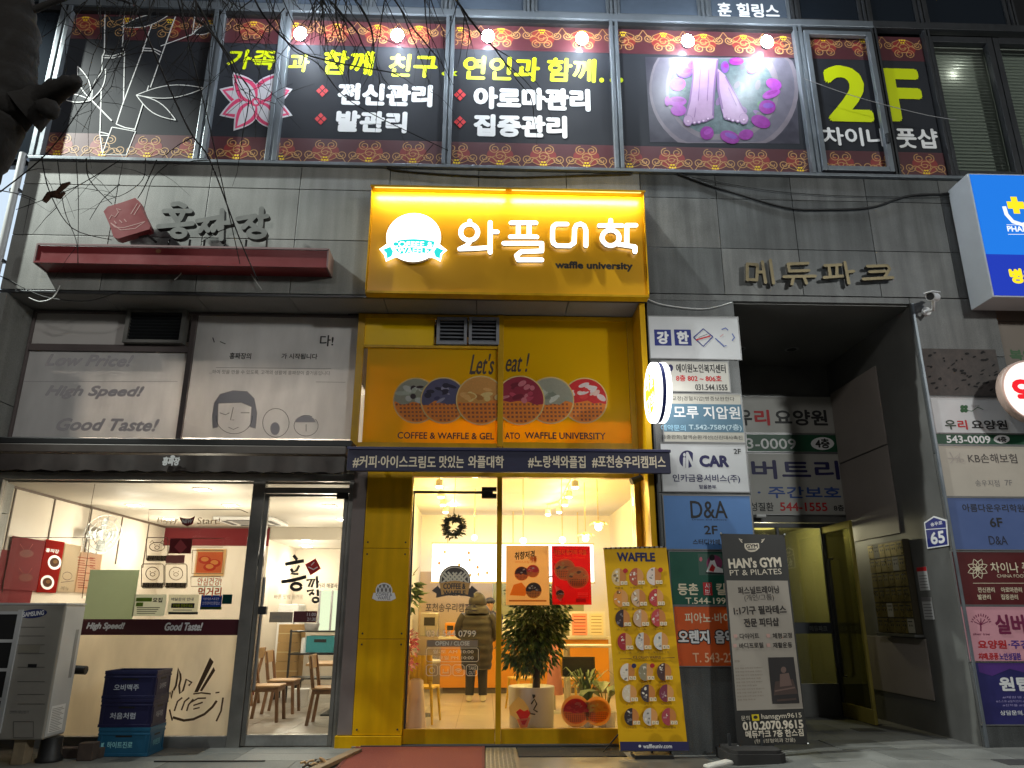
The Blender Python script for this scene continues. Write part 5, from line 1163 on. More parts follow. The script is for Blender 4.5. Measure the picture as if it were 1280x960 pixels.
mb.add(vs, [(2*i, 2*i+1, 2*i+3, 2*i+2) for i in range(n)], AWN, True); mb.add([(x, y+.012, z_) for x, y, z_ in vs], [(2*i, 2*i+2, 2*i+3, 2*i+1) for i in range(n)], AWN, True); mb.build('valance', an)
fv = Face((0, .025, 0)); fv.text('홍짜장', 203, 571, 225, 582, WHTP, bold=.05, shear=.1); fv.ell(216, 571, 3, 2, WHTP, 10); fv.build('logo', an)
# window and door
zh = P(200, 601, RY).z; zbase = P(200, 920, RY).z; XM0, XM1 = P(305, 760, RY).x, P(308, 760, RY).x+.09
XDR = P(431.5, 760, RY).x
mb = MB(); mb.box(RXL, XDR+.05, RY-.05, RY+.06, zh, zh+.09, SILL); mb.box(XM0-.03, XM1, RY-.05, RY+.06, 0, zh-.002, SILL); mb.box(XDR-.04, XDR+.06, RY-.05, RY+.06, 0, zh-.002, SILL); mb.box(XM1+.002, XDR-.042, RY-.04, RY+.05, P(370, 617, RY).z, P(370, 610, RY).z, SILL); mb.box(RXL, RXL+.06, RY-.05, RY+.06, zbase, zh-.002, SILL)
mb.build('window_frame', rf, bevel=.004)
mb = MB(); mb.box(RXL, XM0-.032, RY-.05, RY+.08, 0, zbase, mat('base_steel', (.17, .17, .165), rough=.5, metal=.4, var=.15, scale=5)); mb.build('base', rf, bevel=.005)
RG = glassy('restaurant_glass', (.97, .97, .95), .035)
mb = MB(); mb.box(RXL+.062, XM0-.032, RY, RY+.010, zbase+.003, zh-.002, RG); wp_ = mb.build('window_pane', rf)
mb = MB(); mb.box(XM1+.004, XDR-.044, RY, RY+.010, P(370, 609.5, RY).z, zh-.002, RG); mb.build('transom_pane', rf)
# the lower film with its maroon band: translucent sheet on the pane
FILM = glassy('cream_film', (1, 1, 1), .015, film=.97, fcol=(.90, .83, .70))
f = Face((0, RY+.0, 0)); z1, z2 = P(200, 794, RY).z, P(200, 774, RY).z
mb = MB(); mb.box(RXL+.064, XM0-.034, RY-.003, RY-.001, zbase+.004, z1, FILM); mb.build('cream_film', wp_)
mb = MB(); mb.box(RXL+.064, XM0-.034, RY-.003, RY-.001, z1+.001, z2, mat('maroon_band', (.075, .012, .020), rough=.4)); mb.build('maroon_band', wp_)
f = Face((0, RY-.003, 0)); f.text('High Speed!', 108, 778, 156, 788.5, WHTP, bold=.05, shear=.25); f.text('Good Taste!', 206, 778, 253.5, 788.5, WHTP, bold=.05, shear=.25)
BRW = mat('bowl_brown', (.075, .04, .018), rough=.6); s_ = .1979; k3 = lambda pts: [(220+x*s_, 770+y*s_) for x, y in pts]
for pts in ([(215, 262), (238, 290), (140, 480), (115, 482)], [(238, 322), (248, 345), (165, 475), (150, 472)]): f.poly(k3(pts), BRW)
for pts, w in (([(-15, 470), (0, 440), (10, 380), (15, 330), (28, 370), (30, 400), (20, 440), (25, 490), (45, 470), (65, 400), (100, 420), (80, 440)], 2.2), ([(-20, 640), (50, 660), (110, 652), (180, 620), (230, 575), (258, 535)], 2.6), ([(-10, 600), (10, 540), (40, 515)], 1.8), ([(35, 595), (55, 540), (85, 515)], 1.8), ([(68, 600), (80, 560), (110, 525)], 1.8), ([(95, 545), (140, 520), (190, 518)], 1.6), ([(110, 565), (170, 545)], 1.6), ([(110, 588), (150, 578)], 1.4), ([(110, 492), (160, 485), (220, 492)], 1.6), ([(250, 485), (275, 482)], 1.4), ([(255, 665), (285, 600), (298, 515)], 2.0), ([(-40, 590), (-28, 640), (-22, 660)], 1.6), ([(-60, 560), (-48, 510), (-35, 480), (-30, 520), (-20, 470)], 2.)): f.line(k3(pts), w, BRW)
f.build('lettering', wp_)
# prints high on the pane
f = Face((0, RY-.001, 0)); f.lay = 1; GL1 = srgb('window_print', 110, 92, 74); IC = srgb('icon_cream', 214, 190, 150)
f.text('Happy', 197, 647, 222, 655, srgb('print_faint', 150, 130, 100)); f.text('Start!', 247, 647, 275, 655, srgb('print_faint', 150, 130, 100)); f.poly([(224, 646), (230, 648), (238, 648), (244, 645), (241, 655), (234, 658), (228, 655)], MARO); f.text('NEW', 227, 649, 241, 654, WHTP, bold=.05, shear=.2); f.text('새로 시작합니다', 224, 659.5, 250, 663, INK)
f.line([(186, 651), (186, 637), (300, 637), (310, 641)], .8, GL1)
for x0, y0, x1, y1, lab, kind in ((183, 672, 210, 701, '안심국수', 'pig'), (177, 705, 205, 735, '착한고기', 'face'), (206.5, 705, 234, 735, '채소듬뿍', 'bowl')):
    for w_, m in ((1.0, GL1),): f.line([(x0+2, y0), (x1-2, y0), (x1, y0+2), (x1, y1-2), (x1-2, y1), (x0+2, y1), (x0, y1-2), (x0, y0+2), (x0+2, y0)], w_, m)
    f.rect(x0+1, y1-6.5, x1-1, y1-.7, GL1); f.text(lab, x0+3, y1-5.8, x1-3, y1-1.4, IC, bold=.03); cx, cy_ = (x0+x1)/2, (y0+y1)/2-3
    f.ring(cx, cy_, 8.5 if kind != 'pig' else 9.5, 8 if kind != 'pig' else 5.5, .9, GL1, 20); f.ring(cx, cy_+1, 3, 2.2, .7, GL1, 10); f.ell(cx-3, cy_-2.5, .7, .7, GL1, 6); f.ell(cx+3, cy_-2.5, .7, .7, GL1, 6)
    if kind == 'pig': f.line([(cx-9, cy_-5), (cx-6, cy_-8), (cx-4, cy_-5)], .8, GL1); f.line([(cx+4, cy_-5), (cx+7, cy_-8), (cx+9, cy_-4)], .8, GL1)
f.rect(212, 673, 240, 692, srgb('print_maroon', 120, 40, 44)); f.poly([(226, 674), (234, 684), (226, 692), (218, 684)], srgb('print_rose', 190, 80, 84)); f.rect(208, 694, 231, 704, srgb('print_rose2', 196, 120, 110))
f.text('안심건강!', 247, 722, 277, 732, srgb('print_redbrown', 186, 76, 50), bold=.02); f.text('먹거리', 248, 734, 277, 746, srgb('print_redbrown', 186, 76, 50), bold=.03)
for pts in ([(240, 673), (279, 673), (279, 684), (240, 684), (240, 673)], [(241, 688), (279, 688), (279, 717), (240, 717), (241, 688)], [(239, 721), (276, 721), (276, 733), (239, 733), (239, 721)]): f.line(pts, .8, GL1)
f.line([(3, 741), (13, 672), (113, 672), (103, 748)], .9, GL1); f.line([(119, 605), (107, 672)], .7, GL1)
f.build('lettering', wp_)
# notices stuck on the glass
def notice(cor, m, lb, name='notice', y=RY-.006):
    f = Face((0, y, 0)); c = f.at((cor[0]+cor[2])/2, cor[3]); t = thing(name, lb, 'notice', c); f.slab(cor, .003, m, 'sheet', t); f.lay = 1; return t, f
t, f = notice((108, 712, 170, 773.5), srgb('sheet_greygreen', 186, 194, 172, rough=.7, var=.08, scale=9), 'large blank grey-green paper sheet on the restaurant window')
t, f = notice((167, 743, 207, 770), srgb('sheet_grey', 210, 212, 200), 'grey and green leaflet beside the blank sheet on the restaurant window'); f.rect(170, 747, 190, 752, srgb('leaf_green', 90, 120, 50)); f.text('모집', 191, 747, 203, 753, INK, bold=.04); f.rect(170, 753, 179, 758, srgb('leaf_green', 90, 120, 50))
for k in range(4): f.rect(171, 759+k*2.4, 200-k*2, 760+k*2.4, srgb('sheet_ink3', 110, 110, 105))
f.build('print', t)
t, f = notice((210, 743, 248, 768), srgb('sheet_grey2', 220, 218, 204), 'pale notice with black and yellow lines in the middle of the row of notices'); f.rect(214, 754, 243, 760, INK); f.text('부재중 전화주세요', 216, 755, 241, 759, SYEL); f.text('배달문의 안내', 214, 747, 242, 751, srgb('notice_blue', 70, 90, 130), bold=.02); f.rect(210.5, 765, 247.5, 768, INK); f.rect(216, 762, 240, 763.2, INK2); f.build('print', t)
t, f = notice((251, 744, 277, 762), srgb('sheet_navy', 50, 84, 150), 'small navy and green sticker on the restaurant window'); f.rect(251, 758.5, 277, 762, srgb('leaf_green', 90, 120, 50)); f.text('영업시간', 254, 747, 274, 750, WHTP); f.text('안전관리인증업소', 253, 752, 275, 756, WHTP); f.build('print', t)
t, f = notice((278, 743, 290, 755), srgb('sheet_teal', 30, 84, 84), 'small teal square sticker right of the navy sticker')
# door
zdt, zdb, zk = P(370, 618, RY).z, P(350, 932, RY).z, P(350, 918, RY).z
mb = MB(); DS = .045
xa, xb = XM1+.006, XDR-.046
mb.box(xa, xa+.05, RY-.03, RY+.03, zdb, zdt, SILL); mb.box(xb-.05, xb, RY-.03, RY+.03, zdb, zdt, SILL); mb.box(xa+.051, xb-.051, RY-.029, RY+.029, zdt-.03, zdt, SILL); mb.box(xa+.051, xb-.051, RY-.03, RY+.03, zdb, zk, mat('kick_steel', (.30, .30, .29), rough=.45, metal=.5, var=.2, scale=9))
rd = mb.build('glass_door', rf, bevel=.003)
mb = MB(); mb.box(xa+.052, xb-.052, RY, RY+.008, zk+.001, zdt-.031, RG); mb.build('pane', rd)
hx = P(324, 790, RY-.07).x; mb = MB(); mb.tube([(hx, RY-.07, P(315, 862, RY).z), (hx, RY-.07, P(322, 722, RY).z)], .02, METAL, 10); mb.box(hx-.03, hx+.06, RY-.10, RY-.03, P(320, 768, RY).z, P(320, 758, RY).z, ALUD)
for yy in (852, 735): z_ = P(320, yy, RY).z; mb.tube([(hx, RY-.07, z_), (hx, RY, z_)], .01, METAL, 6)
mb.build('handle', rd)
mb = MB(); mb.box(xb-.14, xb+.0, RY-.045, RY-.031, zdt-.06, zdt+.02, BLACK); mb.build('closer', rd)
f = Face((0, RY-.0015, 0)); f.lay = 1
s_ = .2083; k4 = lambda pts: [(220+x*s_, 590+y*s_) for x, y in pts]
for w, pts in ((3.6, [(705, 500), (728, 528)]), (4.2, [(655, 553), (700, 545), (768, 533)]), (3.2, [(690, 580), (700, 600)]), (3, [(740, 560), (725, 590), (690, 610), (735, 612)]), (4.2, [(632, 660), (700, 650), (782, 628)]), (3.6, arcp(722, 688, 30, 20, 0, 360, 14)),
               (2.6, [(782, 650), (815, 645), (795, 690)]), (2.6, [(805, 648), (832, 642), (812, 692)]), (2.8, [(845, 625), (848, 695)]), (2.4, [(848, 660), (860, 658)]), (2.8, [(785, 715), (825, 708), (800, 740)]), (2.6, [(810, 722), (830, 735)]), (2.8, [(850, 705), (852, 745)]), (2.6, arcp(838, 768, 18, 14, 0, 360, 10))): f.line(k4(pts), w, INK)
f.poly(k4([(775, 555), (838, 518), (870, 580), (808, 620)]), srgb('seal_red', 190, 40, 40)); f.line(k4([(795, 570), (825, 585), (850, 570)]), 1.2, WHTP); f.line(k4([(812, 560), (830, 540)]), 1, WHTP)
f.text('..거리 해결사', 395, 729, 422, 735, INK, bold=.02); f.text('바른 맛의 즐거움', 343, 743, 379, 749, srgb('print_pale', 150, 130, 110))
f.rect(367, 764, 396, 778, srgb('hours_maroon', 92, 44, 48)); f.text('11:00', 384, 766, 395, 770, WHTP); f.text('21:30', 384, 772, 395, 776, WHTP); f.rect(337, 765, 366, 778, srgb('hours_pale', 176, 162, 140)); f.text('OPEN 안내', 341, 769, 362, 774, INK2)
f.rect(316, 695, 330, 708, srgb('open_plate', 70, 30, 36)); f.line([(318, 704), (329, 704)], .8, srgb('plate_line', 160, 110, 100))
for k in range(9): f.ell(334+k*2.3, 928+(k % 3), .9+.5*(k % 2), .7, INK, 6)
f.build('lettering', rd)

# ================================================================== restaurant inside
RFZ, RCZ = .05, 2.97; RX0, RX1, RB1, RB2 = -6.0, -1.45, 5.6, 7.7
RF = mat('restaurant_floor', (.25, .225, .19), rough=.4, var=.2, scale=2.4)
mb = MB()
for i in range(8):
    for j in range(16): mb.box(RX0+i*.6+.003, RX0+i*.6+.597, .70+j*.62+.003, .70+j*.62+.617, RFZ-.03, RFZ, RF)
mb.box(RX0, RX1-.01, .66, RB2, -.06, RFZ-.006, JOINT); tag(mb.build('restaurant_floor'), kind='structure')
RW = mat('restaurant_wall', (.60, .54, .45), rough=.55, var=.03, scale=2); RCL = mat('restaurant_ceiling_white', (.46, .42, .35), rough=.7, var=.03, scale=1)
mb = MB(); mb.box(RX0, RX1-.01, .665, RB2, RCZ, RCZ+.08, RCL); mb.box(-4.16, RX1-.09, RB1, RB2-.001, RCZ-.23, RCZ-.001, RCL); tag(mb.build('restaurant_ceiling'), kind='structure')
mb = MB(); mb.box(RX0-.08, RX0, .665, RB1, 0, RCZ, RW); mb.box(RX0, -4.05, RB1, RB1+.12, 0, RCZ, RW); mb.box(-4.17, -4.05, RB1+.121, RB2, 0, RCZ, RW); mb.box(-4.05, RX1, RB2, RB2+.1, 0, RCZ, mat('kitchen_wall', (.52, .46, .37), rough=.5)); mb.box(RX1-.08, RX1-.005, .81, RB2, 0, RCZ, RW)
tag(mb.build('restaurant_wall'), kind='structure')
mb = MB(); MW = mat('wainscot_maroon', (.13, .015, .018), rough=.8, spec=.15)
mb.box(RX0+.001, RX0+.02, .67, 1.75, 1.45, 2.18, MW); mb.box(RX0+.021, -4.051, RB1-.02, RB1-.001, RCZ-.35, RCZ-.01, MW); mb.box(-4.5, -4.051, RB1-.021, RB1-.001, RFZ, .9, MW); tag(mb.build('wall_panel'), kind='structure')
mb = MB(); JL = mat('joint_brown', (.10, .07, .05))
for y in (1.0, 1.9, 2.9, 3.9, 4.9): mb.box(RX0+.001, RX0+.012, y, y+.025, 2.181, RCZ, JL)
mb.box(RX0+.001, RX0+.03, .67, RB1, RCZ-.03, RCZ-.002, JL); mb.box(RX0+.03, -4.06, RB1-.03, RB1-.021, RCZ-.03, RCZ-.002, JL); tag(mb.build('wall_trim'), kind='structure')
RB = glow('neutral_bulb', (1, .97, .9), 40); RWARM = (1, .91, .74)
DL = [(167.6, 631), (253, 611), (288, 631), (211, 648), (276, 673), (347, 662), (384, 683), (412, 632), (428, 649), (300, 681)]
for i, (px, py) in enumerate(DL):
    p = G(px, py, RCZ); zc_ = RCZ
    if p.y > RB1-.15: p = G(px, py, RCZ-.24); zc_ = RCZ-.24
    if p.y < RB1+.1 and zc_ < RCZ: p.y = RB1+.15
    if p.y > RB2-.2: p.y = RB2-.3
    lb = ['above the wall fan at the left', 'nearest the window, top centre', 'just right of the top centre one', 'above the words NEW Start', 'above the orange food poster', 'above the black door lettering, left of centre', 'above the red seal on the door', 'behind the upper right corner of the door', 'at the far right edge of the door glass', 'small and far beside the door post'][i]
    t = thing('downlight', 'square white ceiling downlight ' + lb, 'downlight', p, 'ceiling downlights in the restaurant')
    mb = MB(); mb.box(p.x-.075, p.x+.075, p.y-.075, p.y+.075, zc_-.012, zc_-.002, RB); mb.build('diffuser', t); mb = MB()
    for a, b, c, d in ((-.10, -.078, -.1, .1), (.078, .10, -.1, .1), (-.077, .077, -.1, -.078), (-.077, .077, .078, .1)): mb.box(p.x+a, p.x+b, p.y+c, p.y+d, zc_-.014, zc_-.001, WHT)
    mb.build('trim_ring', t); lamp('downlight_beam', 'POINT', p-V((0, 0, .55)), 39, RWARM, .09, parent=t)
# cassette air conditioner in the ceiling
p = G(315, 650, RCZ); t = thing('ceiling_air_conditioner', 'square white ceiling air conditioner above the door post', 'air conditioner', p); mb = MB(); mb.box(p.x-.5, p.x+.5, p.y-.5, p.y+.5, RCZ-.05, RCZ-.001, WHT); mb.build('panel', t, bevel=.01); mb = MB(); mb.box(p.x-.25, p.x+.25, p.y-.25, p.y+.25, RCZ-.058, RCZ-.051, GREY); mb.build('grille', t); mb = MB()
for sx, sy_ in ((1, 0), (-1, 0), (0, 1), (0, -1)): mb.obox((p.x+sx*.38, p.y+sy_*.38, RCZ-.055), (.30 if sy_ else .04, 0, 0), (0, .30 if sx else .04, 0), (0, 0, .004), mat('slot_dark', (.1, .1, .1)))
mb.build('air_slot', t)
# wall fan
p = X(128, 668, RX0+.30); t = thing('wall_fan', 'wire-guarded electric fan on the left wall of the restaurant', 'fan', p); mb = MB(); N = V((.8, -.45, -.25)).normalized(); U = N.cross(V((0, 0, 1))).normalized(); W_ = U.cross(N)
for r_ in (.08, .15, .22, .29): mb.tube([p+U*r_*math.cos(a*.2618)+W_*r_*math.sin(a*.2618)+N*(.05*(1-r_/.29)) for a in range(25)], .006, METAL, 5, False)
for k in range(12): a = k*.5236; d = U*math.cos(a)+W_*math.sin(a); mb.tube([p+d*.04+N*.05, p+d*.29, p+d*.1-N*.1], .004, METAL, 4, False)
mb.build('guard', t); mb = MB()
for k in range(4): a = k*1.571; d = U*math.cos(a)+W_*math.sin(a); e_ = N.cross(d); mb.add([p+d*.03, p+d*.1+e_*.08+N*.02, p+d*.25+e_*.07+N*.02, p+d*.24-e_*.03-N*.01, p+d*.06-e_*.03], [(0, 1, 2, 3, 4)], mat('fan_blade', (.22, .24, .23), rough=.3))
mb.build('blade', t); mb = MB(); mb.tube([p-N*.03, p-N*.2], [.06, .07], METAL, 12); mb.tube([p-N*.2, V((RX0, p.y+.1, p.z+.02))], .02, METAL, 8); mb.build('motor', t)
# posters on the left wall and the back wall
def wall_poster(x0, y0, x1, y1, m, lb, face, deco):
    c = face.at((x0+x1)/2, y1); t = thing('wall_poster', lb, 'poster', c); face.lay = 2; face.mb = MB(); face.slab((x0, y0, x1, y1), .006, m, 'sheet', t); deco(face); face.build('print', t)
FL = Face((RX0+.035, 0, 0), (1, 0, 0))
wp = srgb('poster_white', 226, 214, 190, rough=.8, spec=.15); 
def d_m(f):
    for x, y in ((33, 692), (32, 722)): f.ell(x, y, 9, 5, srgb('poster_line', 180, 110, 100), 16); f.line([(x-8, y-12), (x, y), (x+8, y-12)], 1, srgb('poster_line', 180, 110, 100))
def d_r(f):
    f.text('홍짜장', 57, 686, 74, 691, WHTP, bold=.03)
    for x, y in ((68, 703), (59, 728)): f.ell(x, y, 8.5, 9, WHTP, 20); f.ell(x, y, 6, 6, srgb('noodle', 110, 70, 40), 16); f.ell(x+1, y-1, 3, 2.5, srgb('noodle2', 170, 120, 60), 10)
def d_w(f):
    f.ring(84, 720, 6, 5, .8, GL1, 12); f.line([(76, 728), (92, 726)], .8, GL1); f.text('메뉴', 76, 733, 86, 738, GL1)
def d_l(f):
    for k in range(13): f.rect(97, 697+k*3.1, 106 if k % 3 else 117, 698.1+k*3.1, srgb('menu_ink', 190, 120, 100)); f.rect(112, 697+k*3.1, 119, 698.1+k*3.1, srgb('menu_ink', 190, 120, 100))
wall_poster(10, 672, 52, 738, MW, 'maroon wall poster with pale bowl drawings at the far left of the restaurant', FL, d_m)
wall_poster(52, 675, 76, 741, srgb('poster_bright_red', 190, 40, 30, rough=.8, spec=.15), 'bright red wall poster with two noodle bowls', FL, d_r)
wall_poster(77, 680, 97, 740, wp, 'white wall poster with a bowl sketch beside the bright red one', FL, d_w)
wall_poster(98, 691, 125, 741, srgb('poster_white_red', 232, 208, 180), 'white price list with red ink on the restaurant wall', FL, d_l)
FB_ = Face((0, RB1-.03, 0))
def d_o(f):
    f.rect(246, 690, 278, 716, srgb('food_orange', 222, 120, 60)); 
    for x, y in ((256, 700), (268, 704), (262, 709)): f.ell(x, y, 8, 5, srgb('food_red', 206, 70, 30), 14); f.ell(x, y-1, 5, 3, srgb('food_yellow', 236, 170, 80), 10)
wall_poster(244, 686, 281, 720, srgb('poster_cream', 230, 206, 160), 'orange food poster on the back wall of the restaurant', FB_, d_o)
wall_poster(309, 760, 322, 800, srgb('poster_amber', 226, 150, 60), 'amber food poster on the back wall behind the door handle', FB_, lambda f: [f.ell(316, 772, 5, 8, srgb('food_red', 206, 70, 30), 12), f.ell(315, 790, 5, 5, srgb('food_yellow', 236, 170, 80), 12)])
# tables and chairs
WD = mat('chair_wood', (.20, .10, .045), rough=.45, var=.2, scale=9); WDL = mat('chair_wood_light', (.42, .26, .12), rough=.45, var=.15, scale=9)
def wood_chair(label):
    t = thing('wooden_chair', label, 'chair', (0, 0, 0), 'wooden restaurant chairs'); t.location = (0, 0, 0)
    mb = MB(); mb.box(-.20, .20, -.20, .20, .43, .455, WDL); mb.build('seat', t, bevel=.008)
    for sx in (-1, 1):
        mb = MB(); mb.bar((sx*.17, .17, .43), (sx*.19, .21, 0), .035, .04, WD); mb.build('leg', t)
        mb = MB(); mb.bar((sx*.17, -.17, .43), (sx*.19, -.23, 0), .035, .04, WD); mb.build('leg', t)
        mb = MB(); mb.bar((sx*.18, -.18, .44), (sx*.18, -.25, .84), .035, .04, WD); mb.build('back_post', t)
    mb = MB(); mb.obox((0, -.245, .77), (.20, 0, 0), (0, -.012, .085), (0, .01, .002), WDL); mb.build('backrest', t, bevel=.006); mb = MB()
    for s in (-1, 1): mb.bar((s*.17, -.17, .40), (s*.17, .17, .40), .02, .05, WD)
    mb.bar((-.17, .18, .40), (.17, .18, .40), .02, .05, WD); mb.bar((-.17, -.18, .40), (.17, -.18, .40), .02, .05, WD); mb.build('apron', t); return t
w0 = wood_chair('wooden chair nearest the door handle, its seat facing right'); spots = [((-2.95, 2.35), -90, None), ((-2.95, 3.2), -90, 'wooden chair just behind the one nearest the door handle'), ((-2.05, 2.05), -90, 'dark wooden chair nearest the right door stile'), ((-3.85, 4.2), 90, 'wooden chair far back beside the door post')]
for (x, y), rz, lb in spots:
    c = w0 if lb is None else copy_tree(w0, (x, y, RFZ), lb); c.location = (x, y, RFZ); c.rotation_euler.z = R(rz)
tb = thing('dining_table', 'wooden restaurant table with dark legs seen through the door', 'table', (-2.0, 3.1, RFZ)); mb = MB(); mb.box(-2.55, -1.65, 2.75, 3.45, .71, .745, WDL); mb.build('tabletop', tb, bevel=.006)
for x in (-2.15, -1.95): mb = MB(); mb.box(x-.04, x+.04, 3.05, 3.15, RFZ+.02, .709, BLACK); mb.build('leg', tb)
mb = MB(); mb.box(-2.3, -1.8, 2.8, 3.4, RFZ, RFZ+.02, BLACK); mb.build('foot', tb)
# stacked cartons, basin, shelf, kitchen hatch at the back
CBX = mat('carton', (.36, .23, .09), rough=.8, var=.1, scale=5)
for k, lb in enumerate(('brown carton at the bottom of the stack behind the restaurant table', 'brown carton in the middle of the stack behind the restaurant table', 'brown carton on top of the stack behind the restaurant table')):
    x = P(364, 800, 5.0).x; mb = MB(); z_ = RFZ+.30*k+.30; mb.box(x-.19, x+.19, 4.85, 5.2, z_, z_+.295, CBX); mb.box(x-.19+.001, x+.19-.001, 4.848, 4.8499, z_+.14, z_+.155, mat('tape', (.5, .4, .2))); tag(mb.build('carton', bevel=.004), lb, 'carton', 'cartons stacked in the restaurant')
x = P(364, 800, 5.0).x; mb = MB(); 
for sx in (-.17, .17):
    for y in (4.88, 5.17): mb.box(x+sx-.02, x+sx+.02, y-.02, y+.02, RFZ, RFZ+.27, BLACK)
mb.box(x-.22, x+.22, 4.82, 5.23, RFZ+.27, RFZ+.298, BLACK); tag(mb.build('low_stand'), 'low black stand carrying the brown cartons', 'stand')
x = P(402, 810, 4.6).x; t = thing('plastic_crate', 'turquoise plastic crate on the shelf behind the table', 'crate', (x, 4.6, .80)); mb = MB(); TQ = mat('turquoise', (.03, .22, .26), rough=.5)
mb.box(x-.23, x+.23, 4.45, 4.47, .81, 1.07, TQ); mb.box(x-.23, x-.21, 4.471, 4.78, .81, 1.07, TQ); mb.box(x+.21, x+.23, 4.471, 4.78, .81, 1.07, TQ); mb.box(x-.209, x+.209, 4.76, 4.78, .81, 1.07, TQ); mb.box(x-.209, x+.209, 4.471, 4.759, .81, .83, TQ); mb.build('body', t); mb = MB(); mb.box(x-.10, x+.10, 4.445, 4.449, .97, 1.02, BLACK); mb.build('handle', t)
for k in range(4): pass
t = thing('shelf_rack', 'dark metal shelf rack holding kitchen goods at the back of the restaurant', 'shelf', (x, 4.7, RFZ)); mb = MB()
for z_ in (.42, .795, 1.15): mb.box(x-.5, x+.6, 4.4, 4.9, z_-.02, z_, BLACK)
mb.build('shelf_board', t); mb = MB()
for sx in (-.48, .57):
    for y in (4.42, 4.87): mb.box(x+sx-.015, x+sx+.015, y-.015, y+.015, RFZ, 1.17, BLACK)
mb.build('post', t)
mb = MB(); mb.lathe((P(378, 800, 4.4).x, 4.55, .8), [(.05, 0), (.05, .22), (.04, .24)], WHT, 14); tag(mb.build('paper_roll'), 'white paper roll standing beside the turquoise crate', 'paper roll')
mb = MB(); xx = P(390, 770, 4.5).x; mb.lathe((xx, 4.55, 1.151), [(.10, 0), (.13, .10), (.12, .12)], GREY, 16); tag(mb.build('cooking_pot'), 'grey pot on the top shelf of the dark rack', 'pot')
mb = MB(); xx = P(350, 850, 3.9).x; mb.lathe((xx+.35, 3.9, RFZ), [(.10, 0), (.12, .25), (.125, .26)], WHT, 16); tag(mb.build('bucket'), 'white bucket on the floor behind the wooden chairs', 'bucket')
# fridge-like white cabinet and the bright hatch
xx = P(352, 800, 6.7).x; t = thing('fridge', 'white upright fridge in the back corridor of the restaurant', 'fridge', (xx, 6.7, RFZ)); mb = MB(); mb.box(xx-.3, xx+.28, 6.7, 7.3, RFZ, 1.6, WHT); mb.build('body', t, bevel=.02); mb = MB(); mb.box(xx+.2, xx+.22, 6.66, 6.699, .8, 1.3, GREY); mb.build('handle', t)
f = Face((0, RB2-.02, 0)); a, b, c, d = px_box(f, 400, 738, 426, 790); t = thing('kitchen_hatch', 'bright pale green lit opening to the kitchen at the back of the restaurant', 'hatch', ((a+b)/2, RB2, c)); mb = MB(); mb.box(a, b, RB2-.03, RB2-.01, c, d, glow('hatch_glow', (.80, .90, .62), 1.1)); mb.build('lit_opening', t); mb = MB()
for q in (a-.04, (a+b)/2, b): mb.box(q, q+.04, RB2-.05, RB2-.031, c, d, GREY)
mb.build('frame', t)
a, b, c, d = px_box(f, 340, 730, 362, 775); mb = MB(); mb.box(a, b, RB2-.03, RB2-.01, c, d, glow('hatch_pale', (.72, .74, .66), .9)); tag(mb.build('lit_doorway'), 'pale lit doorway at the back corridor of the restaurant', 'doorway')
# ================================================================== building name in bronze letters
BRZ = mat('bronze', (.16, .13, .075), rough=.4, metal=.7, var=.2, scale=9); BRS = mat('bronze_side', (.03, .026, .02), rough=.5)
bn = thing('bronze_letters', 'dull bronze Korean letters of the building name over the entrance', 'sign letters', P(1022, 345, 0)); fl = Face((0, -.10, 0))
for w, st in ((4.2, [[(934, 330), (934, 350)], [(934, 330), (947, 331), (946, 350), (934, 349)], [(953, 327), (957, 353)], [(947, 340), (954, 340)], [(963, 325), (967, 354)]]),
              (4.2, [[(985, 330), (1010, 329)], [(985, 330), (987, 339), (1011, 338)], [(980, 346), (1019, 345)], [(992, 346), (990, 355)], [(1005, 346), (1008, 354)]]),
              (4.2, [[(1031, 332), (1051, 331)], [(1036, 332), (1038, 346)], [(1046, 332), (1046, 345)], [(1030, 347), (1053, 345)], [(1056, 328), (1061, 354)], [(1060, 340), (1067, 339)]]),
              (4.2, [[(1084, 333), (1109, 332), (1112, 336), (1106, 346)], [(1087, 340), (1106, 339)], [(1079, 349), (1116, 347)]])):
    mb = MB()
    for p in st: stroke3d(fl, p, w, -.10, -.045, mb, BRZ, BRS)
    o = mb.build('letter', bn); x = sum(p[0] for q in st for p in q)/sum(len(q) for q in st); mb = MB()
    for dx in (-10, 10): a = fl.at(x+dx, 345); mb.tube([(a.x, -.06, a.z), (a.x, 0, a.z)], .012, BRS, 6)
    mb.build('pin', bn)

# ================================================================== tenant sign boards
FRM = mat('board_edge', (.22, .22, .22), rough=.4, metal=.5)
def board(cor, m, lb, y=-.012, th=.02, name='sign_board', edge=FRM, group=None):
    f = Face((0, y, 0)); t = thing(name, lb, 'sign board', f.at((cor[0]+cor[2])/2, cor[3]), group)
    f.slab(cor, th, m, 'panel', t); f.lay = 1; c, hw, hh = f.rc; e = .012; mb = MB()
    for (a, b, cc, d) in ((-hw-e, -hw, -hh-e, hh+e), (hw, hw+e, -hh-e, hh+e), (-hw, hw, hh, hh+e), (-hw, hw, -hh-e, -hh)): mb.box(c.x+a, c.x+b, y-.004, y+th, c.z+cc, c.z+d, edge)
    mb.build('edging', t); return t, f
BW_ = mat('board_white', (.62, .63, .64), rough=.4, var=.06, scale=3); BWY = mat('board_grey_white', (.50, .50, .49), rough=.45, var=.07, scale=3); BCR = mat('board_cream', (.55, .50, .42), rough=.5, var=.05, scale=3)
NV = srgb('print_deep_blue', 38, 48, 128); K = INK; RD = srgb('print_red', 190, 34, 40); TB = srgb('print_teal_blue', 88, 122, 142)
t, f = board((812, 396, 924, 448), BW_, 'worn white board with two blue squares lettered 강한, topmost of the stack')
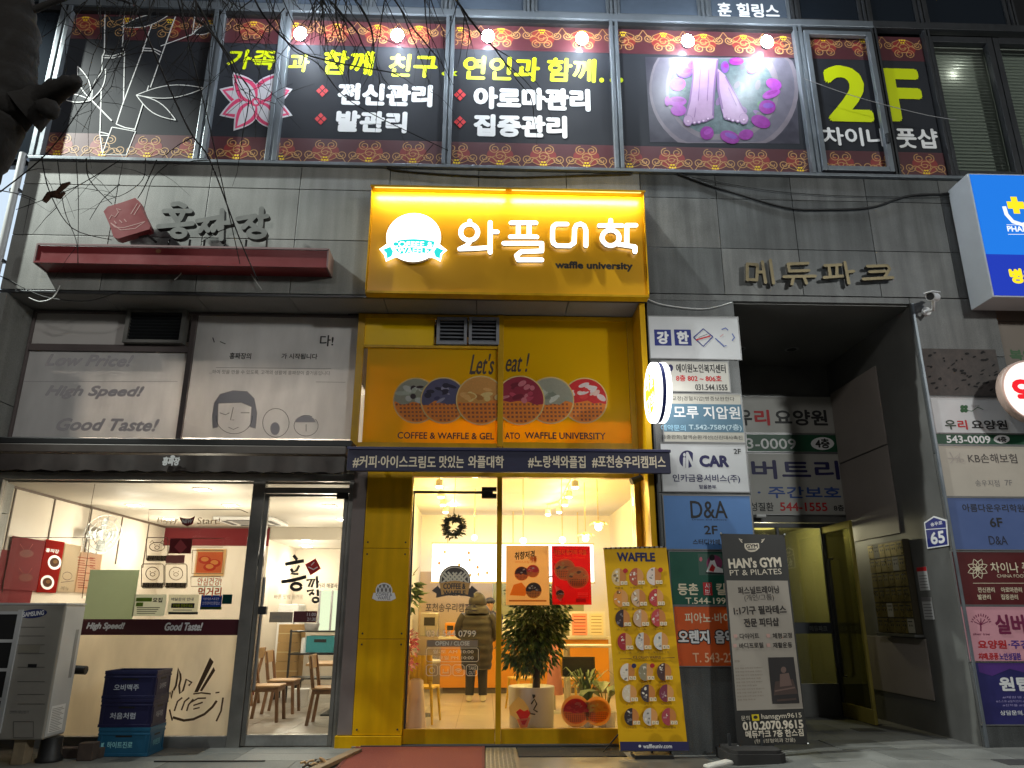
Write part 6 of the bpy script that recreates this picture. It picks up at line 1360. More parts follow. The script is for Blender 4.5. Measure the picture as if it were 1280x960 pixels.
for x, ch in ((818, '강'), (843, '한')):
    f.rect(x, 412, x+21, 432, NV); f.text(ch, x+3, 414, x+18, 430, WHTP, bold=.05)
for cx, m in ((879, NV), (906, srgb('print_pale_blue', 96, 112, 176))):
    for pts in ([(cx-12, 422), (cx, 411), (cx+12, 421)], [(cx+12, 421), (cx, 433), (cx-12, 422)]):
        if cx < 890: f.line(pts, 1.6, m)
    if cx > 890:
        for pts in ([(cx-4, 412), (cx+1, 410), (cx+4, 413)], [(cx+9, 417), (cx+12, 422), (cx+9, 426)], [(cx-12, 423), (cx-1, 433), (cx+2, 432)]): f.line(pts, 1.6, m)
f.line([(870, 425), (888, 420)], 2, RD); f.line([(873, 422), (884, 418)], 1, GRYP); f.line([(900, 421), (904, 418)], 1.2, srgb('print_faded_red', 200, 150, 150)); f.build('lettering', t)
mb = MB()
t, f = board((828, 452, 911, 489), mat('board_ivory', (.58, .56, .50), rough=.45, var=.05, scale=3), 'small ivory board of a welfare centre with a red room number line', y=-.010)
f.text('에이원노인복지센터', 845, 455, 907, 466, K, bold=.02); f.ell(838, 460, 3.5, 4.5, NAVP, 12); f.ell(836, 461, 2, 3, BW_, 10); f.text('8층 802 ~ 806호', 845, 469, 902, 477, RD, bold=.03); f.text('031.544.1555', 869, 480.5, 909, 488, K, bold=.02); f.build('lettering', t)
t, f = board((829, 492.5, 928, 552), mat('board_beige', (.52, .50, .43), rough=.5, var=.05, scale=3), 'beige acupressure clinic board with a teal-blue middle band', y=-.014)
f.rect(827.5, 505, 929, 540, TB); f.text('교정|경혈지압|병증보완한다', 840, 495.5, 918, 502, K); f.text('모루', 842, 508, 873, 523, WHTP, bold=.02); f.text('지압원', 879, 508, 925, 524, WHTP, bold=.02); f.ell(833, 516, 4, 4, srgb('pale_mark', 150, 160, 150), 8)
f.text('예약문의', 826, 531, 857, 538.5, srgb('print_sky', 150, 196, 220), bold=.02); f.text('T.542-7589(7층)', 861, 530, 927, 539, srgb('print_ice', 190, 214, 224), bold=.02); f.text('통증완화|혈액순환개선|신진대사촉진', 827, 544, 928, 550, K); f.build('lettering', t)
t, f = board((827.5, 555, 934, 614), BW_, 'white insurance board with a big navy round mark and CAR lettering', y=-.012)
f.ell(859, 574, 10, 11, NAVP, 28); f.text('iN', 853, 565, 870, 586, BW_, bold=.04, shear=.15); f.text('CAR', 874, 569, 911, 584, NAVP, bold=.07, shear=-.02); f.text('2F', 917, 561, 926, 567.5, K, bold=.03); f.text('인카금융서비스(주)', 841, 593, 925, 604, NAVP, bold=.015); f.text('믿음본부', 874, 606, 895, 611, NAVP, bold=.02); f.build('lettering', t)
t, f = board((831, 619.5, 940, 686), srgb('board_sky_blue', 84, 130, 190, rough=.45, var=.05, scale=3), 'sky blue study cafe board with thin black D&A lettering', y=-.012)
f.text('D&A', 863, 626, 909, 648, K, bold=.012); f.text('Dream and achieve', 865, 648.5, 908, 650.5, K); f.text('2F', 880, 657, 897, 668, K, bold=.03); f.text('스터디카페', 866, 674, 900, 681, K, bold=.02); f.build('lettering', t)
t, f = board((838.5, 689.5, 946, 755.5), srgb('board_green', 22, 86, 68, rough=.45, var=.08, scale=3), 'dark green noodle restaurant board with a sitting figure drawing', y=-.014)
CRT = srgb('print_cream', 232, 220, 190)
f.rect(873, 692, 906, 719, srgb('board_dull_green', 70, 100, 88)); f.ell(893, 704, 10, 10, srgb('drawing_plum', 140, 60, 100), 20); f.poly([(883, 715), (888, 700), (893, 700), (896, 708), (903, 711), (904, 716)], WHTP); f.ell(890, 697, 3.4, 4, K, 12); f.poly([(886, 713), (890, 705), (894, 709), (892, 715)], RD); f.ell(876, 699, 2, 3, srgb('drawing_rose', 196, 110, 120), 8); f.line([(882, 716), (905, 717)], 1.6, K)
f.text('등촌', 847, 729, 873, 744, CRT, bold=.03); f.rect(879, 728, 890, 744, RD); f.text('샤', 881, 729, 888, 736, WHTP); f.text('브', 881, 736.5, 888, 743, WHTP); f.text('칼국수', 895, 729, 936, 744, CRT, bold=.03); f.text('T.544-1999', 857, 747, 913, 755, CRT, bold=.02); f.build('lettering', t)
t, f = board((844.5, 758, 952, 832), srgb('board_orange', 214, 92, 34, rough=.45, var=.06, scale=3), 'orange music school board with white Korean letters, lowest of its stack', y=-.012)
f.text('피아노·바이올린', 856, 766, 936, 779, CRT, bold=.015); f.text('오렌지', 846, 786, 888, 806, K, bold=.11); f.text('음악학원', 892, 786, 944, 806, K, bold=.11); f.text('오렌지', 847.5, 787.5, 886.5, 804.5, WHTP, bold=.04); f.text('음악학원', 893.5, 787.5, 942.5, 804.5, WHTP, bold=.04); f.text('T. 543-2296', 866, 816, 930, 828, srgb('print_peach', 240, 190, 150), bold=.02); f.build('lettering', t)
mb = MB(); a = P(826, 650, -.01); mb.box(a.x-.03, a.x-.012, -.03, 0, P(842, 832, 0).z, P(812, 452, 0).z, ALUD); 
tag(mb.build('sign_rail'), 'dark vertical metal rail between the yellow column and the stack of sign boards', 'rail')

# right of the entrance
t, f = board((1167, 497.5, 1283, 541), BW_, 'white nursing home board with a small clover drawing under the pitted patch')
f.lay = 2
def clover(f, x, y, r, m):
    for a in (45, 135, 225, 315): f.ell(x+r*math.cos(R(a)), y+r*math.sin(R(a)), r*.9, r*.9, m, 10)
CLV = srgb('clover_green', 40, 90, 50); clover(f, 1205, 511, 3, CLV); f.line([(1208, 513), (1215, 514), (1222, 509), (1229, 512)], .9, CLV); f.text('가나 요양원', 1214, 506, 1224, 509, GRYP)
for ch, x0, x1, m in (('우', 1181, 1195, srgb('print_dark_green', 60, 74, 60)), ('리', 1197, 1209, RD), ('요양원', 1214, 1259, K)): f.text(ch, x0, 525, x1, 537, m, bold=.035)
f.build('lettering', t)
t, f = board((1171, 543, 1286, 555.5), srgb('board_deep_green', 14, 76, 48, rough=.5), 'narrow green phone number strip lettered 543-0009 between the clover board and the cream board'); f.text('543-0009', 1183, 544.5, 1238, 554, WHTP, bold=.035); f.ell(1252, 549, 10, 5.3, WHTP, 24); f.text('4층', 1246, 545.5, 1258, 553, K, bold=.04); f.build('lettering', t)
t, f = board((1175.5, 557.5, 1293, 620), BCR, 'cream insurance board with a faded bird-like mark and grey letters')
f.text('KB손해보험', 1210, 567, 1271, 579, srgb('print_warm_grey', 78, 72, 70), bold=.01); f.text('송우지점', 1219, 600, 1249, 608, GRYP); f.text('7F', 1256, 600, 1265, 607, GRYP)
for pts in ([(1187, 565), (1192, 574), (1188, 579)], [(1192, 574), (1200, 566), (1196, 578)], [(1185, 573), (1199, 573)]): f.line(pts, 1.4, srgb('mark_faded', 176, 166, 158))
f.text('b', 1199, 571, 1205, 578, srgb('mark_faded', 176, 166, 158)); f.build('lettering', t)
t, f = board((1186, 622.5, 1306, 686.5), srgb('board_steel_blue', 84, 106, 160, rough=.45, var=.05, scale=3), 'steel blue academy board lettered 6F')
f.text('아름다운우리학원', 1203, 630, 1280, 640, K, bold=.015); f.text('6F', 1237, 647, 1253, 659, K, bold=.03); f.text('D&A', 1236, 670, 1259, 681, srgb('print_slate', 40, 44, 66), bold=.01); f.build('lettering', t)
t, f = board((1195, 690, 1318, 755.5), srgb('board_maroon', 92, 20, 24, rough=.45, var=.08, scale=3), 'dark maroon foot massage board with a white flower mark')
for k in range(8):
    a = k*45+22; pts = petal((1222, 711), a, 13, 3.6); f.line(pts+pts[:1], .9, CRT)
f.ring(1222, 711, 3, 3, .8, CRT, 10); f.text('차이나 풋샵', 1238, 703, 1300, 716, CRT, bold=.012); f.text('CHINA FOOT SHOP', 1246, 718, 1300, 722, CRT); f.line([(1216, 729), (1310, 729)], .6, CRT)
for t_, x, y in (('전신관리', 1222, 734), ('발관리', 1222, 743), ('아로마관리', 1251, 734), ('집중관리', 1251, 743)): f.text(t_, x, y, x+(21 if len(t_) == 4 else 16 if len(t_) == 3 else 26), y+6.5, CRT, bold=.02)
f.build('lettering', t)
t, f = board((1206.5, 758, 1331, 826), srgb('board_pink', 224, 160, 172, rough=.5, var=.04, scale=3), 'pink care home board with a fan-shaped tree mark')
WIN = srgb('print_wine', 120, 24, 70); f.line([(1226, 789), (1226, 776)], 1.6, WIN)
for a in (-60, -30, 0, 30, 60): f.line([(1226, 781), (1226+10*math.sin(R(a)), 781-8*math.cos(R(a)))], .9, WIN)
for a in range(-75, 76, 15): f.line([(1226+10.5*math.sin(R(a)), 780-9.5*math.cos(R(a))), (1226+13*math.sin(R(a)), 780-13*math.cos(R(a)))], 1.1, WIN)
f.text('silver tree', 1216, 791, 1237, 794, WIN); f.text('실버트리', 1244, 768, 1320, 793, WIN, bold=.035); f.text('요양원', 1222, 800, 1258, 811, RD, bold=.04); f.text('·주간보호', 1260, 800, 1312, 811, srgb('print_violet', 84, 50, 140), bold=.03); f.text('치매,중풍', 1223, 816, 1248, 825, RD, bold=.03); f.text('노인성질환', 1249, 816, 1276, 825, srgb('print_violet', 84, 50, 140), bold=.03); f.build('lettering', t)
t, f = board((1221, 828, 1348, 905), mat('board_indigo', (.022, .02, .13), rough=.45, var=.3, scale=2), 'indigo academy board with white Korean heading, lowest on the pillar')
f.poly([(1222, 829), (1330, 829), (1330, 838), (1290, 843), (1262, 836), (1240, 845), (1224, 840)], srgb('cloud_violet', 84, 44, 130)); f.text('원탑영어', 1249, 846, 1330, 864, WHTP, bold=.045)
for k, (x, tx_) in enumerate(((1253, '#재원생 #만족도'), (1245, '#스스로 #밀착관리 #소수정예'), (1253, '#진학률 #성적 #향상'))): f.text(tx_, x, 870+k*5, x+50, 873+k*5, srgb('print_pale_violet', 170, 160, 210))
f.text('상담문의. 010-5', 1250, 888, 1300, 894, WHTP, bold=.02); f.build('lettering', t)
mb = MB(); mb.box(XJ+.003, XJ+.035, -.03, 0, .07, SOF+.0, ALU); tag(mb.build('corner_trim', bevel=.003), 'slim grey metal corner trim along the pillar with the house number plate', 'corner trim')
# pitted patch where a board was taken off
f = Face((0, -.003, 0)); t = thing('board_scar', 'rough brownish patch with dark glue spots where a board was removed above the white board', 'wall patch', f.at(1205, 497)); f.slab((1156, 436, 1250, 494), .002, mat('scar', (.085, .072, .066), rough=.8, var=.35, scale=10, bump=.3), 'patch', t); rr = random.Random(21)
GLU = mat('glue_spot', (.015, .014, .014), rough=.9)
for k in range(46): f.ell(rr.uniform(1160, 1248), rr.uniform(440, 488), rr.uniform(1, 3.4), rr.uniform(.8, 1.6), GLU, 9, rot=rr.uniform(-40, 10))
f.build('glue_spots', t)
# house number plate on the jamb
f = Face((XJ-.012, 0, 0), (-1, 0, 0)); f.lay = 1
c = f.at(1170, 664); t = thing('house_number_plate', 'navy house number plate with white 65 on the entrance jamb', 'number plate', c)
pl = [(1155, 653), (1167, 645), (1183, 650), (1186, 682), (1159, 686)]; pw = lambda pts, sc: [(1170.5+(x-1170.5)*sc, 667+(y-667)*sc) for x, y in pts]
q = [f.at(*p) for p in pl]; mb = MB(); mb.prism(q, (.010, 0, 0), WHT); mb.build('plate', t); f.poly(pw(pl, .91), mat('plate_navy', (.02, .03, .20), rough=.4))
f.line([(1157, 662), (1184, 660)], .8, WHTP); f.text('송우로', 1163, 652, 1178, 657, WHTP, bold=.03); f.text('65', 1163, 664, 1181, 680, WHTP, bold=.05); f.build('lettering', t)

# ================================================================== entrance hall
YB2 = 2.45; VZ = SOF+.0
VW = mat('hall_dark_stone', (.12, .12, .113), rough=.5, var=.2, scale=2); VP = mat('hall_panel', (.30, .26, .235), rough=.5, var=.1, scale=1.5)
mb = MB(); mb.box(XE-.005, XJ+.05, .045, 3, VZ-.02, VZ+.06, VW); tag(mb.build('entrance_ceiling'), kind='structure')
for x, y in ((3.75, 1.7), (4.55, 1.7)):
    mb = MB(); mb.lathe((x, y, VZ-.021), [(.10, -.004), (.10, 0)], GREY, 16); mb.lathe((x, y, VZ-.027), [(.07, -.002), (.07, 0)], BLACK, 16); tag(mb.build('ceiling_spot'), 'unlit round recessed light in the entrance ceiling, %s one' % ('left' if x < 4 else 'right'), 'recessed light')
mb = MB(); mb.box(XJ, XJ+.06, .04, 2.6, -.02, VZ-.022, VW); mb.box(XE-.06, XE, .045, 2.6, 0, VZ-.022, VW); mb.box(XE, XJ, YB2, YB2+.06, 2.75, VZ-.022, VW); tag(mb.build('entrance_wall'), kind='structure')
mb = MB()
for z0_, z1_ in ((2.45, 3.62), (3.64, 4.75)): mb.box(XJ-.02, XJ-.002, 1.0, 2.40, z0_, z1_, VP)
mb.box(XJ-.02, XJ-.002, .8, 2.40, .45, 1.15, VP); mb.build('entrance_wall', bevel=.003); 
for o in list(COL.objects):
    if o.name.startswith('entrance_wall'): o['kind'] = 'structure'
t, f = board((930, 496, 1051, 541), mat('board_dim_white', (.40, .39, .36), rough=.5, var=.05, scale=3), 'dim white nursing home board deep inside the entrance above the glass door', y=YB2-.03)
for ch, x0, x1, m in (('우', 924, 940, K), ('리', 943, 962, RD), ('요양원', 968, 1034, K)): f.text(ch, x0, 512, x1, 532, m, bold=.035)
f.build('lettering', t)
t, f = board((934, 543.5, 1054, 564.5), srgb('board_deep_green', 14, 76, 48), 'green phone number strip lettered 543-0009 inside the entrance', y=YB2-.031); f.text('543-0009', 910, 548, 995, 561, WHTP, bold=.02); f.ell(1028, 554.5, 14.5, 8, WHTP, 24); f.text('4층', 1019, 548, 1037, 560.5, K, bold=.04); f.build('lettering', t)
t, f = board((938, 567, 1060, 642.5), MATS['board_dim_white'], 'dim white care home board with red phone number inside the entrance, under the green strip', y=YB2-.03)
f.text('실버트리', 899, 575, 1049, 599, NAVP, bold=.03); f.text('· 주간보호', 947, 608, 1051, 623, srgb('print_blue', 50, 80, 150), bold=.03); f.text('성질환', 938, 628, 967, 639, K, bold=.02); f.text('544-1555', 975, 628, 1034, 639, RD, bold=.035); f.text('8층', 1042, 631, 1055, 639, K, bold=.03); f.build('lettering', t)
mb = MB(); c = P(950, 645, YB2-.1); mb.tube([c+V((-.06, 0, 0)), c+V((.08, 0, 0))], .03, WHT, 10); tag(mb.build('wall_lamp'), 'small white unlit wall lamp under the dim boards inside the entrance', 'wall lamp')
# glass front of the hall: fixed panes, open leaf
eg = thing('entrance_door', 'glass entrance door with a gold frame, one leaf standing open', 'door', (4.6, YB2, .07))
BRS2 = mat('gold_frame', (.50, .41, .09), rough=.35, metal=.4, var=.1, scale=4); TINT = glassy('tinted_glass', (.74, .74, .56), .09)
mb = MB(); zt_ = 2.72
mb.box(XE, XJ-.002, YB2, YB2+.05, zt_-.05, zt_+.02, ALUD); 
for x in (3.72, 4.35, 5.02): mb.box(x-.02, x+.02, YB2+.001, YB2+.05, .07, zt_-.052, ALUD)
mb.box(XE, 5.0, YB2+.002, YB2+.049, .07, .5, VW); mb.build('frame', eg, bevel=.003)
mb = MB(); mb.box(XE, 5.0, YB2+.02, YB2+.028, .502, zt_-.052, TINT); mb.build('pane', eg)
mb = MB(); lx = 5.03; y0_, y1_ = 1.56, YB2-.01
mb.box(lx-.02, lx+.02, y0_, y1_, 2.58, 2.68, BRS2); mb.box(lx-.02, lx+.02, y0_, y1_, .08, .26, BRS2); mb.box(lx-.02, lx+.02, y0_, y0_+.05, .262, 2.578, BRS2); mb.box(lx-.02, lx+.02, y1_-.04, y1_, .262, 2.578, ALUD); lf = mb.build('open_leaf', eg, bevel=.003)
mb = MB(); mb.box(lx-.004, lx+.004, y0_+.052, y1_-.042, .262, 2.578, glassy('leaf_glass', (.80, .78, .42), .10)); mb.build('leaf_pane', lf)
mb = MB(); mb.tube([(lx-.025, 2.18, .62), (lx-.08, 2.18, .62), (lx-.08, 2.18, 2.2), (lx-.025, 2.18, 2.2)], .018, BLACK, 8); mb.build('handle', lf)
f = Face((0, YB2+.018, 0)); f.rect(928, 778, 1043, 792, mat('door_band', (.03, .035, .045), rough=.5)); f.text('메듀파크', 1012, 782, 1034, 789, srgb('band_print', 130, 134, 130), bold=.03); f.text('메듀파크', 948, 782, 990, 789, srgb('band_print', 130, 134, 130), bold=.03); f.build('lettering', eg)
# the hall behind the glass
HW = mat('hall_wall', (.30, .29, .19), rough=.6, var=.1, scale=1.5)
mb = MB(); mb.box(2.7, 5.7, 6.2, 6.3, 0, 2.9, HW); mb.box(2.64, 2.7, 2.61, 6.2, 0, 2.9, HW); mb.box(5.7, 5.76, 2.61, 6.2, 0, 2.9, HW); mb.box(XJ+.061, 5.76, 2.55, 2.6, 0, 2.9, HW); mb.box(2.64, XE-.062, 2.55, 2.6, 0, 2.9, HW); tag(mb.build('hall_wall'), kind='structure')
mb = MB(); mb.box(2.7, 5.7, 2.55, 6.2, 2.9, 2.95, HW); tag(mb.build('hall_ceiling'), kind='structure')
mb = MB(); mb.box(2.7, 5.7, 2.52, 6.2, .0, .085, PAVE); tag(mb.build('hall_floor'), kind='structure')
mb = MB(); mb.box(3.5, 4.5, 5.8, 6.1, .086, 1.2, mat('hall_bench', (.10, .09, .07))); tag(mb.build('hall_cabinet', bevel=.01), 'dim brown cabinet in the hall behind the entrance glass', 'cabinet')
t = thing('hall_lamp', 'dim yellowish ceiling lamp in the hall behind the entrance glass', 'ceiling lamp', (4.8, 4.2, 2.88)); mb = MB(); mb.lathe((4.8, 4.2, 2.84), [(.16, 0), (.18, .03), (.18, .058)], glow('hall_lamp_glow', (1, .86, .35), 1.5), 20); mb.build('shade', t); lamp('hall_light', 'POINT', (4.8, 4.2, 2.7), 46, (1, .92, .58), .1, parent=t)
# mailboxes on the side wall
mbx = thing('mailbox_bank', 'bank of small brass mailboxes on the side wall of the entrance', 'mailboxes', (XJ, 1.25, 1.2)); BM = mat('brass_dull', (.30, .24, .09), rough=.3, metal=.8, var=.15, scale=9)
mb = MB(); mb.box(XJ-.10, XJ-.021, .82, 1.72, 1.20, 2.36, mat('mailbox_back', (.06, .05, .03), rough=.5)); mb.build('carcass', mbx)
k = 0
for r_ in range(6):
    for c_ in range(6):
        y = .835+c_*.147; z_ = 1.215+r_*.19; m_ = MB(); m_.box(XJ-.112, XJ-.101, y, y+.138, z_, z_+.172, BM if (r_*7+c_*5) % 11 else mat('paper_dim', (.30, .28, .22))); 
        for dy in (.04, .09): m_.lathe((XJ-.1135, y+dy, z_+.09), [(.014, 0), (.014, .001)], BLACK, 8, 'x')
        m_.box(XJ-.1135, XJ-.1121, y+.02, y+.118, z_+.13, z_+.145, BLACK); m_.build('mailbox_door', mbx)
        k += 1
mb = MB(); mb.box(XJ-.14, XJ-.021, .80, 1.74, 1.17, 1.199, METAL); mb.build('shelf', mbx)
for z0_, z1_, lb, m in ((1.72, 2.0, 'small white notice with a red head on the dark entrance jamb, upper of two', BWY), (1.38, 1.64, 'small white notice with ruled lines on the dark entrance jamb, lower of two', BWY)):
    mb = MB(); mb.box(XJ-.008, XJ-.002, .55, .76, z0_, z1_, m); mb.box(XJ-.0095, XJ-.0081, .55, .76, z1_-.05, z1_-.001, RD if z0_ > 1.5 else GRYP)
    for k in range(5): mb.box(XJ-.0095, XJ-.0081, .57, .74, z0_+.03+k*.035, z0_+.04+k*.035, GRYP)
    tag(mb.build('wall_notice'), lb, 'notice')
# CCTV camera
c = P(1166, 371, -.28); t = thing('security_camera', 'white bullet security camera on the dark granite above the pillar', 'security camera', c)
d = V((-.72, -.62, -.24)).normalized(); mb = MB(); mb.tube([c-d*.12, c+d*.10], .055, WHT, 16); mb.obox(c+V((0, 0, .057)), d*.15, d.cross(V((0, 0, 1))).normalized()*.055, V((0, 0, .006)), WHT); mb.build('housing', t); mb = MB(); mb.tube([c+d*.101, c+d*.106], .046, BLACK, 16); mb.build('lens', t)
w_ = P(1155, 388, 0); mb = MB(); mb.tube([c-V((0, 0, .05)), c+V((.03, .08, -.14)), V((w_.x+.02, -.02, w_.z-.02))], .02, WHT, 8); mb.lathe((w_.x+.02, -.001, w_.z-.02), [(.06, 0), (.055, -.03)], WHT, 16, 'y'); mb.build('bracket', t)
# pharmacy at the right edge: box sign, round sign, beige panels
PX0 = P(1222, 300, -.42).x; fz = Face((0, -.45, 0)); a, b, c, d = px_box(fz, 1226, 226, 1420, 366)
t = thing('pharmacy_sign', 'bright blue lit pharmacy sign box with a white and yellow emblem beside the dark pillar', 'shop sign', (a, 0, c))
fz = Face((0, -.45, 0)); zT = P(1240, 217, -.45).z; zB = P(1250, 371, -.45).z
mb = MB(); mb.box(a, a+2.2, -.445, -.02, zB, zT, mat('sign_grey_case', (.55, .58, .60), rough=.4, var=.04, scale=3)); mb.build('case', t, bevel=.006)
BLU = glow('pharm_blue', (.015, .16, .62), 1.15); DBL = glow('pharm_dark_blue', (.02, .05, .48), .9); PW = glow('pharm_white', (.9, .95, 1), 1.0); PY = glow('pharm_yellow', (1, .78, .02), 1.0)
zM = P(1255, 318, -.45).z
mb = MB(); mb.box(a+.02, a+2.18, -.452, -.446, zM, zT-.02, BLU); mb.box(a+.02, a+2.18, -.4521, -.446, zB+.02, zM-.001, DBL); mb.build('lit_face', t); f = Face((0, -.4525, 0)); f.lay = 2
f.rect(1265, 246, 1273, 267, PY); f.rect(1259, 252, 1280, 261, PY); f.line([(1255, 258), (1258, 268), (1266, 277), (1278, 281), (1292, 277)], 6, PW); f.text('PHARMACY', 1259, 283, 1312, 290, PW, bold=.04); f.line([(1258, 281), (1320, 281.5)], .8, PW); f.line([(1260, 293), (1322, 293)], .8, PW); f.text('병원 약국', 1262, 336, 1340, 355, PY, bold=.06); f.build('lettering', t)
lamp('pharmacy_glow', 'POINT', (a+.8, -.9, (zB+zT)/2), 8, (.35, .55, 1), .3, parent=t)
c = P(1288, 490, -.38); t = thing('round_sign', 'round white lit sign with one red Korean letter beside the dark pillar', 'blade sign', c); rw = .37
LR = glow('round_white', (1, .93, .86), 1.1); mb = MB(); mb.lathe(c, [(rw, -.06), (rw+.015, -.05), (rw+.015, .05), (rw, .06)], mat('round_rim', (.6, .45, .38), rough=.4), 40, 'y'); mb.build('rim', t); mb = MB(); mb.lathe(c, [(rw*.97, -.063), (rw*.97, -.061)], LR, 40, 'y'); mb.build('lit_face', t)
f = Face((0, c.y-.0635, 0)); f.lay = 1; f.text('약', 1266, 472, 1308, 508, glow('round_red', (.85, .02, .03), 1.0), bold=.05); f.build('lettering', t); mb = MB(); mb.tube([c, V((c.x, 0.05, c.z))], .03, ALUD, 8); mb.build('arm', t)
lamp('round_sign_glow', 'POINT', c+V((-.2, -.35, 0)), 3, (1, .5, .42), .2, parent=t)
fz = Face((0, .12, 0)); t = thing('pharmacy_shopfront', 'beige panelled pharmacy front beyond the dark pillar', 'shop front', P(1270, 450, .12)); mb = MB(); BE = mat('beige_clad', (.20, .165, .135), rough=.5, var=.08, scale=2)
zs = [.0, 1.2, 2.6, P(1270, 402, .12).z, P(1270, 379, .12).z, SOF+.1]
for a_, b_ in zip(zs, zs[1:]): mb.box(XP+.02, 8.3, .12, .3, a_+.006, b_-.006, BE)
mb.build('panel', t, bevel=.004); mb = MB(); mb.box(XP+.0, 8.3, .13, .29, 0, SOF+.09, MAUVE); mb.build('frame', t)
f = Face((0, .119, 0)); f.text('복약상담', 1262, 437, 1330, 452, srgb('print_moss', 70, 104, 70), bold=.04); f.build('lettering', t)
# ================================================================== things on the pavement
# outdoor condenser unit
def at_ground(px, py, z=0.): return G(px, py, z)
AC1, AC2 = mat('condenser_grey', (.35, .325, .285), rough=.45, var=.06, scale=3), mat('condenser_side', (.5, .505, .51), rough=.45, var=.06, scale=3)
yf = -.42; a = P(-16, 850, yf).x; b = P(66, 850, yf).x; yb_ = -.02; zt = P(60, 756, yf).z; z0_ = P(40, 925, yf).z
ac = thing('condenser_unit', 'tall grey outdoor air conditioner unit raised on blocks in front of the restaurant window', 'air conditioner', ((a+b)/2, -.25, 0))
b2 = b; mb = MB(); mb.box(a-.25, b2, yf, yb_, z0_, zt, AC1); mb.build('casing', ac, bevel=.015)
mb = MB(); mb.box(b2+.0005, b2+.004, yf+.02, yb_-.01, z0_+.02, zt-.02, AC2); mb.box(a-.2, b2+.006, yf-.006, yb_+.01, zt+.0005, zt+.018, AC2); mb.build('side_panel', ac)
f = Face((0, yf-.001, 0)); OV = mat('oval_blue', (.02, .03, .14), rough=.4); f.ell(42, 767, 17, 5.5, OV, 28, rot=-6); f.text('SAMSUNG', 29, 764, 55, 770, WHTP, bold=.04, rot=6)
for y in (784, 795, 806, 817, 834, 852, 868, 880): f.line([(22, y), (56, y)], .7, mat('casing_line', (.16, .15, .135), rough=.5))
f.rect(35, 830, 46, 834.5, BLACK); f.text('인버터 냉난방기', 12, 888, 36, 892, GRYP); f.line([(17, 902), (42, 902), (42, 922), (17, 922), (17, 902)], .8, MATS['casing_line']); f.rect(23, 806, 50, 816, mat('louver_plate', (.40, .37, .30), rough=.2, metal=.3)); f.build('front_print', ac)
g = Face((b2+.0055, 0, 0), (1, 0, 0)); mb = MB(); mb.box(b2+.0045, b2+.0055, yf+.06, yb_-.08, z0_+.05, z0_+.30, WHT); mb.box(b2+.0045, b2+.0055, yb_-.12, yb_-.06, z0_+.55, zt-.25, mat('label_grey', (.26, .26, .26))); mb.build('label', ac)
mb = MB()
for k in range(14): z_ = z0_+.06+k*.016; mb.box(b2+.0056, b2+.0062, yf+.08, yb_-.10-(k % 3)*.03, z_, z_+.005, GRYP)
mb.build('label_print', ac)
# fan side of the unit: open grille at the very left
mb = MB(); xg0, xg1 = a-.2, P(8, 850, yf).x; mb.box(xg0, xg1, yf-.012, yf-.001, z0_+.10, zt-.08, BLACK)
for k in range(5): z_ = z0_+.1+k*(zt-z0_-.18)/4; mb.box(xg0, xg1+.02, yf-.022, yf-.0125, z_-.015, z_+.015, AC2)
mb.box(xg1, xg1+.045, yf-.024, yf-.002, z0_+.06, zt-.05, AC2); mb.build('fan_grille', ac)
rr = random.Random(8)
mb = MB(); mb.box(b-.30, b-.18, yf+.05, yf+.20, 0, z0_-.001, mat('block_wood', (.36, .28, .18), rough=.8, var=.2, scale=9)); tag(mb.build('timber_block', bevel=.006), 'pale square timber block under the front of the condenser unit', 'block')
mb = MB(); mb.lathe((b-.02, yf+.22, 0), [(.12, .005), (.13, .03), (.11, .05), (.10, z0_-.002)], BLACK, 18); tag(mb.build('rubber_foot_block'), 'round black rubber block under the right corner of the condenser unit', 'block')
mb = MB(); mb.box(b-.05, b+.42, -.06, .10, .006, .10, mat('old_timber', (.07, .05, .04), rough=.9, var=.3, scale=7)); mb.box(b+.25, b+.40, -.20, -.061, .006, .17, MATS['old_timber']); tag(mb.build('timber_scrap', bevel=.006), 'dark weathered timber scraps lying behind the condenser unit', 'timber')
mb = MB(); x = b+.15; mb.tube([(x-.45, .12, .86), (x-.10, .12, .84)], .045, BLACK, 8); tag(mb.build('pipe_stub'), 'thick dark insulated pipe end poking out behind the condenser unit', 'pipe')
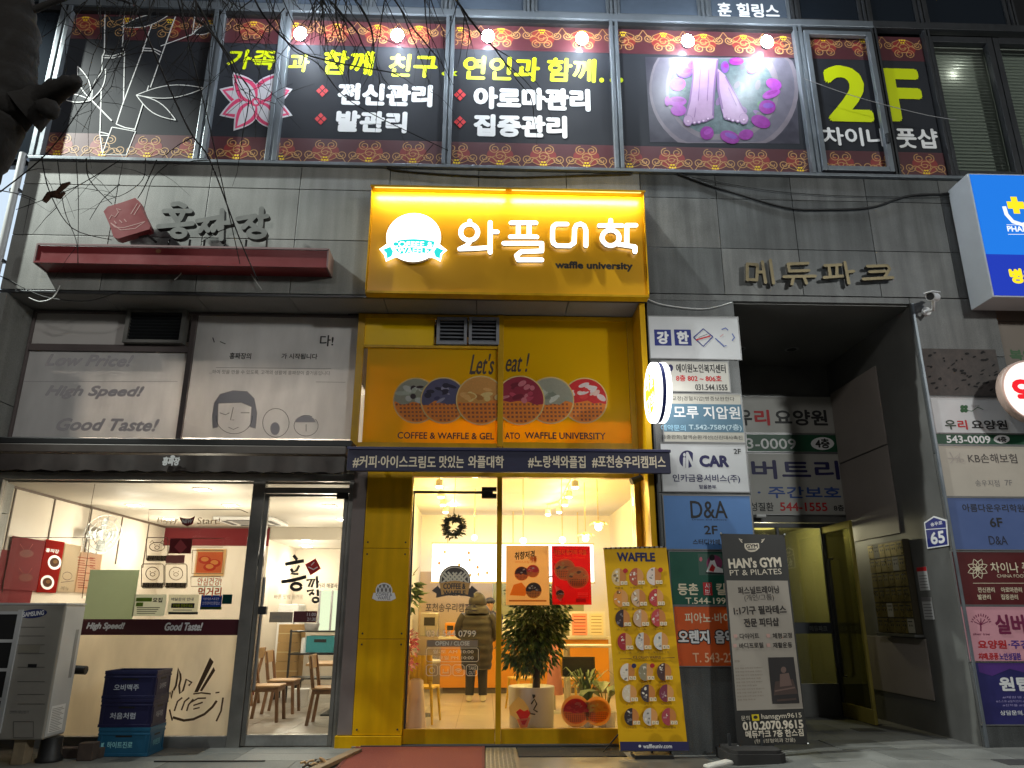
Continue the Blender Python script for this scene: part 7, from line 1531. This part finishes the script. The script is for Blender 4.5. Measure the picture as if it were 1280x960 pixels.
# bottle crates
def crate(px0, px1, pyb, pyt, m, lb, words_, z0_, logo, seed):
    """one moulded bottle crate, open at the top"""
    y = .02; xa, xb = P(px0, pyb, y).x, P(px1, pyb, y).x; D = .40; h = CH
    t = thing('bottle_crate', lb, 'crate', ((xa+xb)/2, y+D/2, z0_), 'bottle crates stacked by the restaurant window'); sk = SK_[seed]; xa += sk; xb += sk; w = .018
    mb = MB(); e = .004
    mb.box(xa+e, xb-e, y+e, y+w, z0_, z0_+h-.001, m); mb.box(xa+e, xb-e, y+D-w, y+D-e, z0_, z0_+h-.001, m); mb.box(xa+e, xa+w, y+w+.001, y+D-w-.001, z0_, z0_+h-.001, m); mb.box(xb-w, xb-e, y+w+.001, y+D-w-.001, z0_, z0_+h-.001, m); mb.box(xa+w, xb-w, y+w, y+D-w, z0_+.005, z0_+.02, m)
    for k in range(1, 5): xq = xa+(xb-xa)*k/5; mb.box(xq-.004, xq+.004, y+w+.001, y+D-w-.001, z0_+.021, z0_+h*.7, m)
    for (p, q) in ((h-.035, h), (h-.075, h-.055), (0, .03)):                                   # rims
        mb.box(xa, xb, y-.002, y+e, z0_+p, z0_+q, m); mb.box(xb-e, xb+.002, y+e+.001, y+D, z0_+p, z0_+q, m); mb.box(xa-.002, xa+e, y+e+.001, y+D, z0_+p, z0_+q, m)
    for xx in (xa+.03, xb-.05): mb.box(xx, xx+.02, y-.0021, y+e, z0_+.031, z0_+h-.076, m)
    for yy in (y+.03, y+D-.05): mb.box(xb-e, xb+.0021, yy, yy+.02, z0_+.031, z0_+h-.076, m)
    mb.build('body', t, bevel=.003)
    mb = MB(); mc = (xa+xb)/2; mb.box(mc-.085, mc+.085, y+e-.0012, y+e-.0002, z0_+h*.66, z0_+h*.76, BLACK); mb.box(xb-e+.0002, xb-e+.0012, y+.13, y+.27, z0_+h*.66, z0_+h*.76, BLACK); mb.build('hand_hole', t)
    f = Face((0, y+e-.001, 0)); c = V((mc, y, z0_+h*.36)); s = 1; vs, fs, a_, b_, c_, d_ = glyphs(words_)
    PC = srgb('crate_print', 190, 196, 206) if seed else srgb('crate_print_cyan', 150, 216, 220)
    mb = MB(); tw = .26
    for i, (dx, dz) in enumerate(((0, 0), (.002, 0), (0, .002))): mb.add([(mc-.03+(p.x-(a_+b_)/2)/(b_-a_)*tw+dx, y+e-.0022-i*.0001, c.z-.02+(p.y-c_)/(d_-c_)*.06+dz) for p in vs], fs, PC)
    mb.add([(xb-e+.0022, y+.20+(p.x-(a_+b_)/2)/(b_-a_)*.17, z0_+h*.30+(p.y-c_)/(d_-c_)*.06) for p in vs], fs, PC)
    if logo: mb.add([(mc-.21+.03*math.cos(k*.7854)*(1 if k % 2 else .5), y+e-.0023, c.z+.01+.035*math.sin(k*.7854)*(1 if k % 2 else .5)) for k in range(8)], [tuple(range(8))], PC)
    mb.build('lettering', t); return t
CH = .277; SK_ = {0: .0, 1: .01, 2: .02}
CB1 = mat('crate_navy', (.013, .014, .058), rough=.42, var=.06, scale=6); CB2 = mat('crate_navy_dark', (.012, .012, .055), rough=.42, var=.06, scale=6); CB3 = mat('crate_teal', (.012, .10, .19), rough=.42, var=.06, scale=6)
crate(118.5, 184, 943, 905, CB3, 'bright teal blue bottle crate at the bottom of the stack', '하이트진로', .008, True, 0)
crate(121, 187, 905, 873, CB2, 'darkest navy bottle crate in the middle of the stack', '처음처럼', .008+CH+.002, False, 1)
crate(124, 190, 873, 840, CB1, 'navy bottle crate on top of the stack', '오비맥주', .008+2*(CH+.002), False, 2)
# door mats and plates
MATR = mat('mat_red', (.15, .024, .014), rough=.95, var=.2, scale=40, bump=.6)
def flat(name, pts, th, m, lb, cat, z0=.010, bevel=.004):
    q = [G(*p, z0+th) for p in pts]; q = [V((p.x, p.y, z0)) for p in q]; mb = MB(); mb.prism(q, (0, 0, th), m); return tag(mb.build(name, bevel=bevel), lb, cat)
p1, p2 = G(440, 935, .02), G(606, 935, .02)
x1_, x2_ = G(425, 955, .02).x, p2.x
mb = MB(); ya, yb = .46, -1.1; mb.box(x1_, x2_, yb, ya, .011, .026, MATR); mb.box(x1_-.0, x1_+.03, yb, ya, .0265, .030, mat('mat_edge', (.10, .015, .010), rough=.9)); mb.box(x2_-.03, x2_, yb, ya, .0265, .030, MATS['mat_edge']); tag(mb.build('door_mat', bevel=.003), 'large reddish-brown door mat before the waffle shop door', 'door mat')
CK = mat('checker_steel', (.25, .21, .15), rough=.4, metal=.4, var=.1, scale=8)
xk = G(648, 950, .01).x
mb = MB(); mb.box(x2_+.01, xk, -1.1, .44, .011, .016, CK)
for i in range(9):
    for j in range(40):
        x, y = x2_+.04+i*.042, .41-j*.04
        if x < xk-.02: s = 1 if (i+j) % 2 else -1; mb.obox((x, y, .0175), (.013, s*.010, 0), (-.003*s, .004, 0), (0, 0, .0015), CK)
tag(mb.build('tread_plate'), 'pale checkered steel tread plate between the red mat and the black mat', 'tread plate')
xm = G(757, 950, .01).x
mb = MB(); mb.box(xk+.01, xm+.25, -.13, .40, .011, .022, mat('mat_black', (.012, .011, .011), rough=.9, var=.2, scale=40, bump=.4)); tag(mb.build('door_mat', bevel=.003), 'black rubber mat strip under the wide waffle shop window', 'door mat')
THR = mat('threshold_stone', (.22, .195, .155), rough=.6, var=.15, scale=4, speck=.1)
mb = MB(); mb.box(P(440, 930, .5).x, 1.9, .465, .56, .011, .026, THR); o = mb.build('door_sill', bevel=.004); tag(o, kind='structure')
mb = MB(); mb.box(x2_+.1, 2.3, -1.0, -.14, .0105, .0135, mat('worn_steel_plate', (.20, .18, .15), rough=.35, metal=.5, var=.35, scale=3)); tag(mb.build('steel_plate'), 'worn grey steel plate on the ground before the black mat', 'steel plate')
# plank and litter left of the mat
pa, pb = G(447, 936, .05), G(392, 964, .05); mb = MB(); mb.bar((pa.x, pa.y, .035), (pb.x-.1, pb.y-.25, .035), .10, .04, mat('plank', (.22, .15, .085), rough=.8, var=.25, scale=6)); tag(mb.build('plank', bevel=.004), 'brown wooden plank lying along the left edge of the red mat', 'plank')
pc = G(400, 957, .02); mb = MB(); rr = random.Random(5)
for k in range(16): q = V((pc.x+rr.uniform(-.16, .12), pc.y+rr.uniform(-.1, .1), .02)); d = V((rr.uniform(-1, 1), rr.uniform(-1, 1), rr.uniform(0, .5))).normalized()*.10; mb.tube([q, q+d*.5+V((0, 0, .02)), q+d], .012, rr.choice((WOOD, BARK, MATS['threshold_stone'])), 5)
tag(mb.build('litter_heap'), 'small tangle of straw and twigs by the wooden plank', 'litter')
mb = MB(); q = G(262, 952, .01); mb.bar((q.x-.55, q.y, .014), (q.x+.55, q.y+.01, .014), .02, .01, BLACK); tag(mb.build('flat_bar'), 'thin dark metal bar lying on the pavement below the crates', 'metal bar')
# ------------------------------------------------------------------ waffle menu banner (leaning)
def banner(name, lb, cat, bl, br, tl, tr, yb, yt, th, m):
    """leaning stretched sheet: lower edge at depth yb, upper at yt"""
    c = [P(*bl, yb), P(*br, yb), P(*tr, yt), P(*tl, yt)]; n = (c[1]-c[0]).cross(c[3]-c[0]).normalized(); n = n if n.y < 0 else -n
    n0 = n; d_ = ray(*tr); c[2] = CAM+d_*((c[0]-CAM).dot(n0)/d_.dot(n0)); t = thing(name, lb, cat, (c[0]+c[1])/2); mb = MB(); mb.prism(c, -n*th, m); mb.build('sheet', t); f = Face(c[0], n); f.u = (c[1]-c[0]).normalized(); f.v = f.n.cross(f.u).normalized(); f.lay = 0; return t, f, c
MY = mat('banner_yellow', (.80, .44, .008), spec=.2, rough=.5, var=.04, scale=2)
t, f, c = banner('waffle_banner', 'yellow waffle menu stand banner with rows of round waffle pictures', 'stand banner', (774.5, 938), (860, 938), (754.5, 686), (833, 684), -.25, -.06, .004, MY)
# the sheet is turned a little: print follows its own edges
def bmap(bl, br, tl, tr):
    def m(u, v):
        a = (bl[0]+(br[0]-bl[0])*u, bl[1]+(br[1]-bl[1])*u); b = (tl[0]+(tr[0]-tl[0])*u, tl[1]+(tr[1]-tl[1])*u); return (b[0]+(a[0]-b[0])*v, b[1]+(a[1]-b[1])*v)
    return m
B_ = bmap((774.5, 938), (860, 938), (754.5, 686), (833, 684)); tl_ = -3.2
f.text('WAFFLE', *[771, 690.5], *[819, 702], NAVP, bold=.06, rot=0)
HALF = [srgb('half_bun', 206, 130, 62), srgb('half_bun_pale', 224, 156, 88)]; LBL = srgb('banner_label', 110, 70, 20); TG = srgb('price_tag', 246, 226, 190)
TOPB = {0: (226, 190, 130), 1: (190, 90, 60), 2: (236, 214, 200), 3: (232, 150, 60), 4: (220, 180, 140), 5: (196, 60, 60), 6: (60, 40, 40), 7: (206, 170, 140), 8: (200, 70, 70), 9: (170, 40, 50), 10: (216, 206, 196), 11: (220, 216, 206), 12: (236, 220, 200), 13: (150, 140, 110), 14: (80, 50, 46), 15: (230, 210, 180), 16: (70, 56, 60), 17: (130, 50, 70), 18: (50, 40, 42), 19: (210, 200, 190), 20: (180, 70, 80)}
rows = [.147, .252, .352, .467, .618, .723, .838]
rr = random.Random(14)
for r_, v in enumerate(rows):
    for c_ in range(3):
        k = r_*3+c_; x, y = B_(.205+c_*.275, v-.005+.012*0); col = TOPB[k]; m1 = srgb('top_%d' % k, *col); m2 = srgb('top_alt_%d' % k, *[min(255, int(q*.6+90)) if sum(col) < 420 else int(q*.62) for q in col]); m3 = srgb('top_cream', 240, 226, 206); rx, ry = 9.0, 10.8
        f.ell(x, y, rx, ry, HALF[k % 2], 22); pts = [(x+rx*1.02*math.cos(R(a)), y-ry*1.02*math.sin(R(a))) for a in range(84, 277, 12)]; f.poly(pts, m1)
        for _ in range(9): a = R(rr.uniform(100, 260)); d = rr.uniform(.25, .85); f.ell(x+rx*d*math.cos(a), y-ry*d*math.sin(a), rr.uniform(1, 2.4), rr.uniform(.7, 1.8), rr.choice((m2, m3, m1)), 8, rot=rr.uniform(0, 180))
        f.rect(x+2, y+5, x+6, y+9.5, TG); f.rect(x+6.6, y+5, x+10.4, y+9.5, TG); f.text(str(rr.randint(2, 5)), x+3, y+6, x+5, y+8.5, LBL); f.text(str(rr.randint(2, 5)), x+7.6, y+6, x+9.6, y+8.5, LBL)
        nm = ('애플잼', '누텔라크림', '생크림', '메이플시럽', '플레인크림', '딸기크림', '초코크림', '치즈크림', '라즈베리', '딸기생크림', '쿠키생크림', '오레오생크림', '바닐라', '녹차초코', '더블초코', '요거트', '초코칩', '베리베리', '다크초코', '쿠키앤크림', '체리쥬빌레')[k]; w_ = 3.2*len(nm); f.text(nm, x-w_/2, y+12.2, x+w_/2, y+14.8, LBL)
        if k in (0, 2, 12, 13): f.ell(x+8, y-8, 3, 3, RD if k != 12 else NAVP, 12)
f.text('ICE CREAM WAFFLE', *[B_(.30, .545)[0], B_(.30, .545)[1]-3], *[B_(.72, .545)[0], B_(.72, .545)[1]+1], LBL, bold=.03); f.line([B_(.10, .548), B_(.28, .546)], .6, LBL); f.line([B_(.74, .546), B_(.93, .543)], .6, LBL)
f.poly([B_(.0, .955), B_(1, .955), B_(1, .999), B_(.0, .999)], NAVP); x, y = B_(.52, .977); f.text('waffleuniv.com', x-16, y-2.6, x+20, y+2.8, WHTP, bold=.03); f.ell(x-20, y, 1.8, 1.8, WHTP, 8)
f.build('print', t)
mb = MB(); x0b, x1b = c[0].lerp(c[1], .3), c[0].lerp(c[1], .75); 
top = (c[2]+c[3])/2; mb.tube([c[3]+V((0, .012, 0)), c[2]+V((0, .012, 0))], .014, GREY, 8); mb.build('top_rail', t); mb = MB(); mb.tube([c[0]+V((0, .012, 0)), c[1]+V((0, .012, 0))], .012, GREY, 8); mb.build('bottom_rail', t)
mb = MB(); mid = (c[0]+c[1])/2; mb.tube([top+V((0, .03, -.02)), mid+V((0, .08, -.02)), V((mid.x, mid.y+.12, .02))], .012, ALUD, 8); mb.build('pole', t); mb = MB(); mb.tube([c[0]+V((.05, .03, .2)), V((c[0].x-.12, c[0].y+.35, .02))], .008, ALUD, 6); mb.tube([c[1]+V((-.05, .03, .2)), V((c[1].x+.05, c[1].y+.4, .02))], .008, ALUD, 6); mb.build('leg', t)
mb = MB(); mb.box(mid.x-.2, mid.x+.2, mid.y-.02, mid.y+.25, .012, .05, BLACK); mb.build('base', t, bevel=.004)
mb = MB(); q = c[3].lerp(c[2], .5)
for k in range(13): w_ = c[3].lerp(c[2], (k+.5)/13); mb.tube([w_+V((0, -.006, .012)), w_+V((0, -.006, -.004))], .011, BRN, 6)
mb.build('fringe', t)
# ------------------------------------------------------------------ gym banner on a stone block
t, f, c = banner('gym_banner', 'dark gym stand banner with a pale middle panel held by a black stone base', 'stand banner', (922, 933), (1010, 929.5), (901, 667), (980.5, 668.5), -.30, -.20, .004, mat('banner_charcoal', (.026, .024, .022), rough=.5))
GB_ = bmap((922, 933), (1010, 929.5), (901, 667), (980.5, 668.5)); PAPER = mat('banner_paper', (.36, .315, .265), rough=.6, var=.04, scale=3); CT_ = srgb('banner_cream', 224, 212, 192); GK = srgb('banner_ink', 44, 36, 32)
f.poly([GB_(.03, .22), GB_(.97, .22), GB_(.985, .832), GB_(.03, .832)], PAPER)
def gt(s, u0, u1, v, h, m, bold=.02): x0, y0 = GB_(u0, v); x1, y1 = GB_(u1, v); y = (y0+y1)/2; f.text(s, x0, y-h/2, x1, y+h/2, m, bold=bold)
x, y = GB_(.47, .055); f.ring(x, y, 8.5, 7, 1.6, CT_, 20, -200, 20); f.rect(x-9, y-3, x+9, y+3.6, CT_); f.text('GYM', x-7.5, y-2, x+7.5, y+2.8, GK, bold=.05); f.line([(x-12, y-7), (x-16, y-9), (x-12, y-4)], 1.2, CT_); f.line([(x+12, y-7), (x+16, y-9), (x+12, y-4)], 1.2, CT_); f.rect(x-6, y+5, x+6, y+6, CT_)
gt("HAN's GYM", .08, .90, .135, 13, CT_, .045); gt('PT & PILATES', .09, .89, .180, 7, CT_, .0)
gt('퍼스널트레이닝', .19, .82, .265, 10, GK, .03); gt('(개인/그룹)', .28, .73, .302, 9, GK, .0); gt('1:1기구 필라테스', .10, .90, .360, 11, GK, .035); gt('전문 피티샵', .24, .77, .418, 11, GK, .035)
for u, v, s in ((.07, .482, '다이어트'), (.56, .482, '체형교정'), (.05, .527, '바디프로필'), (.55, .527, '재활운동')):
    x, y = GB_(u, v); f.rect(x, y-2.2, x+4.4, y+2.2, srgb('tick_box', 190, 150, 140)); gt(s, u+.09, u+.09+(.29 if len(s) == 4 else .36), v, 7, GK, .02)
f.poly([GB_(.55, .585), GB_(.93, .585), GB_(.94, .805), GB_(.55, .805)], srgb('photo_black', 40, 34, 34)); 
PB1, PB2 = srgb('photo_taupe', 112, 88, 80), srgb('photo_umber', 74, 56, 50)
f.poly([GB_(.62, .70), GB_(.88, .69), GB_(.93, .76), GB_(.58, .765)], PB2); f.ell(*GB_(.76, .645), 3.4, 4, PB1, 12); f.poly([GB_(.70, .665), GB_(.83, .66), GB_(.86, .72), GB_(.68, .725)], PB1); f.line([GB_(.60, .745), GB_(.90, .73)], 1.6, PB1); f.line([GB_(.62, .79), GB_(.90, .785)], 2, PB2)
for k, w_ in enumerate((.08, .30, .40, .38, .40, .36, .38, .30, .40, .36, .38, .26)):
    if k == 1: continue
    x0, y0 = GB_(.05, .60+k*.0165); x1, y1 = GB_(.05+w_, .60+k*.0165); f.text('운동 처방 자격 보유 트레이너 상담'[:max(2, int(w_*40))], x0, y0-1.3, x1, y1+1.3, srgb('fine_ink', 120, 104, 90))
gt('문의', .08, .20, .868, 6, CT_, .0); x, y = GB_(.285, .867); f.rect(x-4.5, y-4, x+4.5, y+4, srgb('chat_yellow', 216, 190, 20)); f.ell(x, y-.4, 2.8, 2.2, GK, 10); gt('hansgym9615', .37, .95, .866, 8, CT_, .01); gt('010.2070.9615', .09, .96, .905, 11, CT_, .05); gt('메듀파크 7층 한스짐', .12, .95, .945, 9.5, CT_, .03); gt('(현대정형외과 건물)', .24, .82, .980, 6, CT_, .0)
f.build('print', t)
mb = MB()
for q in c: mb.ball(q+V((0, -.008, 0)), .014, METAL, 8)
mb.build('clip', t); mb = MB(); mid = (c[0]+c[1])/2; cb = mid+V((0, .05, 0)); mb.tube([c[2]+V((0, .01, 0)), cb, c[0]+V((0, .01, 0))], .008, BLACK, 6); mb.tube([c[3]+V((0, .01, 0)), cb+V((0, .01, 0)), c[1]+V((0, .01, 0))], .008, BLACK, 6); mb.build('cross_pole', t)
ST = mat('black_stone', (.028, .026, .025), rough=.6, var=.25, scale=6, bump=.15)
ga = G(914, 956, 0); gb = G(986, 962, 0); yq0, yq1 = -.62, -.12; zq = .115; xa, xb = P(912, 945, -.6).x, P(984, 945, -.6).x
mb = MB(); mb.prism([(xa, yq0+.06, .016), (xa+.07, yq0, .016), (xb-.07, yq0, .016), (xb, yq0+.06, .016), (xb, yq1, .016), (xa, yq1, .016)], (0, 0, zq-.02), ST); mb.build('base', t, bevel=.012); mb = MB(); mb.prism([(xa+.03, yq0+.08, zq-.003), (xa+.09, yq0+.03, zq-.003), (xb-.09, yq0+.03, zq-.003), (xb-.03, yq0+.08, zq-.003), (xb-.03, yq1-.03, zq-.003), (xa+.03, yq1-.03, zq-.003)], (0, 0, .03), ST); mb.build('base_cap', t, bevel=.01)
mb = MB()
for xx in (xa+.10, xb-.14): mb.box(xx-.012, xx+.012, -.32, -.28, zq+.028, zq+.14, ALUD)
mb.build('post', t)
pw_ = G(896, 955, .05); mb = MB(); mb.obox((pw_.x, pw_.y-.05, .055), (.13, .03, .02), (-.02, .05, 0), (-.004, 0, .02), mat('white_stone', (.55, .53, .48), rough=.8, var=.15, scale=8, bump=.3)); o = mb.build('white_stone', bevel=.018); tag(o, 'small rough white stone lying left of the black banner base', 'stone')
# drain lids in the pavement at the right
for (px, py, lb) in ((955, 885, 'dark flat drain lid inside the entrance'), (1085, 912, 'small dark drain lid in the pavement before the pillar'), (1270, 952, 'dark drain lid at the lower right corner of the pavement')):
    p = G(px, py, .08); z_ = gz(p.x, p.y)+.0065; mb = MB(); mb.box(p.x-.16, p.x+.16, p.y-.14, p.y+.14, z_-.004, z_+.002, mat('drain_iron', (.05, .05, .05), rough=.6, metal=.3)); tag(mb.build('drain_lid', bevel=.002), lb, 'drain lid')

# ================================================================== wires and the street tree
def wire(pts, r, lb, y=-.03, m=CABLE, name='cable'):
    q = [P(px, py, y if len(p) == 2 else p[2]) for p in pts for px, py in [p[:2]]]; fine = []
    for i in range(len(q)-1):
        a, b = q[max(i-1, 0)], q[i]; c, d = q[i+1], q[min(i+2, len(q)-1)]
        for k in range(6): u = k/6; fine.append(.5*((2*b)+(c-a)*u+(2*a-5*b+4*c-d)*u*u+(3*b-a-3*c+d)*u**3))
    fine.append(q[-1]); mb = MB(); mb.tube(fine, r, m, 6); return tag(mb.build(name), lb, 'cable')
wire([(484, 210), (500, 213), (560, 218), (640, 221), (720, 219), (790, 217)], .014, 'black cable sagging along the sill above the yellow shop sign')
wire([(846, 216), (880, 229), (930, 245), (985, 260), (1030, 262), (1090, 259), (1140, 244), (1212, 243)], .015, 'thick black cable drooping across the dark granite')
wire([(850, 219), (890, 226), (960, 238), (1035, 244), (1110, 246), (1205, 247)], .005, 'thin black wire strung just above the thick drooping cable')
WW = mat('white_wire', (.6, .6, .58), rough=.5)
wire([(806, 372), (830, 381), (880, 386), (915, 378)], .006, 'thin white wire sagging above the topmost white board', m=WW)
wire([(75, 357), (66, 372), (50, 377), (36, 372)], .007, 'white loose wire curling below the left end of the red trough', y=-.05, m=WW)
wire([(232, 320), (231, 330), (226, 342), (218, 350)], .006, 'short pale wire dangling under the middle of the red trough', y=-.05, m=WW)
wire([(310, 318), (312, 338), (320, 352), (327, 362)], .007, 'pale wire dangling right of the red trough emblem', y=-.05, m=WW)
wire([(0, 345), (12, 350), (30, 360), (60, 372), (110, 376), (150, 364)], .006, 'thin dark wire looping under the left soffit', y=-.02)
wire([(503, 182), (700, 262), (720, 263)][:0] or [(1004, 98), (1070, 121), (1150, 142), (1195, 150)], .005, 'thin pale wire slanting across the floor number on the window sign', y=-.25, m=mat('grey_wire', (.3, .3, .3), rough=.5))
# street tree between the camera and the facade
bt = mat('street_bark', (.008, .0065, .0055), rough=.95, var=.5, scale=11, bump=1.)
st = thing('street_tree', 'bare dark street tree with a broken branch stub and hanging twigs at the upper left', 'tree', (-4.9, -4.0, 0))
TY = -4.0
def tp(px, py, y=TY): return P(px, py, y)
mb = MB(); base = V((-4.95, TY, 0))
pts = [base, V((-4.9, TY, 1.2)), V((-4.7, TY, 2.6)), tp(-150, 330), tp(-92, 258), tp(-18, 165), tp(12, 108), tp(18, 50), tp(14, -20), tp(16, -120), tp(20, -260)]
rad = [.34, .29, .27, .26, .255, .235, .19, .165, .15, .13, .10]
fine, rf_ = [], []
for i in range(len(pts)-1):
    for k in range(10): u = k/10; fine.append(pts[i].lerp(pts[i+1], u)+V((random.uniform(-.012, .012), 0, 0))); rf_.append((rad[i]+(rad[i+1]-rad[i])*u)*random.uniform(.93, 1.05))
mb.tube(fine, rf_, bt, 14)
s0 = tp(30, 140)
mb.tube([s0, tp(44, 132), tp(54, 124), tp(63, 119, TY-.06), tp(72, 112, TY-.1), tp(79, 110, TY-.12), tp(86, 106, TY-.15), tp(91, 105, TY-.17), tp(96, 101, TY-.2), tp(99, 103, TY-.2)], [.17, .135, .115, .082, .085, .066, .07, .05, .046, .008], bt, 9); mb.tube([tp(46, 130), tp(56, 134), tp(62, 136, TY-.1), tp(66, 143, TY-.12), tp(68, 146, TY-.12)], [.1, .075, .07, .045, .006], bt, 8)
mb.build('trunk', st)
mb = MB(); rr = random.Random(31)
def limb(p, d, L, r, depth):
    q = [p]; n = 6; dd = d.copy()
    for k in range(n): dd = (dd+V((rr.uniform(-.18, .18), rr.uniform(-.12, .12), rr.uniform(-.16, .14)-.05*depth))).normalized(); q.append(q[-1]+dd*L/n)
    mb.tube(q, [r*(1-.75*k/n) for k in range(n+1)], bt, 5 if depth else 7, False)
    if depth < 3:
        for k in range(2, n+1):
            if rr.random() < (.95 if depth < 2 else .55): nd = (dd+V((rr.uniform(-.9, .9), rr.uniform(-.4, .4), rr.uniform(-.9, .35)))).normalized(); limb(q[k], nd, L*rr.uniform(.42, .68), r*.42, depth+1)
for (px, py, d, L, r) in ((20, -60, (1, .1, .35), 2.2, .055), (18, -150, (1, -.2, .1), 2.6, .06), (22, -250, (.8, .2, -.1), 2.4, .05), (20, -210, (.6, .3, .6), 2, .05), (24, 20, (.9, .2, .5), 1.2, .03)): limb(tp(px, py), V(d).normalized(), L, r, 0)
mb.build('branches', st)
mb = MB()                                       # long hanging twigs in front of the window sign and granite
for pts, r in (([(305, -30), (330, 20), (372, 62), (420, 78), (500, 92)], .013), ([(150, -40), (190, 60), (235, 160), (262, 200), (300, 300), (322, 350)], .012), ([(0, 240), (60, 190), (110, 120), (160, 30), (180, -30)], .008), ([(215, -30), (240, 70), (260, 150), (278, 230), (300, 330)], .009), ([(330, -20), (360, 55), (398, 80), (440, 128), (560, 188)], .008), ([(52, 196), (62, 240), (90, 285), (140, 300)], .007), ([(108, 198), (112, 225), (140, 255)], .007), ([(196, 200), (180, 235), (172, 248)], .007), ([(182, 198), (178, 225), (150, 245), (130, 243)], .005), ([(150, 200), (110, 225), (80, 240), (20, 262)], .006), ([(72, 200), (80, 260), (95, 300), (98, 330)], .005), ([(95, 198), (98, 250), (97, 330)], .005), ([(420, -20), (450, 30), (505, 60)], .007), ([(60, -20), (100, 40), (128, 60), (160, 60)], .008), ([(240, 10), (280, 60), (300, 110), (345, 130)], .006), ([(345, -20), (372, 40), (392, 66), (402, 90)], .007), ([(210, 205), (190, 225), (180, 262)], .005), ([(0, 238), (30, 244), (45, 250)], .006), ([(150, 230), (128, 250), (112, 275)], .005), ([(500, 0), (530, 60), (548, 85)], .004), ([(270, 20), (262, 90), (255, 170)], .004), ([(195, 10), (200, 60), (220, 100), (240, 130)], .004), ([(120, 0), (150, 30), (200, 20)], .006)):
    q = [tp(*p, TY+.6) for p in pts]; fine = []
    for i in range(len(q)-1):
        a, b = q[max(i-1, 0)], q[i]; c, d = q[i+1], q[min(i+2, len(q)-1)]
        for k in range(5): u = k/5; fine.append(.5*((2*b)+(c-a)*u+(2*a-5*b+4*c-d)*u*u+(3*b-a-3*c+d)*u**3))
    fine.append(q[-1]); mb.tube(fine, [r*.75*(1-.5*k/len(fine)) for k in range(len(fine))], bt, 5, False)
    for k in range(3, len(fine)-1, 4):
        if rr.random() < .6: d = V((rr.uniform(-1, 1), rr.uniform(-.3, .3), rr.uniform(-1, .2))).normalized(); mb.tube([fine[k], fine[k]+d*.12+V((0, 0, -.01)), fine[k]+d*.26+V((0, 0, -.06))], [r*.4, r*.3, r*.15], bt, 4, False)
q = [tp(*p, TY+.6) for p in ((55, 252), (62, 243), (72, 240), (80, 232), (88, 228))]; mb.tube(q, [.02, .026, .018, .022, .008], mat('dead_twig', (.075, .032, .018), rough=.9, var=.3, scale=20), 7); mb.tube([q[1], tp(75, 246, TY+.6), tp(81, 240, TY+.6)], [.02, .02, .012], MATS['dead_twig'], 6)
for k in range(20):
    x0, y0 = rr.uniform(70, 430), rr.uniform(-40, 10); x1, y1 = x0+rr.uniform(-110, 130), rr.uniform(90, 260); q = []
    for j in range(11): u = j/10; q.append(tp(x0+(x1-x0)*u+rr.uniform(-5, 5)+22*math.sin(u*3.1)*(1 if k % 2 else -1), y0+(y1-y0)*u, TY+.5))
    r = rr.uniform(.0025, .006); mb.tube(q, [r*(1-.07*j) for j in range(11)], bt, 4, False)
    for j in (3, 5, 7, 8):
        d = V((rr.uniform(-1, 1), rr.uniform(-.2, .2), rr.uniform(-1, .4))).normalized()*rr.uniform(.12, .4); mb.tube([q[j], q[j]+d*.5+V((0, 0, .015)), q[j]+d], [r*.5, r*.4, r*.2], bt, 4, False)
mb.build('hanging_twigs', st)
# lit neighbouring sign past the left end of the building
LN = glow('neighbour_white', (.66, .80, .95), .9); ax = P(-12, 260, .0).x; bx_ = P(27, 230, 0).x
zt, zb = P(15, 192, .3).z, P(0, 345, .3).z
t = thing('neighbour_sign', 'pale bluish lit sign panel of the neighbouring building at the left edge', 'sign', (XL-.7, .3, zb)); mb = MB(); mb.box(XL-1.9, XL-.10, .3, .4, zb-.6, zt, LN); mb.build('lit_panel', t); mb = MB(); mb.box(XL-1.9, XL-.08, .41, .55, zb-.7, zt+.05, ALUD); mb.build('case', t)
mb = MB(); mb.box(XL-6, XL-.06, .6, 1.2, 0, 13, mat('neighbour_wall', (.10, .10, .105), rough=.7, var=.2, scale=1)); tag(mb.build('neighbour_building'), 'dark wall of the neighbouring building past the left end', 'building')

q = XL-.03; mb = MB(); mb.tube([(q-.02, -.05, SOF-.3), (q-.02, -.05, WB+.02)], .045, mat('rod_grey', (.42, .43, .43), rough=.5), 10)  # added pipe, there to shade the left edge of the granite
for z_ in (5.6, 6.6): mb.box(q-.09, q+.04, -.06, .0, z_, z_+.04, ALUD)
tag(mb.build('rod'), 'pale grey downpipe added for its shadow along the left end of the granite facade', 'rod')
